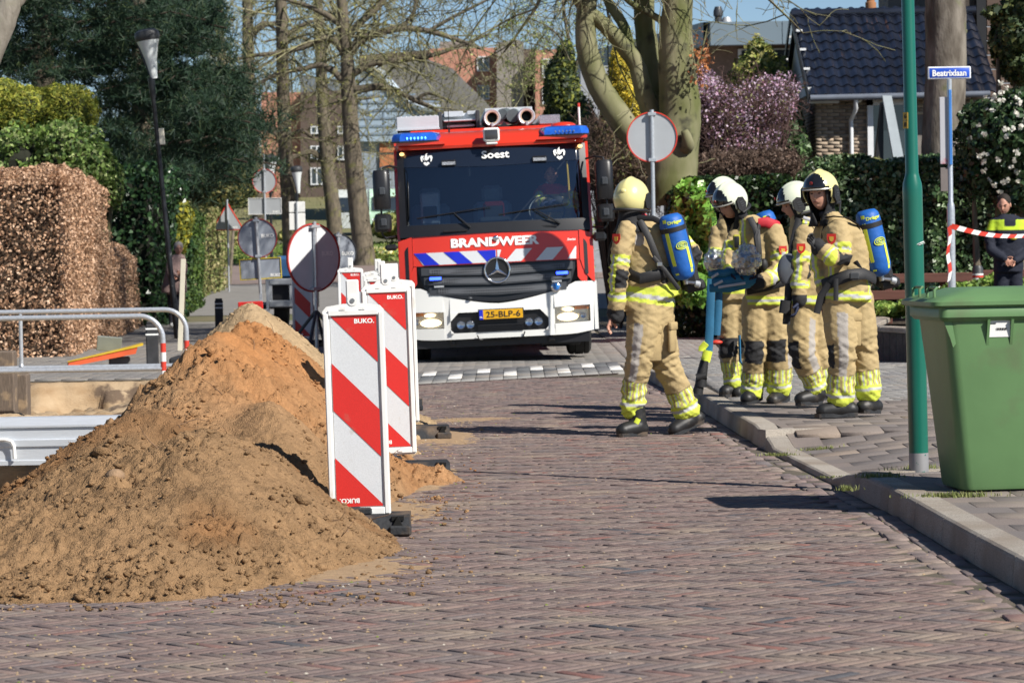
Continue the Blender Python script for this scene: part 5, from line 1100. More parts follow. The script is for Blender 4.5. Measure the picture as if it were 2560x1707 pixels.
class Fig:
    def __init__(s, name, label, x, y, Y0, z0=0., group='firefighters in beige turnout gear'):
        p = atD(x, y, Y0); s.o = V(p.x, Y0, z0); s.Y = Y0; s.k = K * Y0 / FPX
        s.t = thing(name, label, 'person', tuple(s.o), 0, group)
        s.bones = []; s.mb = MB()
    def L(s, x, y, dy=0.): return atD(x, y, s.Y + dy) - s.o
    def limb(s, nm, pts, rad, n=14, flat=1.):
        """pts: (x,y,dy) pixels; rad metres"""
        P_ = [s.L(*p) if not isinstance(p, Vector) else p for p in pts]; s.mb.tube(P_, rad, n, flat=flat)
        for i in (0, -1): s.mb.ell(P_[i], (rad[i],) * 3, 12, 8)
        tot = sum((P_[i + 1] - P_[i]).length for i in range(len(P_) - 1)); a = 0
        for i in range(len(P_) - 1):
            l = (P_[i + 1] - P_[i]).length; s.bones.append((nm, P_[i], P_[i + 1], rad[i], rad[i + 1], a / tot, (a + l) / tot)); a += l
        return P_
    def torso(s, secs):
        """secs: (xD, yD, half width px, half depth m, tilt) from the hem up"""
        vs = []; n = 22; cs = []
        for (x, y, hw, hd, tilt, dy) in secs:
            c = s.L(x, y, dy); cs.append(c); w = hw * s.k
            for j in range(n):
                a = 2 * PI * j / n; ca, sa = math.cos(a), math.sin(a); e = .82
                px_ = math.copysign(abs(ca) ** e, ca) * w; py_ = math.copysign(abs(sa) ** e, sa) * hd; vs.append(c + V(px_, py_, px_ * tilt))
        k = len(secs); fs = [(i * n + j, i * n + (j + 1) % n, (i + 1) * n + (j + 1) % n, (i + 1) * n + j) for i in range(k - 1) for j in range(n)] + [tuple(range(n))[::-1], tuple(range((k - 1) * n, k * n))]
        s.mb._add(vs, fs)
        for i in range(k - 1): s.bones.append(('torso', cs[i], cs[i + 1], secs[i][2] * s.k, secs[i + 1][2] * s.k, i / (k - 1), (i + 1) / (k - 1)))
    def finish(s, par, voxel=.0100, fold=.017, seed=0.):
        me = fuse(s.mb, voxel, 3); n = len(me.vertices); co = np.zeros(n * 3, np.float32); me.vertices.foreach_get('co', co); co = co.reshape(-1, 3).astype(float)
        no = np.zeros(n * 3, np.float32); me.vertex_normals.foreach_get('vector', no); no = no.reshape(-1, 3)
        best = np.full(n, 1e9); bi = np.zeros(n, int); bt = np.zeros(n); ba = np.zeros(n)
        for i, (nm, p0, p1, r0_, r1_, t0, t1) in enumerate(s.bones):
            p0, p1 = np.array(p0), np.array(p1); d = p1 - p0; t = np.clip(((co - p0) @ d) / (d @ d), 0, 1); q = p0 + t[:, None] * d; df = co - q; ds = np.linalg.norm(df, axis=1) / (r0_ + (r1_ - r0_) * t) * (1.0 if nm != 'torso' else par.get('tw', 1.0))
            m_ = ds < best; best[m_] = ds[m_]; bi[m_] = i; bt[m_] = (t0 + (t1 - t0) * t)[m_]; ba[m_] = np.arctan2(df[:, 0], -df[:, 1])[m_]
        nm = np.array([b_[0] for b_ in s.bones])[bi]; c = np.repeat(C_B[None], n, 0); t = bt
        def dang(a, b_): return np.abs((a - b_ + PI) % (2 * PI) - PI)
        def band(c, m_, lo, hi):     # yellow / silver / yellow across
            k = (t - lo) / (hi - lo); c[m_ & (k > 0) & (k < 1)] = C_Y; c[m_ & (k > .33) & (k < .67)] = C_S
        for L_ in ('legL', 'legR'):
            m_ = nm == L_; P = par.get(L_, {}); sa_ = P.get('side', 0.); ka = P.get('knee', None)
            c[m_ & (dang(ba, sa_) < P.get('sw', .42)) & (t > .14) & (t < .80)] = C_G
            if ka is not None: c[m_ & (dang(ba, ka) < .85) & (t > .44) & (t < .66)] = C_K
            cf = P.get('cuff', .78); k = (ba * 1.75 + 20) % 1.0
            up = m_ & (t > cf) & (t < .955); c[up & (k < .66)] = C_Y; c[up & (k > .22) & (k < .44)] = C_S; c[up & (k >= .66)] = C_B * .85; c[m_ & (np.abs(t - cf) < .006)] = C_B * .5
            band(c, m_, .93, 1.02)
        for A in ('armL', 'armR'):
            m_ = nm == A; P = par.get(A, {})
            band(c, m_, .30, .42); c[m_ & (dang(ba, P.get('strip', 0)) < .5) & (t > .30) & (t < .74)] = C_Y; c[m_ & (dang(ba, P.get('strip', 0)) < .17) & (t > .30) & (t < .74)] = C_S
            c[m_ & (dang(ba, P.get('patch', 2.)) < .75) & (t > .46) & (t < .68)] = C_K
            band(c, m_, .72, .83); c[m_ & (t > .93)] = C_K
            if P.get('red') is not None: c[m_ & (t < P['red'])] = C_R
        m_ = nm == 'torso'
        lo, hi = par.get('hem', (.06, .24)); band(c, m_, lo, hi)
        for (a0, wd, t0_, t1_) in par.get('vert', ()): c[m_ & (dang(ba, a0) < wd) & (t > t0_) & (t < t1_)] = C_Y; c[m_ & (dang(ba, a0) < wd * .4) & (t > t0_) & (t < t1_)] = C_S
        for (a0, wd, t0_, t1_) in par.get('grey', ()): c[m_ & (dang(ba, a0) < wd) & (t > t0_) & (t < t1_)] = C_G
        if 'red' in par: c[m_ & (t > par['red'])] = C_R
        if 'collar' in par: c[m_ & (t > par['collar'])] = C_K
        # folds
        x, y, z = co.T; leg = np.isin(nm, ['legL', 'legR']); arm = np.isin(nm, ['armL', 'armR'])
        f1 = fbm(z * 13 - x * 6, x * 3 + z * 2, y * 4, oct=3, f=1., seed=seed); f2 = fbm(x * 15, y * 15, z * 7, oct=2, f=1.3, seed=seed + 3)
        ridge = np.clip(1 - np.abs(f1) * 3.0, -.6, 1) ** 1; f3 = fbm(z * 17 + x * 11, x * 4 - z * 2, y * 4, oct=2, f=1.2, seed=seed + 9); ridge = ridge + .5 * (1 - np.abs(f3) * 3)
        amp = fold * (np.where(leg, .55 + 1.1 * np.exp(-((t - .52) / .14) ** 2) + .8 * np.exp(-((t - .93) / .1) ** 2), .8) + np.where(arm, .9 * np.exp(-((t - .5) / .15) ** 2), 0))
        co2 = co + no * ((ridge - .5) * amp * .62 + f2 * fold * .22)[:, None]
        me.vertices.foreach_set('co', co2.astype(np.float32).ravel())
        a = me.color_attributes.new('Col', 'FLOAT_COLOR', 'POINT'); c4 = np.ones((n, 4), np.float32); c4[:, :3] = c; a.data.foreach_set('color', c4.ravel())
        me.polygons.foreach_set('use_smooth', np.ones(len(me.polygons), bool)); me.materials.clear(); me.materials.append(m_turn); me.update()
        o = bpy.data.objects.new('body', me); link(o, s.t); return o
    def pocket(s, c, w=.16, h=.20, rz=0., ry=0.):
        b = MB(); b.box(-w / 2, w / 2, -.012, .02, -h / 2, h / 2, bev=.012); o = b.build('cargo_pocket', s.mpk, s.t, smooth=60); o.location = s.L(*c); o.rotation_euler = (0, ry, rz)
        b = MB(); b.box(-w / 2 - .004, w / 2 + .004, -.02, .016, h / 2 - .055, h / 2 + .006, bev=.008); b.build('pocket_flap', s.mpk, o, smooth=60); return o
    mpk = mat('turnout_plain', (.385, .285, .14), .85, var=.08, scale=20, bump=.4, bscale=30)
    def strap(s, pts, w=.022, m=None, name='strap', th=.25):
        b = MB(); b.tube([s.L(*p) for p in pts], w, 8, flat=th, ax=(0, 0, 1) if abs(pts[0][1] - pts[-1][1]) < abs(pts[0][0] - pts[-1][0]) else (1, 0, 0)); return b.build(name, m or m_strap, s.t)
    def boot(s, heel, toe, ankle, top, toe_lift=0.):
        h, t_, a, u = s.L(*heel), s.L(*toe), s.L(*ankle), s.L(*top); b = MB(); d = (t_ - h); L_ = d.length; e = d.normalized(); up_ = V(0, 0, 1)
        P_ = [h + e * .0 + up_ * .05, h + e * L_ * .3 + up_ * .058, h + e * L_ * .6 + up_ * .052, h + e * L_ * .85 + up_ * .046, h + e * L_ * .97 + up_ * .04]
        b.tube(P_, [.054, .062, .060, .056, .042], 14, flat=1., ax=(0, 0, 1)); b.ell(P_[0], (.056, .056, .054), 12, 8); b.ell(P_[3], (.058, .058, .052), 12, 8)
        b.tube([h + e * .04 + up_ * .05, a, u], [.062, .066, .074], 14)
        me = fuse(b, .009, 2); me.materials.clear(); me.materials.append(m_boot); me.polygons.foreach_set('use_smooth', np.ones(len(me.polygons), bool)); o = link(bpy.data.objects.new('boot', me), s.t)
        b = MB(); side = e.cross(up_).normalized(); P2 = []
        for (f_, w) in ((-.17, .03), (-.12, .045), (.1, .05), (.35, .043), (.6, .052), (.85, .053), (1.02, .042), (1.10, .02)): P2.append((f_, w))
        poly = [h + e * (L_ * f_) + side * w for f_, w in P2] + [h + e * (L_ * f_) - side * w for f_, w in P2[::-1]]
        n = len(poly); vs = [q - up_ * .004 for q in poly] + [q + up_ * .026 for q in poly]
        b._add(vs, [tuple(range(n)), tuple(range(n, 2 * n))[::-1]] + [((i + 1) % n, i, i + n, (i + 1) % n + n) for i in range(n)]); b.build('sole', m_rub, o, smooth=0); return o
    def head(s, c, yaw, pitch=0., roll=0., helmet=None, hood=True, face=True, hair=None):
        c = s.L(*c); M_ = Matrix.Translation(c) @ Matrix.Rotation(yaw, 4, 'Z') @ Matrix.Rotation(pitch, 4, 'X') @ Matrix.Rotation(roll, 4, 'Y'); s.hm = M_
        def f(d, p):     # front is -Y
            fr = max(0, -d.y); x, z = d.x, d.z; q = Vector(p)
            q.x *= 1 - .16 * max(0, -z) ; q.x *= (1 - .08 * fr)
            g = lambda x0, z0, sx, sz: math.exp(-((x - x0) / sx) ** 2 - ((z - z0) / sz) ** 2) * (1 if d.y < 0 else 0)
            y = 0; y -= .022 * g(0, -.16, .10, .16) + .010 * g(0, .02, .07, .16) + .008 * g(0, .20, .45, .09) + .010 * g(0, -.47, .24, .06) + .010 * g(0, -.75, .22, .13)
            y += .011 * g(.30, .06, .15, .10) + .011 * g(-.30, .06, .15, .10) + .006 * g(0, -.60, .3, .05) + .004 * g(0, -.475, .25, .018)
            q.y += y; return q
        b = MB(); b.T = M_; b.ell((0, 0, 0), (.076, .098, .118), 44, 40, f=f)
        hd = b.build('head', m_skin, s.t, smooth=80)
        for sx in (-1, 1): b = MB(); b.T = M_; b.ell((sx * .031, -.0845, .007), (.012, .006, .005), 10, 6); b.build('eye', mat('eye_dark', (.03, .018, .014), .3), hd)
        b = MB(); b.T = M_; b.ell((0, -.0995, -.0555), (.021, .004, .0035), 10, 6); b.build('mouth', mat('mouth_dark', (.12, .03, .025), .5), hd)
        for sx in (-1, 1): b = MB(); b.T = M_; b.tube([(sx * .017, -.0935, .024), (sx * .033, -.089, .030), (sx * .049, -.078, .025)], [.004, .005, .003], 6); b.build('eyebrow', mat('brow_brown', (.05, .03, .02), .8), hd)
        for sx in (-1, 1): b = MB(); b.T = M_; b.ell((sx * .077, .008, -.01), (.010, .02, .031), 8, 8); b.build('ear', m_skin, hd)
        if hood:    # flame hood and neck curtain round the face
            b = MB(); b.T = M_
            n = 26; R0 = []
            for k, (rx, ry, zc, yc, open_) in enumerate(((.088, .112, .06, .006, 0), (.090, .112, -.02, .010, 0), (.086, .105, -.09, .02, 0), (.085, .098, -.15, .035, 0), (.115, .115, -.21, .045, 0))):
                pass
            vs, fs = [], []; N2 = 21; A0, A1 = R(-128), R(128); rows_ = [(.093, .112, .07, .0), (.096, .116, 0, .004), (.094, .112, -.07, .012), (.088, .102, -.13, .022), (.10, .108, -.19, .032), (.125, .115, -.235, .04)]
            for i, (rx, ry, zc, yc) in enumerate(rows_):
                op = (1.0, 1.0, .97, 1.12, 1.32, 1.39)[i]
                for j in range(N2): a = A0 * op + (A1 - A0) * op * j / (N2 - 1); vs.append((rx * math.sin(a), yc + ry * math.cos(a), zc))
            for i in range(len(rows_) - 1):
                for j in range(N2 - 1): fs.append((i * N2 + j, i * N2 + j + 1, (i + 1) * N2 + j + 1, (i + 1) * N2 + j))
            b._add(vs, fs); o = b.build('hood', m_hood, s.t, smooth=80); md_ = o.modifiers.new('s', 'SOLIDIFY'); md_.thickness = .008
        if helmet:
            n, m_ = 56, 30; vs, fs, mi = [], [], []; keepf = []
            RX, RY, RZ = .128, .158, .150; cz, cy = .022, .012
            P = {}
            for i in range(m_ + 1):
                ph = PI * .80 * i / m_
                for j in range(n):
                    a = 2 * PI * j / n; d = V(math.sin(ph) * math.sin(a), -math.sin(ph) * math.cos(a), math.cos(ph))   # a=0 front
                    k = 1.0; crest = .010 * math.exp(-(d.x / .13) ** 2) * (1 if d.z > -.2 else 0)
                    back = 1 + .05 * max(0, d.y) * max(0, .4 - d.z); vs.append((d.x * RX * back, d.y * RY * back + cy, d.z * (RZ + crest) + cz))
            for i in range(m_):
                for j in range(n):
                    ph = PI * .80 * (i + .5) / m_; a = (2 * PI * (j + .5) / n + PI) % (2 * PI) - PI; z = math.cos(ph) * RZ + cz; aa = abs(a)
                    brow = .040 - .0 * aa
                    lim_ = brow if aa < R(58) else (brow - (aa - R(58)) / R(14) * .11 if aa < R(72) else -.075 - .0 * aa)
                    if aa > R(110): lim_ = -.085 + min(1, (aa - R(110)) / R(40)) * .015
                    if z < lim_: continue
                    fs.append((i * n + j, (i + 1) * n + j, (i + 1) * n + (j + 1) % n, i * n + (j + 1) % n))
                    blk = aa < R(44) * (1 - max(0, z - .10) * 9) and z < .150 and z > brow - .01
                    blk = blk or (aa < R(60) and z < .062)
                    mi.append(1 if blk else 0)
            b = MB(); b.T = M_; b._add(vs, fs); b.m = mi; o = b.build('helmet', [helmet, m_visor], s.t, smooth=60); md_ = o.modifiers.new('s', 'SOLIDIFY'); md_.thickness = .008; md_.offset = -1
            b = MB(); b.T = M_; pts = []
            for k in range(19):
                a = R(-64 + 128 * k / 18); pts.append((math.sin(a) * (RX * .99), -math.cos(a) * (RY * 1.0) + cy - .0, .036 - .0 * abs(a)))
            b.tube(pts, .0065, 8); b.build('visor_rim', mat('rim_grey', (.5, .48, .42), .35, metal=.4), o)
            for sx in (-1, 1):
                b = MB(); b.T = M_; b.prism([(-.045, .04), (-.05, -.03), (-.02, -.062), (.03, -.055), (.05, -.01), (.03, .045), (-.01, .06)], sx * .118 if sx > 0 else -.136, .136 if sx > 0 else -.118, plane='YZ'); b.build('ear_shell', m_strap, o, smooth=0)
            b = MB(); b.T = M_
            for sx in (1,):
                b.box(sx * .137 - .002, sx * .137 + .002, -.02, .02, .012, .02); b.box(sx * .137 - .002, sx * .137 + .002, -.018, .022, -.006, .001); b.box(sx * .137 - .002, sx * .137 + .002, -.016, .02, -.024, -.018)
            b.build('vent', m_dgrey, o)
            b = MB(); b.T = M_; b.tube([(math.sin(a) * .122, math.cos(a) * .158 + .012, -.075) for a in np.linspace(-1.7, 1.7, 20)], .012, 8); b.build('back_rim', m_strap, o)
            b = MB(); b.T = M_; b.lathe([(.001, -.004), (.012, -.003), (.013, .002)], (0, -.152, .085), 'Y', 12, caps=False); b.build('badge', mat('badge_dark_red', (.22, .02, .02), .4), o)
            if helmet == m_hely or True:
                b = MB(); b.T = M_; b.ell((0, .155, .06), (.03, .02, .022), 10, 6); b.build('rear_knob', helmet, o)
        return hd
    def hand(s, wrist, tip, palm_n, curl=.5, m=None, name='hand', k=1.0, thumb=1):
        w, t_ = s.L(*wrist), s.L(*tip); d = (t_ - w).normalized(); nrm = Vector(palm_n); nrm = (nrm - d * nrm.dot(d)).normalized(); sd = d.cross(nrm); b = MB()
        b.tube([w - d * .02, w + d * .02, w + d * .06 * k, w + d * .088 * k], [.026, .03, .036, .034], 12, flat=.5, ax=sd)
        for i, (off, ln) in enumerate(((-.030, .068), (-.010, .078), (.010, .073), (.029, .058))):
            p = w + d * .08 * k + sd * off * k; dd = d.copy(); P_ = [p - d * .02]; 
            for j in range(3):
                P_.append(P_[-1] + dd * (ln * k * (.45, .32, .25)[j] + (.02 if j == 0 else 0))); dd = (dd * math.cos(curl * .75) + nrm * math.sin(curl * .75)).normalized(); 
            b.tube(P_, [.010 * k, .0095 * k, .009 * k, .007 * k], 8)
        p = w + d * .03 * k + sd * -.03 * thumb * k; dd = (d * .7 - sd * .6 * thumb + nrm * .4).normalized(); b.tube([p, p + dd * .035, p + dd * .05 + (d * .8 + nrm * .6) * .025], [.013, .012, .009], 8)
        return b.build(name, m or m_skin, s.t, smooth=80)
    def tank(s, p0, p1, r=.088, m=None, face=0., txt=True, dyp=.0):
        a, c = s.L(*p0), s.L(*p1); ax = (c - a); L_ = ax.length; z = -ax.normalized(); fr = V(math.sin(face), -math.cos(face), 0); fr = (fr - z * fr.dot(z)).normalized(); x = z.cross(fr) * -1
        x = z.cross(fr); M_ = Matrix((x, -fr, z)).transposed().to_4x4(); M_.translation = (a + c) / 2   # local -Y faces the viewer side
        h = L_ / 2; b = MB(); b.T = M_
        b.lathe([(.02, -h), (r * .6, -h + .008), (r * .86, -h + .035), (r, -h + .08), (r * 1.02, 0), (r, h - .07), (r * .92, h - .03), (r * .7, h - .006), (.001, h)], n=32, caps=False); tk = b.build('air_cylinder', m or m_tank, s.t, smooth=60)
        def patch(name, a0, a1, z0, z1, mm, off=.0025):
            b = MB(); b.T = M_; n = 6; vs = []
            for k in range(n + 1):
                an = a0 + (a1 - a0) * k / n
                for zz_ in np.linspace(z0, z1, 5): rr = np.interp(zz_, [-h, -h + .008, -h + .035, -h + .08, 0, h - .07, h - .03, h - .006], [.02, r * .6, r * .86, r, r * 1.02, r, r * .92, r * .7]) + off; vs.append((rr * math.sin(an), -rr * math.cos(an), zz_))
            b._add(vs, [(k * 5 + q, (k + 1) * 5 + q, (k + 1) * 5 + q + 1, k * 5 + q + 1) for k in range(n) for q in range(4)]); return b.build(name, mm, tk, smooth=80)
        patch('yellow_stripe', R(-42), R(-22), -h + .05, h - .03, m_hv); patch('yellow_stripe', R(42), R(58), -h + .05, -h + .24, m_hv)
        b = MB(); b.T = M_; b.tube([(0, 0, h * .48), (0, 0, h * .48 + .035)], r * 1.05, 28); b.box(-.05, .05, .0, r + .03, h * .48, h * .48 + .035); b.build('cylinder_strap', m_strap, tk)
        if txt:
            e = text('lettering', 'Dräger', .032, m_hv, tk, bold=.03, w=.115)
            for v in e.data.vertices: an = v.co.x / r + .35; v.co.x, v.co.y = (r * 1.02 + .003) * math.sin(an), -(r * 1.02 + .003) * math.cos(an)
            e.matrix_local = M_ @ Matrix.Translation((0, 0, h * .48 + .068))
            b = MB(); b.T = M_; 
            for (rx, rz) in ((.045, .028), (.030, .017), (.014, .007)): b.tube([((r * 1.02 + .003) * math.sin(rx * math.cos(q) / r + .45), -(r * 1.02 + .003) * math.cos(rx * math.cos(q) / r + .45), rz * math.sin(q) + .01) for q in np.linspace(0, 2 * PI, 20)], .0035, 5, caps=False)
            b.build('oval_print', m_hv, tk)
        b = MB(); b.T = M_; b.tube([(0, 0, -h + .01), (0, 0, -h - .035)], .02, 12); b.tube([(0, 0, -h - .02), (.07, -.01, -h - .045)], .013, 8); b.build('valve', m_bolt, tk)
        b = MB(); b.T = M_; b.lathe([(.02, 0), (.026, .012), (.026, .04), (.018, .05)], (0, 0, 0), 'X', 12); b2 = b; 
        o = MB(); o.T = M_ @ Matrix.Translation((.06, -.01, -h - .045)) @ Matrix.Rotation(R(25), 4, 'Y'); o.lathe([(.018, 0), (.026, .008), (.026, .036), (.016, .045)], (0, 0, 0), 'X', 12); o.build('valve_knob', m_sback, tk)
        b = MB(); b.T = M_; b.box(-.045, .10, r * .7, r + .06, -h - .10, h - .02, bev=.03); b.box(-.02, .13, .01, r + .05, -h - .11, -h - .03, bev=.02); b.build('back_plate', m_strap, s.t)
        return tk
    def badge(s, c, yaw=0.):
        b = MB(); b.prism([(-.028, .03), (.028, .03), (.03, 0), (.02, -.025), (0, -.038), (-.02, -.025), (-.03, 0)], -.004, .0); o = b.build('shoulder_badge', mat('badge_red', (.55, .03, .02), .5), s.t, smooth=0); o.location = s.L(*c); o.rotation_euler = (0, 0, yaw); o.scale = (1.15,) * 3
        b = MB(); b.prism([(-.014, .012), (.014, .012), (.012, -.012), (0, -.02), (-.012, -.012)], -.007, -.004); b.build('badge_emblem', mat('badge_gold', (.6, .35, .05), .5), o, smooth=0)
# ---------------- F1: walking left, back half turned, nearest the middle of the road
f = Fig('person', 'firefighter in yellow helmet walking on the brick road, back turned, with a blue cylinder', 1500, 1003, 22.2)
f.torso([(1492, 697, 74, .15, .30, 0), (1496, 668, 67, .145, .22, 0), (1492, 622, 60, .135, .1, 0), (1486, 570, 60, .14, 0, 0), (1478, 530, 54, .13, 0, 0), (1468, 508, 38, .10, 0, 0), (1460, 490, 22, .07, 0, 0)])
f.limb('armL', [(1440, 532, -.12), (1428, 575, -.17), (1424, 612, -.18), (1418, 665, -.17), (1414, 722, -.14)], [.082, .078, .074, .068, .064])
f.limb('armR', [(1530, 530, .1), (1570, 560, .12), (1590, 585, .1), (1580, 620, .15), (1560, 650, .2)], [.075, .072, .068, .062, .058])
f.limb('legL', [(1484, 700, -.02), (1476, 765, -.06), (1468, 828, -.06), (1458, 880, -.02), (1453, 932, 0)], [.140, .122, .100, .092, .100])
f.limb('legR', [(1506, 695, .03), (1514, 770, .05), (1530, 838, .06), (1554, 885, .1), (1576, 940, .14)], [.142, .125, .102, .096, .104])
f.finish({'legL': {'side': -.35, 'sw': .30, 'cuff': .74}, 'legR': {'side': 2.8, 'sw': .3, 'cuff': .80}, 'armL': {'strip': -.9, 'patch': .35}, 'armR': {'strip': 2.2, 'patch': .6}, 'hem': (.0, .17), 'grey': ((-.4, .28, .50, .80),), 'red': .80, 'collar': .90}, seed=1)
f.boot((1474, 999, .0), (1424, 1003, -.1), (1466, 972, 0), (1458, 930, 0)); f.boot((1603, 974, .16), (1541, 1004, .06), (1588, 960, .14), (1573, 935, .14))
f.head((1452, 462, -.01), R(152), R(4), 0, m_hely)
f.hand((1410, 722, -.14), (1400, 748, -.15), (.6, -.2, 0), .8)
f.tank((1537, 492, -.16), (1574, 642, -.12), r=.092, face=R(-5))
f.strap([(1470, 506, -.13), (1490, 545, -.19), (1512, 600, -.17), (1528, 650, -.13)], .026, name='shoulder_strap'); f.strap([(1450, 500, -.10), (1500, 502, -.16), (1525, 515, -.18)], .022, name='shoulder_strap')
f.strap([(1440, 628, -.12), (1470, 640, -.19), (1510, 632, -.18), (1545, 622, -.14), (1562, 640, -.1)], .042, name='waist_belt', th=.3); f.strap([(1500, 590, -.19), (1530, 625, -.2), (1560, 665, -.16)], .016, name='hip_strap')
f.strap([(1430, 516, -.12), (1404, 560, -.04), (1398, 600, .02), (1412, 640, .0)], .010, name='air_hose', th=1.)
b = MB(); b.box(-.02, .02, -.01, .01, -.015, .015, bev=.004); o = b.build('buckle', m_bolt, f.t); o.location = f.L(1515, 607, -.215)
f.badge((1416, 548, -.26), R(-35))
b = MB(); b.tube([(0, 0, 0), (0, 0, .08)], .05, 10, flat=.3); o = b.build('boot_tab', m_hv, f.t); o.location = f.L(1461, 972, -.075); o.rotation_euler = (0, .5, 0); o.scale = (.4, .5, .5)
f.pocket((1500, 790, -.105), .13, .26, R(20)); f.pocket((1545, 775, -.06), .10, .22, R(60))
# ---------------- F2: partly hidden behind F3
zp = float(side_z(2., 24.5))
f = Fig('person', 'firefighter half hidden behind the one holding wrapped masks, blue straps hanging at his side', 1680, 905, 25.2, zp)
f.torso([(1690, 690, 50, .15, 0, 0), (1690, 640, 50, .14, 0, 0), (1690, 570, 50, .14, 0, 0), (1690, 530, 45, .12, 0, 0), (1678, 505, 30, .09, 0, 0), (1670, 490, 18, .07, 0, 0)])
f.limb('armL', [(1650, 535, 0), (1643, 580, -.08), (1640, 620, -.12), (1665, 640, -.2), (1690, 645, -.22)], [.075, .07, .066, .06, .055])
f.limb('legL', [(1678, 700, 0), (1675, 765, 0), (1676, 810, -.02), (1682, 850, 0), (1686, 876, 0)], [.12, .11, .095, .09, .09])
f.limb('legR', [(1710, 700, 0), (1712, 765, 0), (1712, 810, 0), (1712, 850, 0), (1712, 876, 0)], [.12, .11, .095, .09, .086])
f.finish({'legL': {'side': -1.2, 'sw': .3, 'knee': -.2, 'cuff': .72}, 'legR': {'side': 2.8, 'knee': .2, 'cuff': .72}, 'armL': {'strip': -1., 'patch': 2}, 'collar': .86}, seed=2)
f.boot((1700, 908, .05), (1660, 912, -.08), (1692, 890, 0), (1690, 868, 0)); f.boot((1724, 908, .05), (1690, 915, -.08), (1715, 890, 0), (1712, 868, 0))
f.head((1660, 455, .0), R(-62), R(10), 0, m_helw)
for (pp, w) in (([(1634, 640, -.2), (1632, 700, -.2), (1630, 760, -.18), (1627, 810, -.18)], .035), ([(1652, 650, -.15), (1650, 720, -.15), (1646, 770, -.15)], .03)): f.strap(pp, w, mat('webbing_blue', (.02, .13, .25), .6, bump=.2), 'blue_strap', .25)
f.strap([(1626, 805, -.2), (1620, 830, -.2)], .040, m_hv, 'yellow_band', .5); f.strap([(1622, 788, -.21), (1612, 800, -.2), (1612, 806, -.2)], .03, m_hv, 'yellow_tab', .4)
o = f.strap([(1698, 770, -.17), (1700, 830, -.2), (1706, 838, -.2), (1716, 830, -.2), (1714, 772, -.17)], .022, mat('webbing_blue', (.02, .13, .25)), 'hanging_loop', .5)
b = MB(); b.tube([f.L(1618, 828, -.2), f.L(1612, 860, -.2), f.L(1609, 888, -.2)], [.035, .045, .05], 12); nb_ = b.build('breathing_valve', m_strap, f.t)
b = MB(); b.tube([f.L(1600, 868, -.22), f.L(1622, 862, -.22)], .035, 10); b.tube([f.L(1606, 886, -.2), f.L(1602, 905, -.2)], [.04, .045], 10); b.build('valve_coupling', m_strap, nb_)
b = MB(); b.ell(f.L(1645, 786, -.1), (.055, .03, .02)); b.build('red_cap', m_red, f.t)
# ---------------- F3: white helmet, looking down at the masks
f = Fig('person', 'firefighter in white helmet looking down at plastic wrapped masks held in his arms', 1760, 925, 24.1, zp)
f.torso([(1762, 700, 54, .16, .05, 0), (1762, 672, 52, .155, 0, 0), (1758, 620, 52, .15, 0, 0), (1750, 570, 56, .15, 0, 0), (1742, 535, 55, .14, 0, 0), (1728, 512, 34, .11, 0, -.02), (1712, 495, 22, .08, 0, -.04)])
f.limb('armL', [(1778, 535, -.1), (1788, 575, -.14), (1792, 612, -.18), (1768, 640, -.28), (1738, 648, -.33)], [.088, .082, .076, .068, .062])
f.limb('armR', [(1700, 530, 0.02), (1680, 570, -.08), (1668, 610, -.15), (1680, 635, -.25), (1700, 642, -.3)], [.08, .075, .07, .062, .056])
f.limb('legL', [(1738, 700, 0), (1736, 760, -.04), (1734, 808, -.06), (1730, 850, -.02), (1728, 892, 0)], [.125, .115, .10, .096, .096])
f.limb('legR', [(1778, 700, 0), (1784, 760, -.03), (1788, 808, -.05), (1790, 850, -.02), (1790, 888, 0)], [.135, .125, .108, .104, .104])
f.finish({'legL': {'side': -2.0, 'knee': -.2, 'cuff': .80, 'sw': .2}, 'legR': {'side': .95, 'sw': .25, 'knee': -.35, 'cuff': .76}, 'armL': {'strip': .4, 'patch': 2.2}, 'armR': {'strip': -1., 'patch': 2.5}, 'hem': (.0, .12), 'vert': ((-.9, .15, .2, .75),), 'collar': .95}, seed=5)
f.boot((1738, 918, .06), (1712, 930, -.12), (1732, 900, 0), (1729, 885, 0)); f.boot((1800, 920, .06), (1772, 934, -.14), (1794, 900, 0), (1790, 880, 0))
f.head((1676, 468, -.04), R(-48), R(24), 0, m_helw); 
f.tank((1752, 486, .12), (1792, 610, .16), r=.085, face=R(30), txt=False)
f.strap([(1722, 500, -.12), (1738, 530, -.20), (1742, 575, -.22), (1745, 640, -.2)], .028, name='shoulder_strap'); f.strap([(1765, 500, -.02), (1745, 512, -.15), (1735, 545, -.22), (1742, 590, -.24), (1752, 610, -.24)], .018, name='air_hose', th=1.)
b = MB(); b.ell(f.L(1754, 608, -.26), (.035, .035, .05)); b.build('pressure_valve', m_strap, f.t)
f.strap([(1715, 668, -.16), (1755, 660, -.2), (1800, 648, -.18)], .035, name='waist_belt', th=.3); b = MB(); b.tube([f.L(1742, 512, -.16), f.L(1760, 510, -.17), f.L(1785, 520, -.13), f.L(1795, 532, -.08)], [.035, .042, .045, .03], 10, flat=.4); b.build('shoulder_pad', mat('shoulder_red', (.5, .02, .035), .7), f.t)
b = MB(); b.box(-.03, .03, -.015, .015, -.06, .06, bev=.012); o = b.build('portable_radio', mat('radio_yellow', (.35, .33, .04), .5), f.t); o.location = f.L(1692, 556, -.17); o = MB().box(-.02, .02, -.02, -.012, -.045, .045, bev=.006).build('radio_face', m_tblk, f.t); o.location = f.L(1692, 556, -.172)
f.badge((1798, 575, -.22), R(15))
b = MB(); 
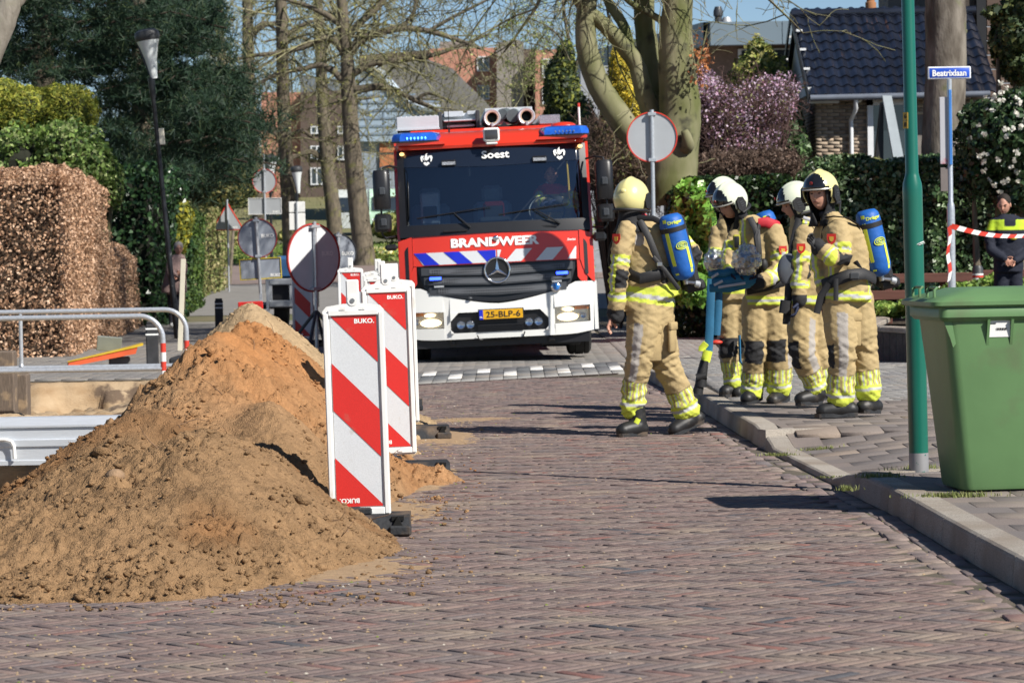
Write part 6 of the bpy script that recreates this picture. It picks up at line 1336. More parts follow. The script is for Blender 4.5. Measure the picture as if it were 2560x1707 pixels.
for (a_, c_, w) in (((1628, 628), (1700, 622), .035), ((1636, 648), (1712, 640), .045), ((1630, 662), (1722, 652), .04), ((1660, 640), (1735, 645), .05)): b.tube([f.L(a_[0], a_[1], -.36), f.L((a_[0] + c_[0]) / 2, (a_[1] + c_[1]) / 2 + 3, -.40), f.L(c_[0], c_[1], -.36)], [w * .8, w, w * .8], 10, flat=.7)
bund = b.build('strap_bundle', mat('bundle_blue', (.02, .17, .30), .55, bump=.5, bscale=30), f.t)
b = MB()
for (a_, c_) in (((1634, 638), (1650, 628)), ((1650, 660), (1712, 650)), ((1640, 655), (1660, 645))): b.tube([f.L(a_[0], a_[1], -.435), f.L(c_[0], c_[1], -.44)], .010, 6, flat=.4)
b.build('reflective_trim', m_silver, bund)
f.hand((1712, 646, -.34), (1690, 640, -.38), (0, -.3, 1), .7, m_glove, 'glove'); f.hand((1706, 640, -.30), (1722, 640, -.36), (0, -.3, 1), .7, m_glove, 'glove')
m_plast = bpy.data.materials.new('clear_plastic_film'); m_plast.use_nodes = True
N = m_plast.node_tree.nodes; L = m_plast.node_tree.links; N.remove(N['Principled BSDF']); tr = N.new('ShaderNodeBsdfTransparent'); tr.inputs[0].default_value = (.82, .85, .9, 1); g = N.new('ShaderNodeBsdfGlossy'); g.inputs['Roughness'].default_value = .12; nz = N.new('ShaderNodeTexNoise'); nz.inputs['Scale'].default_value = 28; nz.inputs['Detail'].default_value = 3; geo = N.new('ShaderNodeNewGeometry'); L.new(geo.outputs['Position'], nz.inputs['Vector']); bp = N.new('ShaderNodeBump'); bp.inputs['Distance'].default_value = .03; bp.inputs['Strength'].default_value = 1; L.new(nz.outputs[0], bp.inputs['Height']); L.new(bp.outputs[0], g.inputs['Normal']); ms = N.new('ShaderNodeMixShader'); ms.inputs[0].default_value = .5; L.new(tr.outputs[0], ms.inputs[1]); L.new(g.outputs[0], ms.inputs[2]); L.new(ms.outputs[0], N['Material Output'].inputs[0])
for (cx, cy, r_, dy, lb) in ((1714, 597, .115, -.42, 'mask in a crumpled clear bag, larger right one held over the blue straps'), (1641, 598, .085, -.36, 'mask in a clear bag, smaller left one held over the blue straps')):
    c = f.L(cx, cy, dy) + f.o; t_ = thing('bagged_mask', lb, 'face mask', tuple(c))
    b = MB(); b.ell((0, 0, 0), (r_, r_, r_ * 1.05), 28, 20, f=lambda d, p: p * (1 + .2 * noise.noise(d * 2.3) + .16 * noise.noise(d * 6))); b.build('plastic_bag', m_plast, t_, smooth=25)
    b = MB(); b.ell((0, .0, -.01), (r_ * .62, r_ * .5, r_ * .68), 16, 12); b.ell((0, -r_ * .35, -r_ * .3), (r_ * .3, r_ * .3, r_ * .25)); b.build('mask', m_strap, t_); b = MB(); b.ell((-.01, -r_ * .28, .02), (r_ * .45, r_ * .3, r_ * .38), 16, 10); b.build('mask_visor', mat('mask_visor_grey', (.12, .15, .2), .1, coat=1.), t_)
# ---------------- F4: white helmet in profile, arm hanging
f = Fig('person', 'firefighter in white helmet seen in profile facing left, dark glove hanging at his side', 1860, 930, 23.3, zp)
f.torso([(1858, 700, 48, .16, 0, 0), (1860, 672, 46, .155, 0, 0), (1858, 620, 46, .15, 0, 0), (1858, 570, 48, .15, 0, 0), (1858, 535, 46, .14, 0, 0), (1846, 510, 30, .11, 0, 0), (1838, 495, 20, .08, 0, 0)])
f.limb('armL', [(1848, 540, -.13), (1842, 585, -.19), (1840, 620, -.2), (1836, 655, -.22), (1836, 690, -.24)], [.082, .078, .074, .068, .062])
f.limb('legL', [(1846, 700, 0), (1842, 760, -.04), (1842, 812, -.08), (1860, 855, .0), (1872, 888, .04)], [.125, .118, .105, .10, .10])
f.limb('legR', [(1872, 700, .05), (1878, 760, .05), (1884, 812, .04), (1890, 850, .06), (1892, 884, .08)], [.125, .115, .1, .096, .096])
f.finish({'legL': {'side': .7, 'sw': .3, 'knee': -1.2, 'cuff': .77}, 'legR': {'side': 2.8, 'knee': -1.2, 'cuff': .77}, 'armL': {'strip': -.5, 'patch': 1.5}, 'hem': (.0, .13), 'vert': ((-.3, .2, .2, .7),), 'collar': .93}, seed=8)
f.boot((1878, 928, .04), (1834, 930, -.04), (1880, 905, .03), (1876, 885, .04)); f.boot((1905, 915, .1), (1868, 920, .04), (1896, 900, .08), (1892, 885, .08))
f.head((1828, 470, -.01), R(-82), R(14), 0, m_helw); f.hand((1835, 690, -.24), (1828, 716, -.26), (-1, 0, .2), .9, m_glove, 'glove')
f.strap([(1836, 502, -.12), (1824, 550, -.15), (1814, 610, -.2), (1810, 690, -.22), (1806, 745, -.22)], .030, name='harness_strap'); f.strap([(1806, 690, -.24), (1802, 720, -.24)], .045, name='torch_holster', th=.6)
f.strap([(1845, 500, -.14), (1868, 508, -.15), (1880, 530, -.14)], .014, m_silver, 'shoulder_trim'); b = MB(); b.ell(f.L(1812, 620, -.2), (.09, .03, .13)); b.build('map_pouch', mat('pouch_grey', (.10, .11, .13), .3, coat=.4), f.t); f.badge((1840, 570, -.28), R(-5))
# ---------------- F5: yellow helmet, face turned to the camera
z5 = float(side_z(2.3, 22.))
f = Fig('person', 'firefighter in black and yellow helmet facing the camera, arm folded to his chest', 1945, 955, 21.95, z5)
f.torso([(1946, 690, 56, .16, .03, 0), (1948, 665, 54, .155, 0, 0), (1946, 620, 50, .15, 0, 0), (1942, 570, 54, .15, 0, 0), (1934, 530, 52, .14, 0, 0), (1916, 505, 32, .11, 0, 0), (1902, 488, 22, .08, 0, -.02)])
f.limb('armL', [(1925, 530, -.14), (1932, 568, -.20), (1934, 596, -.22), (1908, 590, -.27), (1882, 568, -.24)], [.088, .082, .076, .07, .064])
f.limb('armR', [(1892, 530, .08), (1884, 570, .1), (1885, 610, .08), (1890, 650, .02), (1896, 685, -.02)], [.075, .07, .066, .06, .056])
f.limb('legL', [(1930, 695, 0), (1932, 760, -.05), (1934, 815, -.06), (1932, 865, -.02), (1930, 912, 0)], [.135, .124, .108, .104, .102])
f.limb('legR', [(1968, 692, .06), (1976, 760, .07), (1984, 812, .09), (1990, 856, .1), (1994, 898, .1)], [.13, .12, .102, .096, .094])
f.finish({'legL': {'side': .0, 'sw': .32, 'knee': -1.5, 'cuff': .74}, 'legR': {'side': 2.8, 'cuff': .76}, 'armL': {'strip': -.6, 'patch': 1.0}, 'armR': {'strip': -1, 'patch': 2.5}, 'hem': (.0, .15), 'vert': ((-.9, .18, .15, .38), (1.0, .14, .12, .3)), 'collar': .97}, seed=11)
f.boot((1955, 955, .0), (1880, 958, -.04), (1940, 930, 0), (1932, 905, 0)); f.boot((2012, 948, .12), (1978, 948, .06), (1998, 920, .1), (1994, 898, .1))
f.head((1884, 445, -.03), R(-30), R(4), R(-2), m_hely)
f.hand((1884, 572, -.25), (1872, 560, -.26), (.6, -.2, -.3), 1., m_strap, 'glove', 1.0)
f.tank((1989, 482, -.04), (2024, 634, .0), r=.09, face=R(0)); f.strap([(1896, 500, -.12), (1915, 497, -.16), (1945, 500, -.15), (1970, 515, -.1), (1982, 560, -.08), (1985, 600, -.06)], .020, name='shoulder_strap'); f.strap([(1900, 505, -.1), (1892, 540, -.06), (1895, 600, -.04)], .02, name='harness_strap')
f.strap([(1890, 655, -.12), (1915, 645, -.2), (1950, 632, -.22), (1985, 628, -.16), (2010, 640, -.08)], .045, name='waist_belt', th=.28); f.strap([(1965, 600, -.16), (1990, 640, -.1), (2005, 662, -.04)], .016, name='hip_strap'); f.strap([(1905, 652, -.2), (1885, 680, -.18), (1876, 720, -.18)], .026, name='hanging_strap'); f.strap([(1920, 640, -.22), (1920, 690, -.22)], .018, name='hanging_strap')
b = MB(); b.box(-.035, .035, -.012, .012, -.025, .025, bev=.008); o = b.build('buckle', m_dgrey, f.t); o.location = f.L(1962, 634, -.27)
b = MB(); b.ell(f.L(1896, 712, .0), (.03, .05, .08)); b.build('spare_glove', mat('glove_red_black', (.04, .012, .012), .7, scale=30, col2=(.5, .03, .02), thr=(.58, .62)), f.t); f.badge((1910, 548, -.25), R(-15))
b = MB(); b.tube([f.L(1912, 410, .05), f.L(1930, 460, .05), f.L(1928, 500, .0)], .008, 6); b.build('mask_cable', m_strap, f.t)
f.pocket((1962, 758, -.105), .12, .24, R(28)); f.pocket((1905, 745, -.06), .10, .22, R(-55))
# ---------------- driver inside the cab
zd = 0.
f = Fig('person', 'driver behind the fire engine windscreen in beige and yellow sleeves at the wheel', 1265, 560, 37.45, 1.1, group=None)
f.torso([(1275, 590, 45, .14, 0, 0), (1275, 540, 42, .13, 0, 0), (1272, 470, 48, .13, 0, 0), (1270, 440, 44, .12, 0, 0), (1268, 422, 18, .07, 0, 0)])
f.limb('armL', [(1300, 440, 0), (1318, 452, -.2), (1322, 472, -.3), (1300, 465, -.42), (1280, 460, -.5)], [.075, .07, .066, .06, .055]); f.limb('armR', [(1245, 440, 0), (1238, 455, -.2), (1238, 468, -.3), (1250, 466, -.42), (1262, 464, -.5)], [.075, .07, .066, .06, .055])
f.finish({'armL': {'strip': .2}, 'armR': {'strip': 0}, 'red': .7}, voxel=.014)
f.head((1266, 402, -.05), R(-5), R(5), helmet=None, hood=False); b = MB(); b.T = f.hm; b.ell((0, .02, .035), (.082, .095, .10)); b.build('hair', mat('hair_dark', (.02, .014, .01), .8), f.t)
f.hand((1280, 460, -.5), (1268, 462, -.55), (0, -.2, -1), 1.2, m_glove, 'glove'); f.hand((1262, 464, -.5), (1250, 466, -.55), (0, -.2, -1), 1.2, m_glove, 'glove')
# ---------------- police officer behind the tape
f = Fig('person', 'police officer in dark uniform with fluorescent yellow shoulders behind the tape by the hedge', 2315, 640, 36.3, .3, group=None)
f.torso([(2316, 625, 34, .15, 0, 0), (2316, 570, 34, .14, 0, 0), (2318, 530, 40, .14, 0, 0), (2318, 506, 38, .12, 0, 0), (2312, 492, 15, .07, 0, 0)])
f.limb('armL', [(2284, 512, 0), (2272, 545, -.03), (2276, 575, -.08), (2295, 588, -.16), (2306, 594, -.2)], [.068, .064, .06, .054, .048]); f.limb('armR', [(2352, 512, 0), (2364, 545, 0), (2362, 575, -.05), (2345, 590, -.12), (2332, 598, -.18)], [.068, .064, .06, .054, .048])
f.limb('legL', [(2302, 625, 0), (2298, 680, 0), (2296, 740, 0)], [.1, .09, .07]); f.limb('legR', [(2330, 625, 0), (2334, 680, 0), (2336, 740, 0)], [.1, .09, .07])
o = f.finish({}, voxel=.014, fold=.008); a = o.data.color_attributes['Col']; n = len(a.data); co = np.zeros(n * 3, np.float32); o.data.vertices.foreach_get('co', co); co = co.reshape(-1, 3); zt = f.L(2316, 505).z; c4 = np.ones((n, 4), np.float32); c4[:, :3] = (.010, .013, .026); m_ = (co[:, 2] > zt - .09) & (co[:, 2] < zt + .0) & (np.abs(co[:, 0] - f.L(2316, 505).x) > .07); c4[m_, :3] = (.45, .62, .03); m_ = (co[:, 2] > zt - .12) & (co[:, 2] < zt - .075); c4[m_, :3] = (.5, .66, .03); a.data.foreach_set('color', c4.ravel())
f.head((2306, 470, -.02), R(-20), R(20), helmet=None, hood=False); b = MB(); b.T = f.hm; b.ell((0, .018, .035), (.084, .097, .098)); b.build('hair', mat('hair_dark'  , (.02, .014, .01), .8), f.t)
f.hand((2306, 594, -.2), (2316, 600, -.22), (0, -1, .2), .8); f.hand((2332, 598, -.18), (2322, 602, -.2), (0, -1, .2), .8)
b = MB(); b.ell(f.L(2328, 546, -.16), (.045, .02, .03)); b.build('yellow_pouch', mat('pouch_yellow', (.6, .5, .03), .5), f.t)
# ---------------- woman by the dark hedge
f = Fig('person', 'woman in a pale pink coat standing in the shade behind the black street lamp', 402, 752, 55.5, 0., group=None)
f.torso([(400, 672, 30, .20, 0, 0), (402, 640, 26, .17, 0, 0), (404, 605, 20, .13, 0, 0), (408, 590, 18, .11, 0, 0), (410, 583, 8, .06, 0, 0)])
f.limb('armL', [(392, 598, -.1), (388, 618, -.14), (392, 634, -.2), (404, 630, -.26)], [.065, .06, .055, .05]); f.limb('armR', [(420, 598, 0), (424, 618, -.05), (420, 634, -.15), (410, 634, -.22)], [.065, .06, .055, .05])
f.limb('legL', [(396, 672, 0), (396, 710, 0), (395, 740, 0)], [.1, .08, .065]); f.limb('legR', [(408, 672, 0), (408, 710, 0), (408, 740, 0)], [.1, .08, .065])
o = f.finish({}, voxel=.018, fold=.008); a = o.data.color_attributes['Col']; n = len(a.data); co = np.zeros(n * 3, np.float32); o.data.vertices.foreach_get('co', co); co = co.reshape(-1, 3); zt = f.L(400, 676).z; c4 = np.ones((n, 4), np.float32); c4[:, :3] = (.26, .18, .165); c4[co[:, 2] < zt, :3] = (.02, .02, .03); a.data.foreach_set('color', c4.ravel())
f.head((410, 571, -.02), R(12), R(8), helmet=None, hood=False); b = MB(); b.T = f.hm; b.ell((0, .018, .03), (.09, .105, .108)); b.build('hair', mat('hair_grey', (.22, .2, .19), .8), f.t)
f.hand((404, 630, -.26), (412, 628, -.28), (0, -1, 0), .8); f.hand((410, 634, -.22), (402, 634, -.26), (0, -1, 0), .8)
for xx in (395, 409): b = MB(); b.ell(f.L(xx, 747, -.06), (.045, .12, .045)); b.build('shoe', m_white, f.t)
# ================================================================ PLANTS
def leafmat(name, gloss=.5, bl=.25): return mat(name, (.1, .2, .05), gloss, attr='Col', var=.06, scale=3, backl=bl, spec=.4)
m_leaf = leafmat('leaf_matte', .6, .22); m_leafg = leafmat('leaf_glossy', .32, .12); m_beech = leafmat('leaf_dry_beech', .55, .25); m_petal = leafmat('petals', .6, .3)
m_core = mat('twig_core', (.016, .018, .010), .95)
def leaves(name, P, N_, size, cols, m, parent=None, asp=.6, jit=.8, w=None, cvar=.18, long_=False):
    n = len(P); d = N_ + rng.normal(0, jit, (n, 3)); d /= np.linalg.norm(d, axis=1)[:, None] + 1e-9
    a = np.cross(d, rng.normal(0, 1, (n, 3))); a /= np.linalg.norm(a, axis=1)[:, None] + 1e-9; b_ = np.cross(d, a)
    s_ = size * rng.uniform(.6, 1.3, n)[:, None]; q = np.stack([P - a * s_, P - b_ * s_ * asp + d * s_ * .18, P + a * s_, P + b_ * s_ * asp + d * s_ * .18], 1)
    f = np.arange(n * 4).reshape(n, 4); cols = np.array(cols, float); ci_ = rng.choice(len(cols), n, p=w); c = np.clip(cols[ci_] * (1 + rng.normal(0, cvar, (n, 1))), 0, 1)
    return npmesh(name, q.reshape(-1, 3), f, m, parent, col=np.repeat(c, 4, 0))
def box_pts(n, x0, x1, y0, y1, z0, z1, skin=.12, bulge=.10, seed=0, faces='lrftk', shear=0., round_=.25):
    P = np.zeros((n, 3)); N_ = np.zeros((n, 3)); w = {'f': (x1 - x0) * (z1 - z0), 'r': (y1 - y0) * (z1 - z0), 'l': (y1 - y0) * (z1 - z0), 't': (x1 - x0) * (y1 - y0), 'k': (x1 - x0) * (z1 - z0)}
    fl = [c for c in faces]; p = np.array([w[c] for c in fl]); ch = rng.choice(len(fl), n, p=p / p.sum()); u, v = rng.uniform(0, 1, n), rng.uniform(0, 1, n)
    for i, c in enumerate(fl):
        m_ = ch == i
        X = {'f': x0 + (x1 - x0) * u, 'k': x0 + (x1 - x0) * u, 't': x0 + (x1 - x0) * u, 'l': x0 + 0 * u, 'r': x1 + 0 * u}[c]; Y = {'f': y0 + 0 * u, 'k': y1 + 0 * u, 't': y0 + (y1 - y0) * v, 'l': y0 + (y1 - y0) * u, 'r': y0 + (y1 - y0) * u}[c]; Z = z1 + 0 * u if c == 't' else z0 + (z1 - z0) * v
        nv = {'f': (0, -1, 0), 'k': (0, 1, 0), 't': (0, 0, 1), 'l': (-1, 0, 0), 'r': (1, 0, 0)}[c]
        P[m_] = np.stack([X, Y, Z], -1)[m_]; N_[m_] = nv
    # round the upper edges
    cx, cy = (x0 + x1) / 2, (y0 + y1) / 2; tz_ = np.clip((P[:, 2] - (z1 - round_)) / round_, 0, 1); ex = np.clip((np.abs(P[:, 0] - cx) - ((x1 - x0) / 2 - round_)) / round_, 0, 1)
    P[:, 2] -= round_ * .5 * (ex ** 2) * tz_; P[:, 0] -= np.sign(P[:, 0] - cx) * round_ * .5 * (tz_ ** 2) * ex
    b_ = fbm(P[:, 0], P[:, 1], P[:, 2], oct=3, f=1.4, seed=seed); P += N_ * (b_ * bulge * 1.5 - rng.exponential(skin * .5, n))[:, None]
    P[:, 0] += shear * (P[:, 1] - y0); return P, N_
def blob_pts(n, c, r, shell=.3, lump=.22, seed=0, f=1.6, top=None):
    d = rng.normal(0, 1, (n, 3)); d /= np.linalg.norm(d, axis=1)[:, None]; k = 1 + lump * 1.6 * fbm(d[:, 0] + c[0], d[:, 1] + c[1], d[:, 2] + c[2], oct=3, f=f, seed=seed) - shell * rng.uniform(0, 1, n) ** 1.6
    P = np.array(c) + d * np.array(r) * k[:, None]; return P, d
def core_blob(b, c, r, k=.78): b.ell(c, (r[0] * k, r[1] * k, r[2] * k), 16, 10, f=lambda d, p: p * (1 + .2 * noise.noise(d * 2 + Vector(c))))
def bush(name, label, cat, blobs, n, size, cols, m=None, group=None, shell=.3, lump=.22, core=.74, asp=.6, w=None, stem=True, cm=None):
    """blobs: (xD, yD, rx px, rz px, Y, ry m)"""
    C0 = blobs[0]; p0 = atD(C0[0], C0[1], C0[4]); t = thing(name, label, cat, (p0.x, p0.y, 0), 0, group); o0 = np.array([p0.x, p0.y, 0]); Ps, Ns = [], []; b = MB(); st = MB()
    ar = np.array([q[2] * q[3] * q[4] ** 2 for q in blobs], float); ar /= ar.sum()
    for q, a in zip(blobs, ar):
        c = np.array(atD(q[0], q[1], q[4])) - o0; k = K * q[4] / FPX; r = (q[2] * k, q[5], q[3] * k); P, N_ = blob_pts(int(n * a), c, r, shell, lump, seed=q[0] * .1); Ps.append(P); Ns.append(N_)
        if core: core_blob(b, c, r, core)
        if stem: st.tube([(c[0] * .7, 0, 0), (c[0] * .9, c[1] * .6, c[2] * .5), tuple(c)], [.06, .05, .02], 6)
    if stem: st.build('stem', m_bark, t)
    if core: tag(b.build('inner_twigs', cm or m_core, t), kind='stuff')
    P = np.concatenate(Ps); N_ = np.concatenate(Ns); ok = P[:, 2] > .02; tag(leaves('foliage', P[ok], N_[ok], size, cols, m or m_leaf, t, asp=asp, w=w), kind='stuff'); return t
m_bark = mat('bark_grey_brown', (.17, .14, .10), .95, scale=14, col2=(.07, .06, .045), bump=1.0, bscale=26, stretch=(1, 1, .3), dirt=((.16, .16, .05), 2.4, .56, .72))
m_barkb = mat('bark_beech_mossy', (.23, .215, .13), .85, scale=2.2, col2=(.10, .11, .035), bump=.5, bscale=14, thr=(.35, .65), dirt=((.045, .045, .025), 3.1, .58, .70), stretch=(1, 1, .45))
m_barkg = mat('bark_pale_grey', (.26, .235, .20), .9, scale=9, col2=(.13, .115, .09), bump=1.0, bscale=34, stretch=(1, 1, .35), dirt=((.10, .11, .04), 2, .6, .75))
m_twig = mat('twigs', (.19, .17, .115), .9, island=.35, col2=(.21, .21, .09), scale=3)
def hedge(name, label, x0, x1, y0, y1, z0, z1, n, size, cols, m=None, cat='hedge', shear=0., faces='lrft', bulge=.10, skin=.12, w=None, asp=.62, round_=.25, group=None, seed=0):
    t = thing(name, label, cat, (x0, y0, 0), 0, group); P, N_ = box_pts(n, 0, x1 - x0, 0, y1 - y0, z0, z1, skin, bulge, seed, faces, shear, round_)
    tag(leaves('foliage', P, N_, size, cols, m or m_leaf, t, asp=asp, w=w), kind='stuff')
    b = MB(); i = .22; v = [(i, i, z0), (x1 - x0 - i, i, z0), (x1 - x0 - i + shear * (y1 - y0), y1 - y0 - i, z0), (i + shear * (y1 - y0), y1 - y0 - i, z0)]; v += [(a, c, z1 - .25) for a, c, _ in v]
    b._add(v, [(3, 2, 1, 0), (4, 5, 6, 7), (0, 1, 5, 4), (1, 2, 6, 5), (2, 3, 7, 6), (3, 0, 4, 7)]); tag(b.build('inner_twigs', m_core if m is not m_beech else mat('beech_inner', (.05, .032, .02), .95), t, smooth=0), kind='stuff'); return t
BE = [(.62, .40, .26), (.50, .31, .19), (.70, .48, .33), (.38, .22, .13), (.56, .35, .22)]
hedge('beech_hedge', 'tall clipped beech hedge with dry copper leaves behind the tube barriers', -9.6, -6.0, 41, 48.2, 0, 2.62, 80000, .026, BE, m_beech, shear=-.066, seed=1, skin=.18)
hedge('beech_hedge', 'lower farther step of the copper beech hedge next to the dark hedge', -9.0, -6.45, 48.3, 56, 0, 1.50, 26000, .026, BE, m_beech, shear=-.066, seed=2, skin=.12)
DK = [(.018, .045, .018), (.03, .07, .025), (.012, .03, .014), (.05, .10, .035)]
hedge('laurel_hedge', 'dark glossy evergreen hedge in shade behind the woman', -9.0, -6.7, 56.8, 62, 0, 3.0, 16000, .06, DK, m_leafg, seed=3, bulge=.25)
hedge('clipped_hedge', 'clipped green hedge column with a rounded top beyond the black lamp post', -7.9, -6.85, 62.2, 67, 0, 2.65, 14000, .045, [(.06, .11, .025), (.10, .16, .03), (.035, .07, .02)], m_leaf, seed=4, round_=.6)
hedge('pale_hedge', 'pale tan and green clipped hedge behind the triangular sign', -9.0, -7.35, 70, 78, .1, 2.5, 12000, .05, [(.26, .26, .10), (.34, .30, .14), (.16, .20, .06)], m_leaf, seed=5)
bush('golden_shrub', 'yellow leaved shrub between the dark pine and the clipped hedge', 'shrub', [(398, 540, 34, 60, 61, .8), (420, 500, 24, 40, 61, .7)], 5000, .05, [(.42, .38, .04), (.22, .24, .04), (.12, .15, .03)], core=.8)
bush('juniper', 'yellow green feathery juniper above the light green shrub at the left edge', 'shrub', [(60, 270, 110, 80, 50, 1.2), (160, 262, 60, 70, 50, 1.0), (15, 240, 60, 55, 50, 1.)], 26000, .045, [(.30, .32, .04), (.20, .24, .035), (.12, .16, .03), (.40, .38, .06)], asp=.25, shell=.35, lump=.3)
bush('viburnum', 'light green loose shrub just above the tall beech hedge', 'shrub', [(50, 370, 80, 75, 49, 1.2), (150, 360, 90, 85, 49, 1.1), (215, 385, 45, 60, 49, .8), (262, 420, 22, 60, 49.5, .5)], 15000, .045, [(.20, .30, .07), (.12, .20, .04), (.30, .36, .14), (.07, .13, .03)], m_leaf, shell=.5, lump=.35)
# ---- dark pine: many drooping plates of needles
def pine():
    t = thing('pine_tree', 'huge dark pine with drooping needle boughs behind the black street lamp', 'tree', tuple(atD(250, 700, 70).xy) + (0,)); o0 = np.array(t.location); poly = [(-60, -80), (485, -80), (500, 60), (505, 150), (560, 200), (590, 300), (560, 395), (500, 440), (470, 400), (380, 430), (300, 520), (230, 420), (230, 250), (210, 170), (-60, 190)]
    def inside(x, y):
        c = False; n = len(poly)
        for i in range(n):
            (x1, y1), (x2, y2) = poly[i], poly[(i + 1) % n]
            if (y1 > y) != (y2 > y) and x < (x2 - x1) * (y - y1) / (y2 - y1) + x1: c = not c
        return c
    Ps, Ds, k = [], [], 0; br_ = MB()
    while k < 300:
        x, y = rng.uniform(-60, 600), rng.uniform(-80, 530)
        if not inside(x, y): continue
        if (30 < x < 115 and 20 < y < 95) and rng.uniform() < .88: continue
        if (200 < x < 275 and 195 < y < 225): continue
        Y = rng.uniform(66, 77); c = np.array(atD(x, y, Y)) - o0; L_ = rng.uniform(.55, 1.0); az = rng.uniform(0, 2 * PI); nn = 50
        # tufts along a bough
        for j in range(nn):
            s_ = rng.uniform(-1, 1); off = np.array([math.cos(az) * s_ * L_ + rng.normal(0, .22), math.sin(az) * s_ * L_ + rng.normal(0, .22), -.25 * abs(s_) ** 1.5 * L_ + rng.normal(0, .10)]); q = c + off
            m_ = 12; dd = rng.normal(0, 1, (m_, 3)) + np.array([0, 0, .5]); dd /= np.linalg.norm(dd, axis=1)[:, None]; Ps.append(np.repeat(q[None], m_, 0)); Ds.append(dd)
        e = Vector(c) ; br_.tube([e - V(math.cos(az), math.sin(az), .2) * L_, e, e + V(math.cos(az), math.sin(az), -.25) * L_], [.022, .018, .008], 5); k += 1
    P = np.concatenate(Ps); D = np.concatenate(Ds); n = len(P); ln = rng.uniform(.12, .26, n)[:, None]; sd = np.cross(D, rng.normal(0, 1, (n, 3))); sd /= np.linalg.norm(sd, axis=1)[:, None]; w_ = .009
    q = np.stack([P - sd * w_, P + sd * w_, P + D * ln + sd * w_ * .5, P + D * ln - sd * w_ * .5], 1); cc = np.array([(.022, .05, .028), (.035, .07, .035), (.014, .034, .022), (.06, .085, .03)])[rng.choice(4, n, p=[.4, .3, .22, .08])] * (1 + rng.normal(0, .15, (n, 1)))
    tag(npmesh('crown', q.reshape(-1, 3), np.arange(n * 4).reshape(n, 4), m_leaf, t, col=np.repeat(np.clip(cc, 0, 1), 4, 0)), kind='stuff'); tag(br_.build('boughs', mat('bark_pine_dark', (.05, .035, .025), .95), t), kind='stuff')
    b = MB(); b.tube([Vector(atD(95, 760, 72)) - t.location, Vector(atD(100, 300, 72)) - t.location, Vector(atD(95, -120, 72)) - t.location], [.36, .30, .22], 14); b.tube([Vector(atD(330, 760, 71)) - t.location, Vector(atD(325, 300, 71)) - t.location, Vector(atD(315, -120, 71)) - t.location], [.26, .22, .16], 12); b.build('trunk', m_bark, t)
pine()
bush('mixed_thicket', 'brownish green thicket under the pine right of the lamp post', 'shrub', [(500, 330, 60, 70, 80, 1.5), (540, 420, 45, 60, 82, 1.5), (480, 430, 70, 60, 79, 1.5), (430, 250, 50, 40, 84, 1.5)], 16000, .06, [(.12, .13, .04), (.05, .075, .03), (.20, .18, .06), (.03, .05, .02)], shell=.5, lump=.35, core=.6)
# ---- leafless trees
def twigs_from(segs, starts, n, L0, levels, rnd, droop=0., up=.15, ybias=1.):
    for _ in range(n):
        i = rng.integers(0, len(starts)); p, d, r = starts[i]
        dd = (Vector(rng.normal(0, 1, 3)) * 1.0 + d * .7 + V(0, 0, up)).normalized(); grow(segs, p, dd, L0 * rng.uniform(.5, 1.2), min(r * .45, .05), levels, rnd, droop)
def grow(segs, p, d, L_, r, lev, rnd, droop):
    k = 5; q = p; prev = d
    for j in range(k):
        prev = (prev + Vector(rng.normal(0, rnd, 3)) + V(0, 0, -droop * .15)).normalized(); q2 = q + prev * (L_ / k); r2 = r * (1 - (j + 1) / k * .75); segs.append((q, q2, r * (1 - j / k * .75), r2))
        if lev > 0 and j >= 1:
            for _ in range(2 if lev > 1 else 1):
                if rng.uniform() < .8: dd = (prev * .8 + Vector(rng.normal(0, .75, 3))).normalized(); grow(segs, q2, dd, L_ * rng.uniform(.35, .6), max(r2 * .7, .005), lev - 1, rnd, droop)
        q = q2
def seg_mesh(name, segs, m, parent, minr=.006, sides=3):
    A = np.array([s_[0][:] for s_ in segs]); B = np.array([s_[1][:] for s_ in segs]); ra = np.maximum([s_[2] for s_ in segs], minr); rb = np.maximum([s_[3] for s_ in segs], minr)
    d = B - A; d /= np.linalg.norm(d, axis=1)[:, None] + 1e-9; ref = np.where(np.abs(d[:, 2:3]) < .9, np.array([[0, 0, 1.]]), np.array([[1., 0, 0]])); u = np.cross(d, ref); u /= np.linalg.norm(u, axis=1)[:, None]; w_ = np.cross(d, u); vs = []
    for (P, r) in ((A, ra), (B, rb)):
        for j in range(sides): t_ = 2 * PI * j / sides; vs.append(P + u * (math.cos(t_) * r)[:, None] + w_ * (math.sin(t_) * r)[:, None] if False else P + (u * math.cos(t_) + w_ * math.sin(t_)) * r[:, None])
    V_ = np.stack(vs, 1); n = len(A); f = np.array([(j, (j + 1) % sides, sides + (j + 1) % sides, sides + j) for j in range(sides)]); F_ = (f[None] + (np.arange(n) * 2 * sides)[:, None, None]).reshape(-1, 4)
    return tag(npmesh(name, V_.reshape(-1, 3), F_, m, parent), kind='stuff')
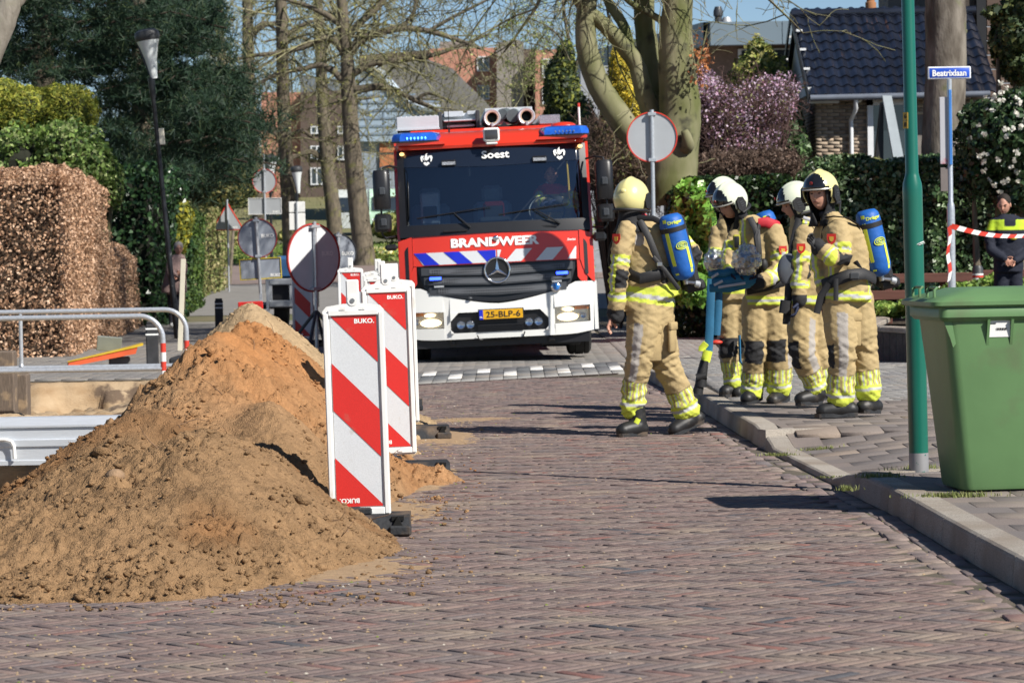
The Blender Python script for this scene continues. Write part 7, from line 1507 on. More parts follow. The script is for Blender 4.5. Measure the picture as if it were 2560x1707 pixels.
def tree(name, label, Y, limbs, bark, n_tw, L0, levels=2, group=None, minr=.007, twm=None, droop=.3, buds=None, budn=0, bsize=.05, sides=12, rnd=.20, cat='tree', zmin=-9):
    """limbs: (points in px [x, y, dy], radius px start, end)"""
    p0 = atD(limbs[0][0][0][0], limbs[0][0][0][1], Y); t = thing(name, label, cat, (p0.x, Y, float(terr(0, Y))), 0, group); o0 = t.location.copy(); b = MB(); starts = []
    for li, (pts, ra, rb) in enumerate(limbs):
        P = [Vector(atD(p[0], p[1], Y + (p[2] if len(p) > 2 else 0))) - o0 for p in pts]; Q = []
        for i in range(len(P) - 1):     # Catmull-Rom
            a0, a1, a2, a3 = P[max(i - 1, 0)], P[i], P[i + 1], P[min(i + 2, len(P) - 1)]
            for k in range(5): s_ = k / 5; Q.append(.5 * ((2 * a1) + (a2 - a0) * s_ + (2 * a0 - 5 * a1 + 4 * a2 - a3) * s_ ** 2 + (3 * a1 - a0 - 3 * a2 + a3) * s_ ** 3))
        Q.append(P[-1]); kk_ = K * Y / FPX; R_ = [(ra + (rb - ra) * i / (len(Q) - 1)) * kk_ * (1 + .07 * noise.noise(Vector((i * .7, li * 5.1, 0)))) for i in range(len(Q))]
        if li == 0 and Q[0].z < 1.5: Q = [V(Q[0].x, Q[0].y, -.1)] + Q; R_ = [R_[0] * 1.25] + R_
        b.tube(Q, R_, sides)
        for i in range(len(Q) - 1): starts.append((Q[i], (Q[i + 1] - Q[i]).normalized(), R_[i]))
        if li > 0 and rb < 6: starts += [(Q[-1], (Q[-1] - Q[-2]).normalized(), R_[-1])] * 6
    tr_ = b.build('trunk', bark, t, smooth=80)
    if n_tw:
        segs = []; st = [s_ for s_ in starts if s_[2] < .22 and s_[0].z > zmin] or starts; twigs_from(segs, st, n_tw, L0, levels, rnd, droop); seg_mesh('crown', segs, twm or m_twig, t, minr)
        if buds:
            B = np.array([s_[1][:] for s_ in segs]); B = B[rng.integers(0, len(B), budn)] + rng.normal(0, .04, (budn, 3)); tag(leaves('buds', B, rng.normal(0, 1, B.shape), bsize, buds, m_leaf, t), kind='stuff')
    return t
YG = [(.30, .30, .07), (.22, .23, .06), (.36, .33, .12)]
tree('oak_tree', 'leafless oak with wide crooked limbs standing just left of the fire engine', 96, [
    ([(838, 598), (826, 500), (815, 400), (806, 300), (800, 200), (797, 130), (790, 60), (782, -30)], 25, 11), ([(797, 200), (770, 168), (735, 150), (700, 158), (645, 168), (590, 195), (540, 230)], 9, 3), ([(796, 135), (775, 100), (745, 88), (700, 108), (640, 122), (570, 130), (500, 150)], 10, 3),
    ([(803, 122), (825, 95), (865, 78), (920, 66), (985, 72), (1050, 92), (1105, 112)], 12, 4), ([(812, 170), (850, 148), (905, 140), (990, 128), (1060, 104), (1120, 80)], 9, 3), ([(815, 208), (865, 200), (900, 205), (955, 232), (1005, 255), (1040, 300)], 10, 3), ([(796, 85), (830, 50), (870, 15), (900, -30)], 10, 6),
    ([(786, 60), (750, 35), (700, 12), (640, -5)], 8, 4), ([(920, 66), (950, 30), (955, -20)], 6, 3), ([(985, 72), (1040, 40), (1100, 10), (1160, -20)], 5, 2), ([(955, 232), (985, 215), (1040, 235)], 5, 2)],
    m_bark, 120, 2.6, 2, 'bare street trees left of the fire engine', droop=.5, buds=YG, budn=1800, bsize=.05)
for (nm, lb, Y, pts, ra, rb, nt) in (('oak_tree', 'straight bare trunk crossing in front of the brick flats, third trunk from the left', 108, [(772, 585), (765, 480), (752, 380), (742, 250), (736, 120), (728, -30)], 19, 11, 36),
        ('oak_tree', 'bare trunk directly behind the narrow white sign, second thick trunk from the left', 100, [(668, 590), (662, 460), (655, 330), (650, 200), (648, 90), (644, -30)], 18, 13, 48),
        ('oak_tree', 'bare trunk right of the small red rimmed round sign, leftmost thick trunk', 104, [(600, 590), (592, 460), (580, 330), (572, 200), (570, 90), (568, -30)], 17, 12, 50),
        ('oak_tree', 'faint thin bare trunk beside the edge of the dark pine', 120, [(520, 590), (516, 400), (510, 200), (506, 80), (500, -30)], 12, 9, 40)):
    lim = [(pts, ra, rb)]
    for k in range(5): s_ = rng.uniform(.35, .95); i = int(s_ * (len(pts) - 1)); x, y = pts[i]; sg = 1 if k % 2 else -1; lim.append(([(x, y), (x + sg * 35, y - 25 - rng.uniform(0, 15)), (x + sg * 80, y - 30 + rng.uniform(-15, 25)), (x + sg * 130, y - 45 + rng.uniform(-30, 40))], 6, 2))
    tree(nm, lb, Y, lim, m_bark, nt, 2.8, 2, 'bare street trees left of the fire engine', droop=.5, buds=YG, budn=1200, bsize=.05)
tree('slender_tree', 'slim tree with fresh pale green leaf buds above the fire engine roof', 74, [([(1330, 600), (1325, 300), (1318, 150), (1300, 60), (1290, -30)], 5, 3), ([(1322, 200), (1290, 140), (1250, 110), (1215, 100)], 3, 1), ([(1318, 130), (1270, 70), (1210, 40)], 3, 1), ([(1320, 160), (1340, 80), (1350, 0)], 3, 1)], m_bark, 60, 1.6, 2, buds=[(.26, .34, .08), (.36, .40, .14)], budn=3500, bsize=.035, minr=.005)
tree('beech_tree', 'large mossy beech with several smooth grey green stems right of the fire engine', 46, [
    ([(1548, 470), (1545, 420), (1552, 340), (1562, 260), (1556, 170), (1552, 90), (1556, 20), (1562, -60)], 62, 30), ([(1528, 420), (1500, 350), (1445, 300), (1405, 245), (1372, 190), (1350, 120), (1345, 60), (1352, -40)], 34, 22),
    ([(1520, 340, .3), (1498, 270, .3), (1478, 210, .2), (1462, 150, .2), (1430, 105, .1), (1390, 60), (1345, 20), (1310, -30)], 24, 15), ([(1545, 330, .5), (1520, 230, .6), (1498, 150, .7), (1482, 70, .7), (1478, -40, .8)], 28, 24), ([(1448, 125, .2), (1432, 60, .3), (1400, 10, .3), (1380, -40, .3)], 14, 10),
    ([(1535, 58, 0), (1490, 30, .1), (1450, 8, .1), (1420, -20, .1)], 9, 6), ([(1570, 340, -.2), (1580, 330, -.4), (1572, 300, -.45)], 22, 8), ([(1590, 175, .0), (1600, 150), (1615, 105), (1625, 60)], 3, 1),
    ([(1562, -60), (1575, -250), (1640, -500), (1700, -800)], 28, 8), ([(1352, -40), (1300, -250), (1200, -480), (1120, -700)], 22, 6), ([(1310, -30), (1200, -160), (1050, -300), (900, -380)], 15, 4), ([(1478, -40, .8), (1470, -300, 1), (1430, -600, 1.5), (1400, -900, 2)], 23, 6), ([(1380, -40, .3), (1330, -300, 2), (1290, -500, 4)], 10, 4), ([(1420, -20, .1), (1350, -200, -2), (1250, -400, -4)], 8, 3)], m_barkb, 300, 2.3, 2, sides=24, minr=.006, droop=.3, zmin=5.6)
tree('plane_tree', 'thick pale trunk behind the street name sign', 44.5, [([(2160, 560), (2162, 400), (2165, 300), (2172, 180), (2172, 60), (2170, -50)], 47, 47), ([(2195, 90), (2212, 72), (2216, 66)], 14, 6)], mat('bark_plane_brown', (.20, .175, .145), .9, scale=5, col2=(.085, .07, .055), bump=1.0, bscale=30, stretch=(1, 1, .35), thr=(.38, .6), dirt=((.11, .12, .05), 3, .58, .72)), 0, 1, sides=28)
tree('corner_trunk', 'pale grey leaning trunk cut off by the upper left corner of the picture', 30, [([(-60, 900), (-75, 600), (-70, 300), (-40, 150), (-2, 60), (18, 0), (30, -60)], 44, 30), ([(10, 30), (40, 8), (75, -40)], 14, 10)], m_barkg, 0, 1, sides=24)
# ---- right side shrubs and hedges
DG2 = [(.055, .105, .04), (.09, .15, .055), (.03, .06, .025), (.20, .27, .15)]
g = at(0, 0, 43); xa, xb_ = atD(1552, 400, 44).x, atD(1850, 400, 44).x
hedge('privet_hedge', 'dark clipped hedge behind the three firefighters standing together', xa, xb_, 44, 46, 0, atD(1700, 408, 44).z, 12000, .045, [(.02, .045, .015), (.012, .03, .01), (.04, .075, .02)], m_leafg, seed=7)
xa, xb_ = atD(1845, 400, 42).x, atD(2360, 400, 42).x
hedge('holly_hedge', 'glossy green hedge behind the green lamp post and the street sign', xa, xb_ + .3, 42, 44.2, 0, atD(1950, 372, 42).z, 34000, .045, DG2, m_leafg, seed=8, bulge=.22)
t = bush('camellia', 'dark camellia bush dotted with white flowers at the right edge', 'bush', [(2290, 330, 90, 110, 40, 1.0), (2350, 260, 60, 60, 40, .9), (2235, 400, 40, 60, 40, .7), (2340, 430, 60, 60, 40, .8)], 13000, .05, [(.02, .045, .018), (.035, .07, .025), (.06, .09, .04)], m_leafg, shell=.4)
o0 = np.array(t.location); P, N_ = blob_pts(900, np.array(atD(2300, 320, 39.6)) - o0, (80 * K * 40 / FPX, .9, 120 * K * 40 / FPX), .12, .2, seed=3); ok = (N_[:, 1] < -.1); P, N_ = P[ok][:48], N_[ok][:48]
P5 = np.repeat(P, 9, 0) + rng.normal(0, .016, (len(P) * 9, 3)); tag(leaves('white_flowers', P5, np.repeat(N_, 9, 0), .028, [(.80, .78, .70), (.72, .70, .62)], m_petal, t, asp=.9, jit=.6, cvar=.05), kind='stuff')
bush('laurel_shrub', 'bright fresh green laurel shrub at the foot of the mossy beech', 'shrub', [(1590, 470, 42, 50, 42.5, .7), (1625, 500, 40, 60, 42.3, .6), (1570, 520, 30, 50, 42.5, .5), (1600, 580, 45, 60, 42.8, .5), (1590, 640, 45, 60, 42.9, .5)], 6800, .07, [(.16, .34, .05), (.26, .46, .09), (.07, .17, .03)], m_leafg, lump=.3, stem=False)
bush('low_greens', 'bright green low plants behind the retaining wall beneath the brown fence', 'shrub', [(2030, 712, 50, 16, 39.0, .5), (2120, 700, 60, 18, 38.6, .5), (2220, 668, 60, 18, 38.2, .5), (2300, 655, 60, 22, 38.0, .5)], 6500, .05, [(.18, .30, .05), (.28, .38, .08), (.09, .17, .03)], shell=.6)
def twiggy(name, label, blobs, n, cols, size, tw=220, cat='shrub', L0=.7, m=None, twm=None, minr=.005):
    C0 = blobs[0]; p0 = atD(C0[0], C0[1] + 60, C0[4]); t = thing(name, label, cat, (p0.x, p0.y, 0)); o0 = Vector(t.location); segs = []; Ps = []
    for q in blobs:
        c = Vector(atD(q[0], q[1], q[4])) - o0; k = K * q[4] / FPX; r = (q[2] * k, q[5], q[3] * k); base = V(c.x * .4, c.y * .5, .0)
        P, N_ = blob_pts(int(tw / len(blobs)), c, r, .6, .2, seed=q[0])
        for p in P:
            e = Vector(p); mid = base.lerp(e, .55) + V(0, 0, .1 * r[2]); segs.append((base, mid, .02, .014)); segs.append((mid, e, .014, .006)); grow(segs, e - (e - mid) * .3, ((e - mid).normalized() + V(0, 0, .3)).normalized(), L0 * rng.uniform(.5, 1), .009, 2, .3, 0.)
        if n: P, N_ = blob_pts(int(n / len(blobs)), c, r, .7, .3, seed=q[0] + 3); Ps.append(P)
    seg_mesh('twigs', segs, twm or m_twig, t, minr)
    if n: P = np.concatenate(Ps); tag(leaves('foliage', P, rng.normal(0, 1, P.shape), size, cols, m or m_leaf, t), kind='stuff')
    return t
twiggy('cherry_shrub', 'pink blossoming ornamental cherry behind the white helmeted firefighters', [(1650, 260, 75, 75, 50, 1.2), (1740, 250, 80, 80, 50.5, 1.2), (1700, 320, 90, 60, 50, 1.2), (1790, 220, 50, 50, 51, 1.), (1620, 210, 40, 50, 50, 1.)], 8000, [(.70, .50, .66), (.58, .36, .52), (.78, .62, .76), (.30, .14, .18), (.22, .22, .09)], .026, 200, m=m_petal, twm=mat('twigs_dark_red', (.09, .05, .045), .9))
twiggy('bare_hedge', 'rounded brown leafless shrub under the pink cherry', [(1680, 385, 90, 42, 48, 1.0), (1775, 385, 70, 42, 48, 1.0)], 9000, [(.13, .085, .065), (.09, .06, .045), (.18, .12, .09)], .03, 200, L0=.5, twm=mat('twigs_brown', (.12, .08, .06), .9))
twiggy('brown_thicket', 'brown leafless thicket between the mirror of the fire engine and the mossy beech', [(1400, 370, 60, 110, 50, 1.0), (1450, 420, 60, 90, 49, 1.0)], 9000, [(.17, .12, .08), (.10, .075, .05), (.24, .17, .09), (.12, .13, .04)], .035, 240, L0=.8, twm=mat('twigs_brown', (.12, .08, .06), .9))
bush('yellowgreen_shrub', 'tall yellow green shrub beside the tiled roof gable', 'shrub', [(1730, 190, 60, 75, 56, 1.2), (1780, 230, 50, 90, 56, 1.2), (1700, 250, 60, 80, 56, 1.1), (1735, 130, 22, 40, 56, .6)], 13000, .05, [(.34, .34, .08), (.22, .26, .06), (.12, .16, .04), (.42, .40, .14)], shell=.6, lump=.35, core=.6)
bush('dark_laurel', 'dark green laurel below the house gable', 'shrub', [(1800, 300, 45, 80, 53, 1.0), (1825, 350, 30, 50, 52.5, .8)], 5000, .05, DG2, m_leafg)
bush('golden_conifer', 'golden yellow upright conifer seen between the beech stems', 'tree', [(1425, 210, 30, 90, 58, .8), (1450, 260, 30, 70, 58, .8), (1405, 270, 28, 60, 58, .7), (1415, 150, 14, 40, 58, .5)], 12000, .045, [(.62, .46, .03), (.48, .38, .03), (.28, .26, .04), (.7, .55, .08)], asp=.3, shell=.35, lump=.3)
bush('ivy_pyramid', 'dark ivy covered pyramid shaped tree behind the hose reels of the fire engine roof', 'tree', [(1290, 210, 42, 80, 66, 1.0), (1300, 140, 22, 50, 66, .8), (1310, 270, 55, 60, 66, 1.1), (1340, 300, 30, 40, 64, .8)], 10000, .05, [(.05, .075, .03), (.10, .13, .03), (.03, .05, .025), (.24, .26, .05)], shell=.4)
bush('gate_shrub', 'small yellow green shrub in front of the house wall', 'shrub', [(1945, 378, 48, 22, 47, .7), (1990, 385, 40, 20, 47, .7)], 3000, .045, [(.26, .26, .09), (.16, .19, .06), (.32, .26, .12)], shell=.5)
bush('evergreen_boughs', 'dark evergreen boughs hanging in at the upper right corner', 'tree', [(2330, 90, 60, 70, 41, .9), (2350, 20, 50, 50, 41, .8), (2290, 30, 30, 14, 41, .5), (2345, 160, 40, 40, 41, .7)], 9000, .05, [(.04, .07, .025), (.07, .10, .03), (.16, .18, .06), (.025, .045, .02)], shell=.7, lump=.4, core=.5)
bl_ = thing('beech_sprig', 'sprig of dry orange leaves beside the right beech stem', 'branch', tuple(atD(1600, 160, 45.5))); P = np.array([Vector(atD(1612 + rng.normal(0, 13), 140 + rng.normal(0, 32), 45.5 + rng.normal(0, .2))) - bl_.location for _ in range(160)]); tag(leaves('foliage', P, rng.normal(0, 1, P.shape), .035, [(.55, .22, .08), (.45, .2, .1)], m_beech, bl_), kind='stuff')
segs = []; 
for _ in range(6): grow(segs, Vector(atD(1592, 178, 45.5)) - bl_.location, V(rng.uniform(-.1, .4), 0, 1).normalized(), .9, .008, 1, .2, 0)
seg_mesh('twigs', segs, m_twig, bl_, .004)
# grass, far flower bed
def grass_field(name, x0, x1, y0, y1, n, h, cols, zf, label):
    x = rng.uniform(x0, x1, n); y = rng.uniform(y0, y1, n); z = zf(x, y); P = np.stack([x, y, z + h * .5], -1); N_ = np.tile([0, -1, .2], (n, 1)).astype(float)
    return tag(leaves(name, P, N_, h, cols, m_leaf, None, asp=.35), label, kind='stuff')
grass_field('verge_grass', -30, -1.5, 100, 128, 16000, .12, [(.16, .24, .05), (.10, .17, .03), (.26, .30, .08)], terr, 'grass verge beyond the far road')
grass_field('daffodils', -5.2, -2.8, 101, 106, 1500, .10, [(.8, .75, .45), (.75, .62, .10), (.2, .34, .08)], lambda x, y: terr(x, y) + .25, 'pale yellow daffodils in the verge left of the fire engine')
bush('far_shrubs', 'row of low yellow green bushes along the verge beyond the crossing', 'shrub', [(900, 520, 50, 28, 125, 2.), (960, 520, 60, 30, 125, 2.), (700, 545, 60, 20, 128, 2.), (1010, 510, 60, 40, 126, 2.), (560, 560, 60, 22, 128, 2.)], 9000, .16, [(.22, .24, .06), (.13, .16, .05), (.32, .30, .10)], shell=.5)
# ================================================================ BUILDINGS
m_bw = mat('brick_brown_grey', (.27, .215, .17), .9, attr='Col', var=.12, scale=20)
m_mortar = mat('mortar', (.22, .20, .18), .95)
m_wtrim = mat('trim_white', (.70, .72, .74), .5, var=.04)
m_pane = mat('window_pane_dark', (.03, .04, .05), .08, coat=1., var=.2, scale=.8)
def prD(b, pts, Y, dep, mi=0):
    P = [atD(x, y, Y) for x, y in pts]; b.prism([(p.x, p.z) for p in P], Y, Y + dep, mi); return b
# ---- tiled-roof house
Yh = 52.; house = thing('tiled_house', 'brick house with a dark blue glazed pantile roof seen past the green lamp post', 'house', (0, 0, 0))
xL = atD(1862, 215, Yh).x; xR = xL + 3.1; ez_ = atD(1870, 213, Yh).z; dep = 5.7; rz_ = 5.55
b = MB(); b.box(xL + .12, xR, Yh + .35, Yh + dep - .3, -.1, ez_ + .02); 
b.prism([(Yh + .35, ez_), (Yh + dep / 2, rz_ - .12), (Yh + dep - .35, ez_)], xL + .12, xR, plane='YZ'); b.build('wall', m_mortar, house, smooth=0)
bricks = []; pv_, pf_ = None, None
bv, bf_ = [], []
def brick_wall(name, x0, x1, z0, z1, y, parent, cols, bl=.21, bh=.0625, skip=None, axis='X'):
    vs, fs, cs = [], [], []; o_ = 0; r = 0; z = z0
    bx_ = np.array([(0, 0, 0), (1, 0, 0), (1, 0, 1), (0, 0, 1), (0, 1, 0), (1, 1, 0), (1, 1, 1), (0, 1, 1)], float); bf = np.array([(0, 1, 2, 3), (1, 5, 6, 2), (4, 0, 3, 7), (3, 2, 6, 7), (0, 4, 5, 1)])
    while z < z1:
        x = x0 - (bl / 2 if r % 2 else 0)
        while x < x1:
            a, c = max(x, x0), min(x + bl - .012, x1)
            if c - a > .03 and not (skip and skip((a + c) / 2, z)):
                q = bx_ * np.array([c - a, .015, bh - .012]); 
                if axis == 'X': q = q + np.array([a, y - .012, z])
                else: q = np.stack([y - .012 + q[:, 1], a + (c - a) - q[:, 0], z + q[:, 2]], -1)
                vs.append(q); fs.append(bf + o_); o_ += 8; cs.append(np.repeat((np.array(cols)[rng.integers(0, len(cols))] * rng.uniform(.88, 1.12))[None], 8, 0))
            x += bl
        z += bh; r += 1
    return tag(npmesh(name, np.concatenate(vs), np.concatenate(fs), m_bw, parent, col=np.concatenate(cs)), kind='stuff')
brick_wall('brickwork', xL + .12, xR, 1.2, ez_ - .02, Yh + .35, house, [(.36, .28, .21), (.40, .31, .23), (.31, .24, .18), (.42, .34, .26)], skip=lambda x, z: (atD(1993, 0, Yh).x < x) and z < 3.55)
brick_wall('side_brickwork', Yh + .36, Yh + dep - .3, 1.2, ez_ - .02, xL + .12, house, [(.36, .28, .21), (.40, .31, .23), (.31, .24, .18)], axis='Y')
tw_, tl_ = .205, .36; sl = math.atan2(rz_ - ez_, dep / 2 - .0); sl_len = math.hypot(rz_ - ez_, dep / 2)
m_rt = mat('glazed_pantile', (.014, .018, .032), .28, var=.2, scale=3, coat=.35, objrand=.25)
b = MB(); N6 = 9; vs, fs = [], []
for j, yy_ in enumerate((0, tl_ + .03)):
    for i in range(N6): s_ = i / (N6 - 1); vs.append((s_ * tw_, yy_, .045 * (math.sin(s_ * 2 * PI - .6) * .5 + .3) + (.0 if j else .028)))
for i in range(N6): s_ = i / (N6 - 1); vs.append((s_ * tw_, 0, .045 * (math.sin(s_ * 2 * PI - .6) * .5 + .3) + .004))
for i in range(N6 - 1): fs.append((i, i + 1, N6 + i + 1, N6 + i)); fs.append((2 * N6 + i, 2 * N6 + i + 1, i + 1, i))
b._add(vs, fs); tile0 = b.build('roof_tile', m_rt, None, smooth=60); td = tile0.data; bpy.data.objects.remove(tile0)
roof = MB(); roof.prism([(Yh - .05, ez_ - .06), (Yh + dep / 2, rz_ - .06), (Yh + dep + .05, ez_ - .06), (Yh + dep + .05, ez_ - .12), (Yh + dep / 2, rz_ - .14), (Yh - .05, ez_ - .12)], xL, xR, plane='YZ'); rf = roof.build('roof', m_black, house, smooth=0)
ncol = int((xR - xL) / tw_); nrow = int(sl_len / tl_)
for r in range(nrow + 1):
    for c_ in range(ncol + 1):
        o = bpy.data.objects.new('roof_tile', td); d_ = r * tl_; o.location = (xL - .02 + c_ * tw_, Yh - .08 + d_ * math.cos(sl), ez_ - .075 + d_ * math.sin(sl)); o.rotation_euler = (sl + rng.normal(0, .004), 0, 0); link(o, rf)
for c_ in range(8):
    b = MB(); b.tube([(xL - .05 + c_ * .42, Yh + dep / 2, rz_ + .0), (xL + .39 + c_ * .42, Yh + dep / 2, rz_ + .012)], .085, 12); b.build('ridge_tile', m_rt, rf)
b = MB()
for s_ in (-1, 1): pass
b.prism([(Yh - .12, ez_ - .16), (Yh - .12, ez_ - .03), (Yh + dep / 2, rz_ + .05), (Yh + dep + .1, ez_ - .03), (Yh + dep + .1, ez_ - .16), (Yh + dep / 2, rz_ - .1)], xL - .07, xL - .04, plane='YZ'); b.build('barge_board', m_black, house, smooth=0)
b = MB(); b.prism([(Yh + .3, ez_ + .02), (Yh + dep / 2, rz_ - .22), (Yh + dep - .3, ez_ + .02)], xL + .07, xL + .10, plane='YZ')
b.build('gable_boarding', m_wtrim, house, smooth=0); b = MB()
for k in range(4): zz_ = ez_ + .1 + k * .38; b.box(xL - .04, xL + .07, Yh + .15 + k * .62, Yh + .20 + k * .62, zz_ - .04, zz_); b.box(xL - .04, xL + .07, Yh + dep - .2 - k * .62, Yh + dep - .15 - k * .62, zz_ - .04, zz_)
tag(b.build('rafter_ends', m_wtrim, house, smooth=0), kind='stuff')
b = MB(); b.box(xL - .02, xL + .5, Yh + .05, Yh + .34, ez_ - .18, ez_ - .10); b.build('soffit', m_wtrim, house, smooth=0)
b = MB(); b.tube([(xL - .02, Yh - .1, ez_ - .10), (xR, Yh - .1, ez_ - .08)], .055, 12); b.build('gutter', mat('gutter_grey', (.14, .16, .2), .4), house)
p = atD(1955, 300, Yh + .28); b = MB(); b.tube([(p.x + .05, Yh - .08, ez_ - .12), (p.x + .05, Yh - .02, ez_ - .3), (p.x, Yh + .26, ez_ - .48), (p.x, Yh + .26, .0)], .04, 10); b.build('downpipe', m_wtrim, house)
for xw in (1878, 1917, 1974, 2032): q = atD(xw, 222, Yh); b = MB(); b.ell((q.x, Yh + .1, ez_ - .14), (.055, .03, .045), 12, 8); b.build('eave_lamp', m_white, house)
p0_, p1_ = atD(1998, 400, Yh), atD(2100, 226, Yh); fr = MB(); fr.box(p0_.x, p0_.x + .1, Yh + .22, Yh + .34, .4, p1_.z); fr.box(p0_.x, p1_.x, Yh + .22, Yh + .34, p1_.z - .1, p1_.z); f_ = fr.build('window', m_wtrim, house); b = MB(); b.box(p0_.x + .1, p1_.x, Yh + .28, Yh + .30, .4, p1_.z - .1); b.build('pane', m_pane, f_, smooth=0)
b = MB(); b.box(atD(1865, 300, Yh + 1.2).x + .0, xL + .13, Yh + 1.2, Yh + 1.9, .6, atD(1865, 236, Yh + 1).z); b.build('side_door', mat('door_blue_grey', (.22, .27, .33), .5), house)
# big A-frame porch boards
b = MB(); a0, a1 = atD(2033, 218, 49.5), atD(2062, 395, 49.5)
P0 = [atD(x, y, 49.5) for x, y in ((2027, 220), (2048, 220), (2082, 395), (2058, 395))]; b.prism([(q.x, q.z) for q in P0], 49.5, 49.62); f_ = b.build('sloping_post', mat('post_pale_blue', (.46, .52, .56), .6, var=.08), house, smooth=0)
b = MB(); P0 = [atD(x, y, 49.6) for x, y in ((2026, 235), (2030, 235), (2030, 398), (2008, 398))]; b.prism([(q.x, q.z) for q in P0], 49.64, 49.9); b.build('dark_panel', m_black, house, smooth=0)
b = MB(); b.box(atD(2040, 0, 57).x, atD(2140, 0, 57).x, 57, 58.5, 5.2, 7.4); o = b.build('chimney', m_mortar, house, smooth=0)
q = atD(2000, 20, Yh + 3); b = MB(); b.lathe([(.10, 5.5), (.10, 5.75), (.075, 5.76), (.075, 5.92)], (q.x, q.y, 0), n=14); b.build('vent_pipe', mat('terracotta', (.40, .18, .08), .8), house)
# ---- dark clad house behind, right edge
dh = thing('clad_house', 'tall dark brick house with pale joint lines at the upper right edge', 'house', (0, 0, 0)); Yd = 55.
xa = atD(2210, 0, Yd).x; xm = atD(2252, 0, Yd).x; b = MB(); b.box(xa, xm + 5, Yd + .05, Yd + 6, 0, 12); b.build('wall', mat('dark_brick_plain', (.075, .06, .05), .9, var=.2, scale=30), dh, smooth=0)
b = MB(); b.box(atD(2242, 0, Yd).x, atD(2264, 0, Yd).x, Yd - .05, Yd + .05, 0, 12); b.build('corner_post', m_black, dh, smooth=0)
for k in range(22):
    z = 3.2 + k * .26; b = MB(); b.box(atD(2264, 0, Yd).x + .01, xm + 5, Yd - .02, Yd + .06, z, z + .235, bev=.01); b.build('cladding_board', mat('cladding_brown', (.13, .085, .065), .75, objrand=.25, var=.2, scale=4, stretch=(.4, 1, 5)), dh, smooth=0)
for k in range(22):
    z = 3.2 + k * .26 - .022; b = MB(); b.box(atD(2264, 0, Yd).x + .01, xm + 5, Yd - .01, Yd + .05, z, z + .018); b.build('joint_strip', mat('joint_pale', (.30, .32, .36), .6), dh, smooth=0)
# ---- flat roofed modern building
mb_ = thing('flat_roofed_building', 'modern building with a wide grey flat roof edge behind the pink cherry', 'building', (0, 0, 0)); Yb = 88.
zt, zb = atD(1700, 50, Yb).z, atD(1700, 104, Yb).z; xc = atD(1630, 0, Yb).x; m_fas = mat('fascia_grey_blue', (.16, .21, .25), .45, var=.05, scale=1)
for k in range(5):
    b = MB(); b.box(xc + k * 2.12, xc + k * 2.12 + 2.105, Yb, Yb + .3, zb, zt, bev=.01); b.build('fascia_panel', m_fas, mb_, smooth=0)
b = MB(); v = [(xc, Yb, zb), (xc - 3.4, Yb + 14, zb), (xc - 3.4, Yb + 14, zt), (xc, Yb, zt)]; b._add(v + [(a - .2, c, d) for a, c, d in v], [(0, 1, 2, 3)[::-1], (4, 5, 6, 7), (0, 4, 5, 1), (3, 2, 6, 7)]); b.build('side_fascia', m_fas, mb_, smooth=0)
b = MB(); b._add([(xc, Yb + .3, zt - .05), (xc + 10.6, Yb + .3, zt - .05), (xc + 10.6, Yb + 14, zt - .05), (xc - 3.4, Yb + 14, zt - .05)], [(0, 1, 2, 3)]); b.box(xc + .1, xc + 10.5, Yb + 1.2, Yb + 14, 0, zb + .1); b._add([(xc + .1, Yb + 1.2, 0), (xc - 3.2, Yb + 14, 0), (xc - 3.2, Yb + 14, zb + .1), (xc + .1, Yb + 1.2, zb + .1)], [(3, 2, 1, 0)]); b.build('wall', mat('brown_brick_far', (.20, .135, .10), .9, var=.15, scale=12), mb_, smooth=0)
for k in range(4): b = MB(); b.box(xc + .9 + k * 2.4, xc + 2.8 + k * 2.4, Yb + 1.1, Yb + 1.2, zb - 1.0, zb - .05); f_ = b.build('window', m_wtrim, mb_, smooth=0); b = MB(); b.box(xc + 1.0 + k * 2.4, xc + 2.7 + k * 2.4, Yb + 1.06, Yb + 1.12, zb - .95, zb - .1); b.build('pane', m_pane, f_, smooth=0)
b = MB(); b.box(xc - 3.9, xc - 1.6, Yb - 3, Yb + 1.0, 0, atD(1475, 150, Yb - 3).z); b.build('annex', mat('annex_grey', (.34, .36, .39), .6), mb_, smooth=0)
for (xd, yb, yt, r) in ((1650, 52, 16, .11), (1669, 52, 40, .12)):
    q = atD(xd, yb, Yb + 2); z1 = atD(xd, yt, Yb + 2).z; b = MB(); b.lathe([(r, zt - .2), (r, z1 - .3), (r * 1.35, z1 - .28), (r * 1.35, z1 - .14), (r * .9, z1)], (q.x, q.y, 0), n=16); b.build('flue_pipe', m_sback if r > .115 else m_tgry, mb_)
# ---- church-like hall with curved grey roof
ch = thing('curved_hall', 'blue grey hall with a sweeping curved roof behind the bare oak', 'building', (0, 0, 0)); Yc = 190.
b = MB(); prD(b, [(846, 150), (870, 143), (985, 138), (1040, 158), (1070, 190), (1110, 228), (1150, 275), (1150, 480), (846, 480)], Yc + 6, 22); b.build('roof', mat('roof_felt_grey', (.20, .19, .175), .9, var=.15, scale=.3), ch, smooth=0)
cur = [(845, 150), (858, 155), (880, 175), (905, 205), (935, 232), (970, 247), (1010, 252)]
b = MB(); prD(b, [(822, 150)] + cur + [(1010, 325), (822, 325)], Yc, 5); f_ = b.build('panel_wall', mat('zinc_blue', (.30, .38, .46), .5, var=.05, scale=.5), ch, smooth=0)
b = MB()
for k in range(8): a, c = atD(822, 185 + k * 18, Yc), atD(1010, 185 + k * 18, Yc); b.box(a.x, atD((870, 905, 950, 1010, 1010, 1010, 1010, 1010)[k], 0, Yc).x, Yc - .06, Yc - .0, a.z, a.z + .12)
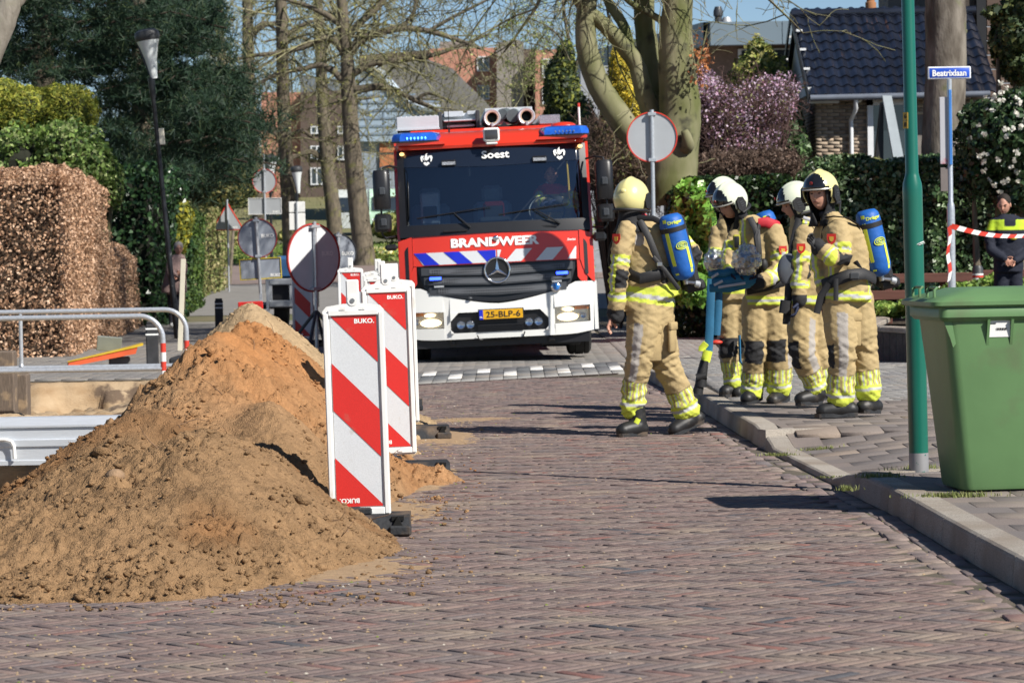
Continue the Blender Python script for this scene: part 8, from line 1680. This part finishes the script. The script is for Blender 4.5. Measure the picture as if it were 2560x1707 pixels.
for k in range(5): a = atD(845 + k * 36, 320, Yc); b.box(a.x, a.x + .1, Yc - .05, Yc, a.z, atD(0, (190, 215, 240, 260, 260)[k], Yc).z)
tag(b.build('panel_joints', mat('joint_dark_blue', (.2, .26, .33), .6), f_, smooth=0), kind='stuff')
b = MB(); P = [atD(x, y, Yc) for x, y in cur]; b.tube([(p.x, Yc - .1, p.z) for p in P], .3, 8); b.build('roof_edge', mat('edge_pale', (.42, .50, .58), .5), ch)
b = MB(); prD(b, [(800, 325), (1010, 325), (1010, 520), (800, 520)], Yc + .5, 5); b.build('lower_wall', mat('zinc_blue_low', (.26, .30, .34), .6), ch, smooth=0)
for (x0, x1, y0, y1, m_) in ((872, 912, 328, 350, 'o'), (872, 912, 355, 385, 'o'), (917, 935, 328, 355, 'p'), (917, 935, 358, 388, 'p'), (938, 955, 328, 355, 'p'), (938, 955, 358, 388, 'p')):
    a, c = atD(x0, y1, Yc), atD(x1, y0, Yc); b = MB(); b.box(a.x, c.x, Yc + .3, Yc + .5, a.z, c.z); b.build('panel' if m_ == 'o' else 'window', mat('panel_orange', (.45, .17, .07), .7) if m_ == 'o' else mat('pane_pale', (.30, .27, .30), .3), ch, smooth=0)
a, c = atD(800, 520, Yc), atD(1010, 470, Yc); b = MB(); b.box(a.x, c.x, Yc + .2, Yc + .5, a.z, c.z); b.build('plinth', mat('plinth_dark', (.05, .055, .065), .8), ch, smooth=0)
# ---- apartment blocks
m_pink = mat('brick_salmon', (.50, .24, .17), .9, var=.08, scale=2); m_gblk = mat('render_grey', (.26, .235, .21), .9, var=.1, scale=.6); m_dbrk = mat('brick_dark_brown', (.11, .08, .065), .9, var=.12, scale=3)
def block(name, label, polys, Y, wins, group=None):
    t = thing(name, label, 'apartment building', (0, 0, 0), 0, group)
    for (pts, m_, dy, dep) in polys: b = MB(); prD(b, pts, Y + dy, dep); b.build('wall', m_, t, smooth=0)
    for (x0, x1, y0, y1, dy) in wins:
        a, c = atD(x0, y1, Y + dy), atD(x1, y0, Y + dy); w = (c.x - a.x) * .09; yy_ = Y + dy; b = MB()
        b.box(a.x, a.x + w, yy_ - .2, yy_, a.z, c.z); b.box(c.x - w, c.x, yy_ - .2, yy_, a.z, c.z); b.box(a.x + w, c.x - w, yy_ - .2, yy_, c.z - w, c.z); b.box(a.x + w, c.x - w, yy_ - .2, yy_, a.z, a.z + w); b.box((a.x + c.x) / 2 - w / 2, (a.x + c.x) / 2 + w / 2, yy_ - .2, yy_, a.z + w, c.z - w); f_ = b.build('window', m_wtrim, t, smooth=0)
        b = MB(); b.box(a.x + w * .5, c.x - w * .5, yy_ - .1, yy_ - .02, a.z + w * .5, c.z - w * .5); b.build('pane', m_pane, f_, smooth=0)
    return t
block('apartment_block', 'salmon brick flats with a white framed window, above the curved hall roof', [([(985, 112), (1140, 110), (1142, 300), (985, 300)], m_pink, 0, 12), ([(1010, 96), (1090, 96), (1090, 112), (1010, 112)], m_gblk, 2, 8), ([(828, 127), (985, 115), (985, 200), (828, 200)], m_dbrk, 4, 10)], 300, [(1096, 1124, 130, 165, 0), (1096, 1124, 196, 230, 0)])
block('apartment_block', 'grey rendered stair tower with small light fittings between salmon brick flats', [([(1141, 98), (1190, 92), (1203, 98), (1203, 300), (1141, 300)], m_gblk, -3, 10), ([(1203, 112), (1235, 116), (1235, 300), (1203, 300)], m_dbrk, 2, 10)], 295, [])
block('apartment_block', 'salmon brick flats with tall white windows behind the ivy covered tree', [([(1230, 116), (1300, 112), (1300, 300), (1230, 300)], m_pink, 0, 12)], 290, [(1246, 1272, 135, 180, 0), (1246, 1272, 200, 240, 0)])
block('brick_flats', 'dark brown brick flats with white framed windows seen between the bare trunks', [([(690, 212), (822, 206), (822, 460), (720, 460), (690, 460)], m_dbrk, 0, 12), ([(600, 212), (692, 212), (692, 460), (600, 460)], m_pink, 1, 12), ([(690, 172), (830, 190), (830, 212), (690, 212)], mat('roof_slate_grey', (.16, .19, .22), .6), 2, 12)], 270,
      [(714, 742, 290, 308, 0), (714, 742, 335, 368, 0), (714, 742, 385, 425, 0), (776, 800, 290, 308, 0), (776, 800, 335, 368, 0), (640, 665, 290, 320, 1), (640, 665, 340, 370, 1), (560, 580, 300, 330, 1)])
# ---- grass bank and parked cars far left of the truck
b = MB(); b._add([(-60, 165, 2.2), (10, 165, 2.2), (10, 285, 6.5), (-60, 285, 6.5), (-60, 330, 6.6), (10, 330, 6.6)], [(0, 1, 2, 3), (3, 2, 5, 4)]); tag(b.build('grass_bank', mat('bank_grass', (.12, .13, .04), .95, col2=(.20, .17, .08), scale=.5, bump=.4, bscale=4), smooth=0), kind='structure')
def car(x, Y, z, col, label, van=False):
    t = thing('parked_van' if van else 'parked_car', label, 'van' if van else 'car', (x, Y, z), 0, None if van else 'cars parked on top of the grass bank')
    w, L_ = .88, 4.2; prof = [(0, .35), (0, .8), (.12, .95), (.9, 1.05), (1.5, 1.48), (3.0, 1.5), (3.9, 1.05), (L_, 1.0), (L_, .35)] if not van else [(0, .35), (0, 1.0), (.5, 1.15), (.9, 1.9), (1.1, 2.3), (5.2, 2.35), (5.2, .35)]
    b = MB(); b.prism(prof, -w, w, plane='YZ'); b.build('body', mat('car_paint_' + label.split()[0], col, .25, coat=.8), t, smooth=30)
    b = MB(); b.prism([(.86, 1.06), (1.44, 1.46), (1.40, 1.46), (.82, 1.06)] if not van else [(.44, 1.2), (.84, 1.9), (.80, 1.9), (.40, 1.2)], -w * .86, w * .86, plane='YZ'); b.build('windscreen', m_pane, t, smooth=0)
    for s_ in (-1, 1):
        for yw in (.8, 3.3): b = MB(); b.lathe([(.01, s_ * (w - .2)), (.32, s_ * (w - .2)), (.32, s_ * (w + .01)), (.01, s_ * (w + .01))], (0, yw, .32), 'X', 16); b.build('wheel', m_tyre, t)
    for s_ in (-1, 1): b = MB(); b.ell((s_ * .62, -.0, .72), (.15, .05, .08), 10, 6); b.build('headlight', m_chr, t)
    return t
for (xd, col, lb) in ((700, (.06, .14, .30), 'blue car parked leftmost on top of the grass bank'), (728, (.55, .58, .56), 'white car parked in the middle on top of the grass bank'), (752, (.18, .30, .33), 'teal car parked rightmost on top of the grass bank')):
    p = atD(xd, 440, 290); car(p.x, 290, 6.5, col, lb)
p = atD(800, 510, 150); car(p.x, 150, float(terr(0, 150)), (.72, .74, .74), 'white van parked far off between the two right tree trunks', True)
p = atD(888, 510, 152); car(p.x, 152, float(terr(0, 152)), (.50, .72, .55), 'pale green van parked far off beside the mirror of the fire engine', True)
# ---- far crossing road
b = MB(); z0, z1 = float(terr(0, 80)) + .004, float(terr(0, 98)) + .004; b._add([(-40, 80, z0), (30, 80, z0), (30, 98, z1), (-40, 98, z1)], [(0, 1, 2, 3)]); tag(b.build('crossing_road', mat('road_pink_brown', (.23, .175, .155), .9, var=.1, scale=2), smooth=0), kind='structure')
b = MB(); b._add([(-14, 61.9, float(terr(0, 61.9)) - .02), (8, 61.9, float(terr(0, 61.9)) - .02), (8, 80.1, z0 - .01), (-14, 80.1, z0 - .01)], [(0, 1, 2, 3)]); tag(b.build('far_street', mat('street_grey_far', (.22, .21, .2), .9, var=.1, scale=3), smooth=0), kind='structure')
# ---- blue tipper truck behind the signs
p = atD(650, 735, 54.); t = thing('works_truck', 'small blue and white works truck parked behind the road signs', 'truck', (p.x, 54, 0)); kx = K * 54 / FPX
X_ = lambda x: (x - 650) * kx; Z_ = lambda y: atD(650, y, 54).z
b = MB(); b.box(X_(618), X_(725), .1, .22, Z_(655), Z_(640), bev=.02); b.box(X_(618), X_(725), .1, .22, Z_(706), Z_(690), bev=.02)
for xx in (618, 665, 718): b.box(X_(xx), X_(xx + 7), .12, .22, Z_(692), Z_(652))
b.build('tail_frame', m_sback, t); b = MB(); b.box(X_(620), X_(722), .25, 1.5, Z_(735) + .2, Z_(640)); b.box(X_(560), X_(625), .2, 3, Z_(735) + .2, Z_(700)); b.build('chassis', m_black, t)
b = MB(); b.box(X_(630), X_(730), .3, 3.5, Z_(642), Z_(588), bev=.06); b.build('body', mat('works_blue', (.03, .11, .26), .5, coat=.3), t)
for xx in (640, 705): b = MB(); b.lathe([(.01, X_(xx) - .12), (.36, X_(xx) - .12), (.38, X_(xx)), (.36, X_(xx) + .12), (.01, X_(xx) + .12)], (0, .8, .38), 'X', 20); b.build('wheel', m_tyre, t)
b = MB(); b.box(X_(612), X_(618), .05, .2, .3, Z_(600)); b.build('rear_post', m_galv, t)
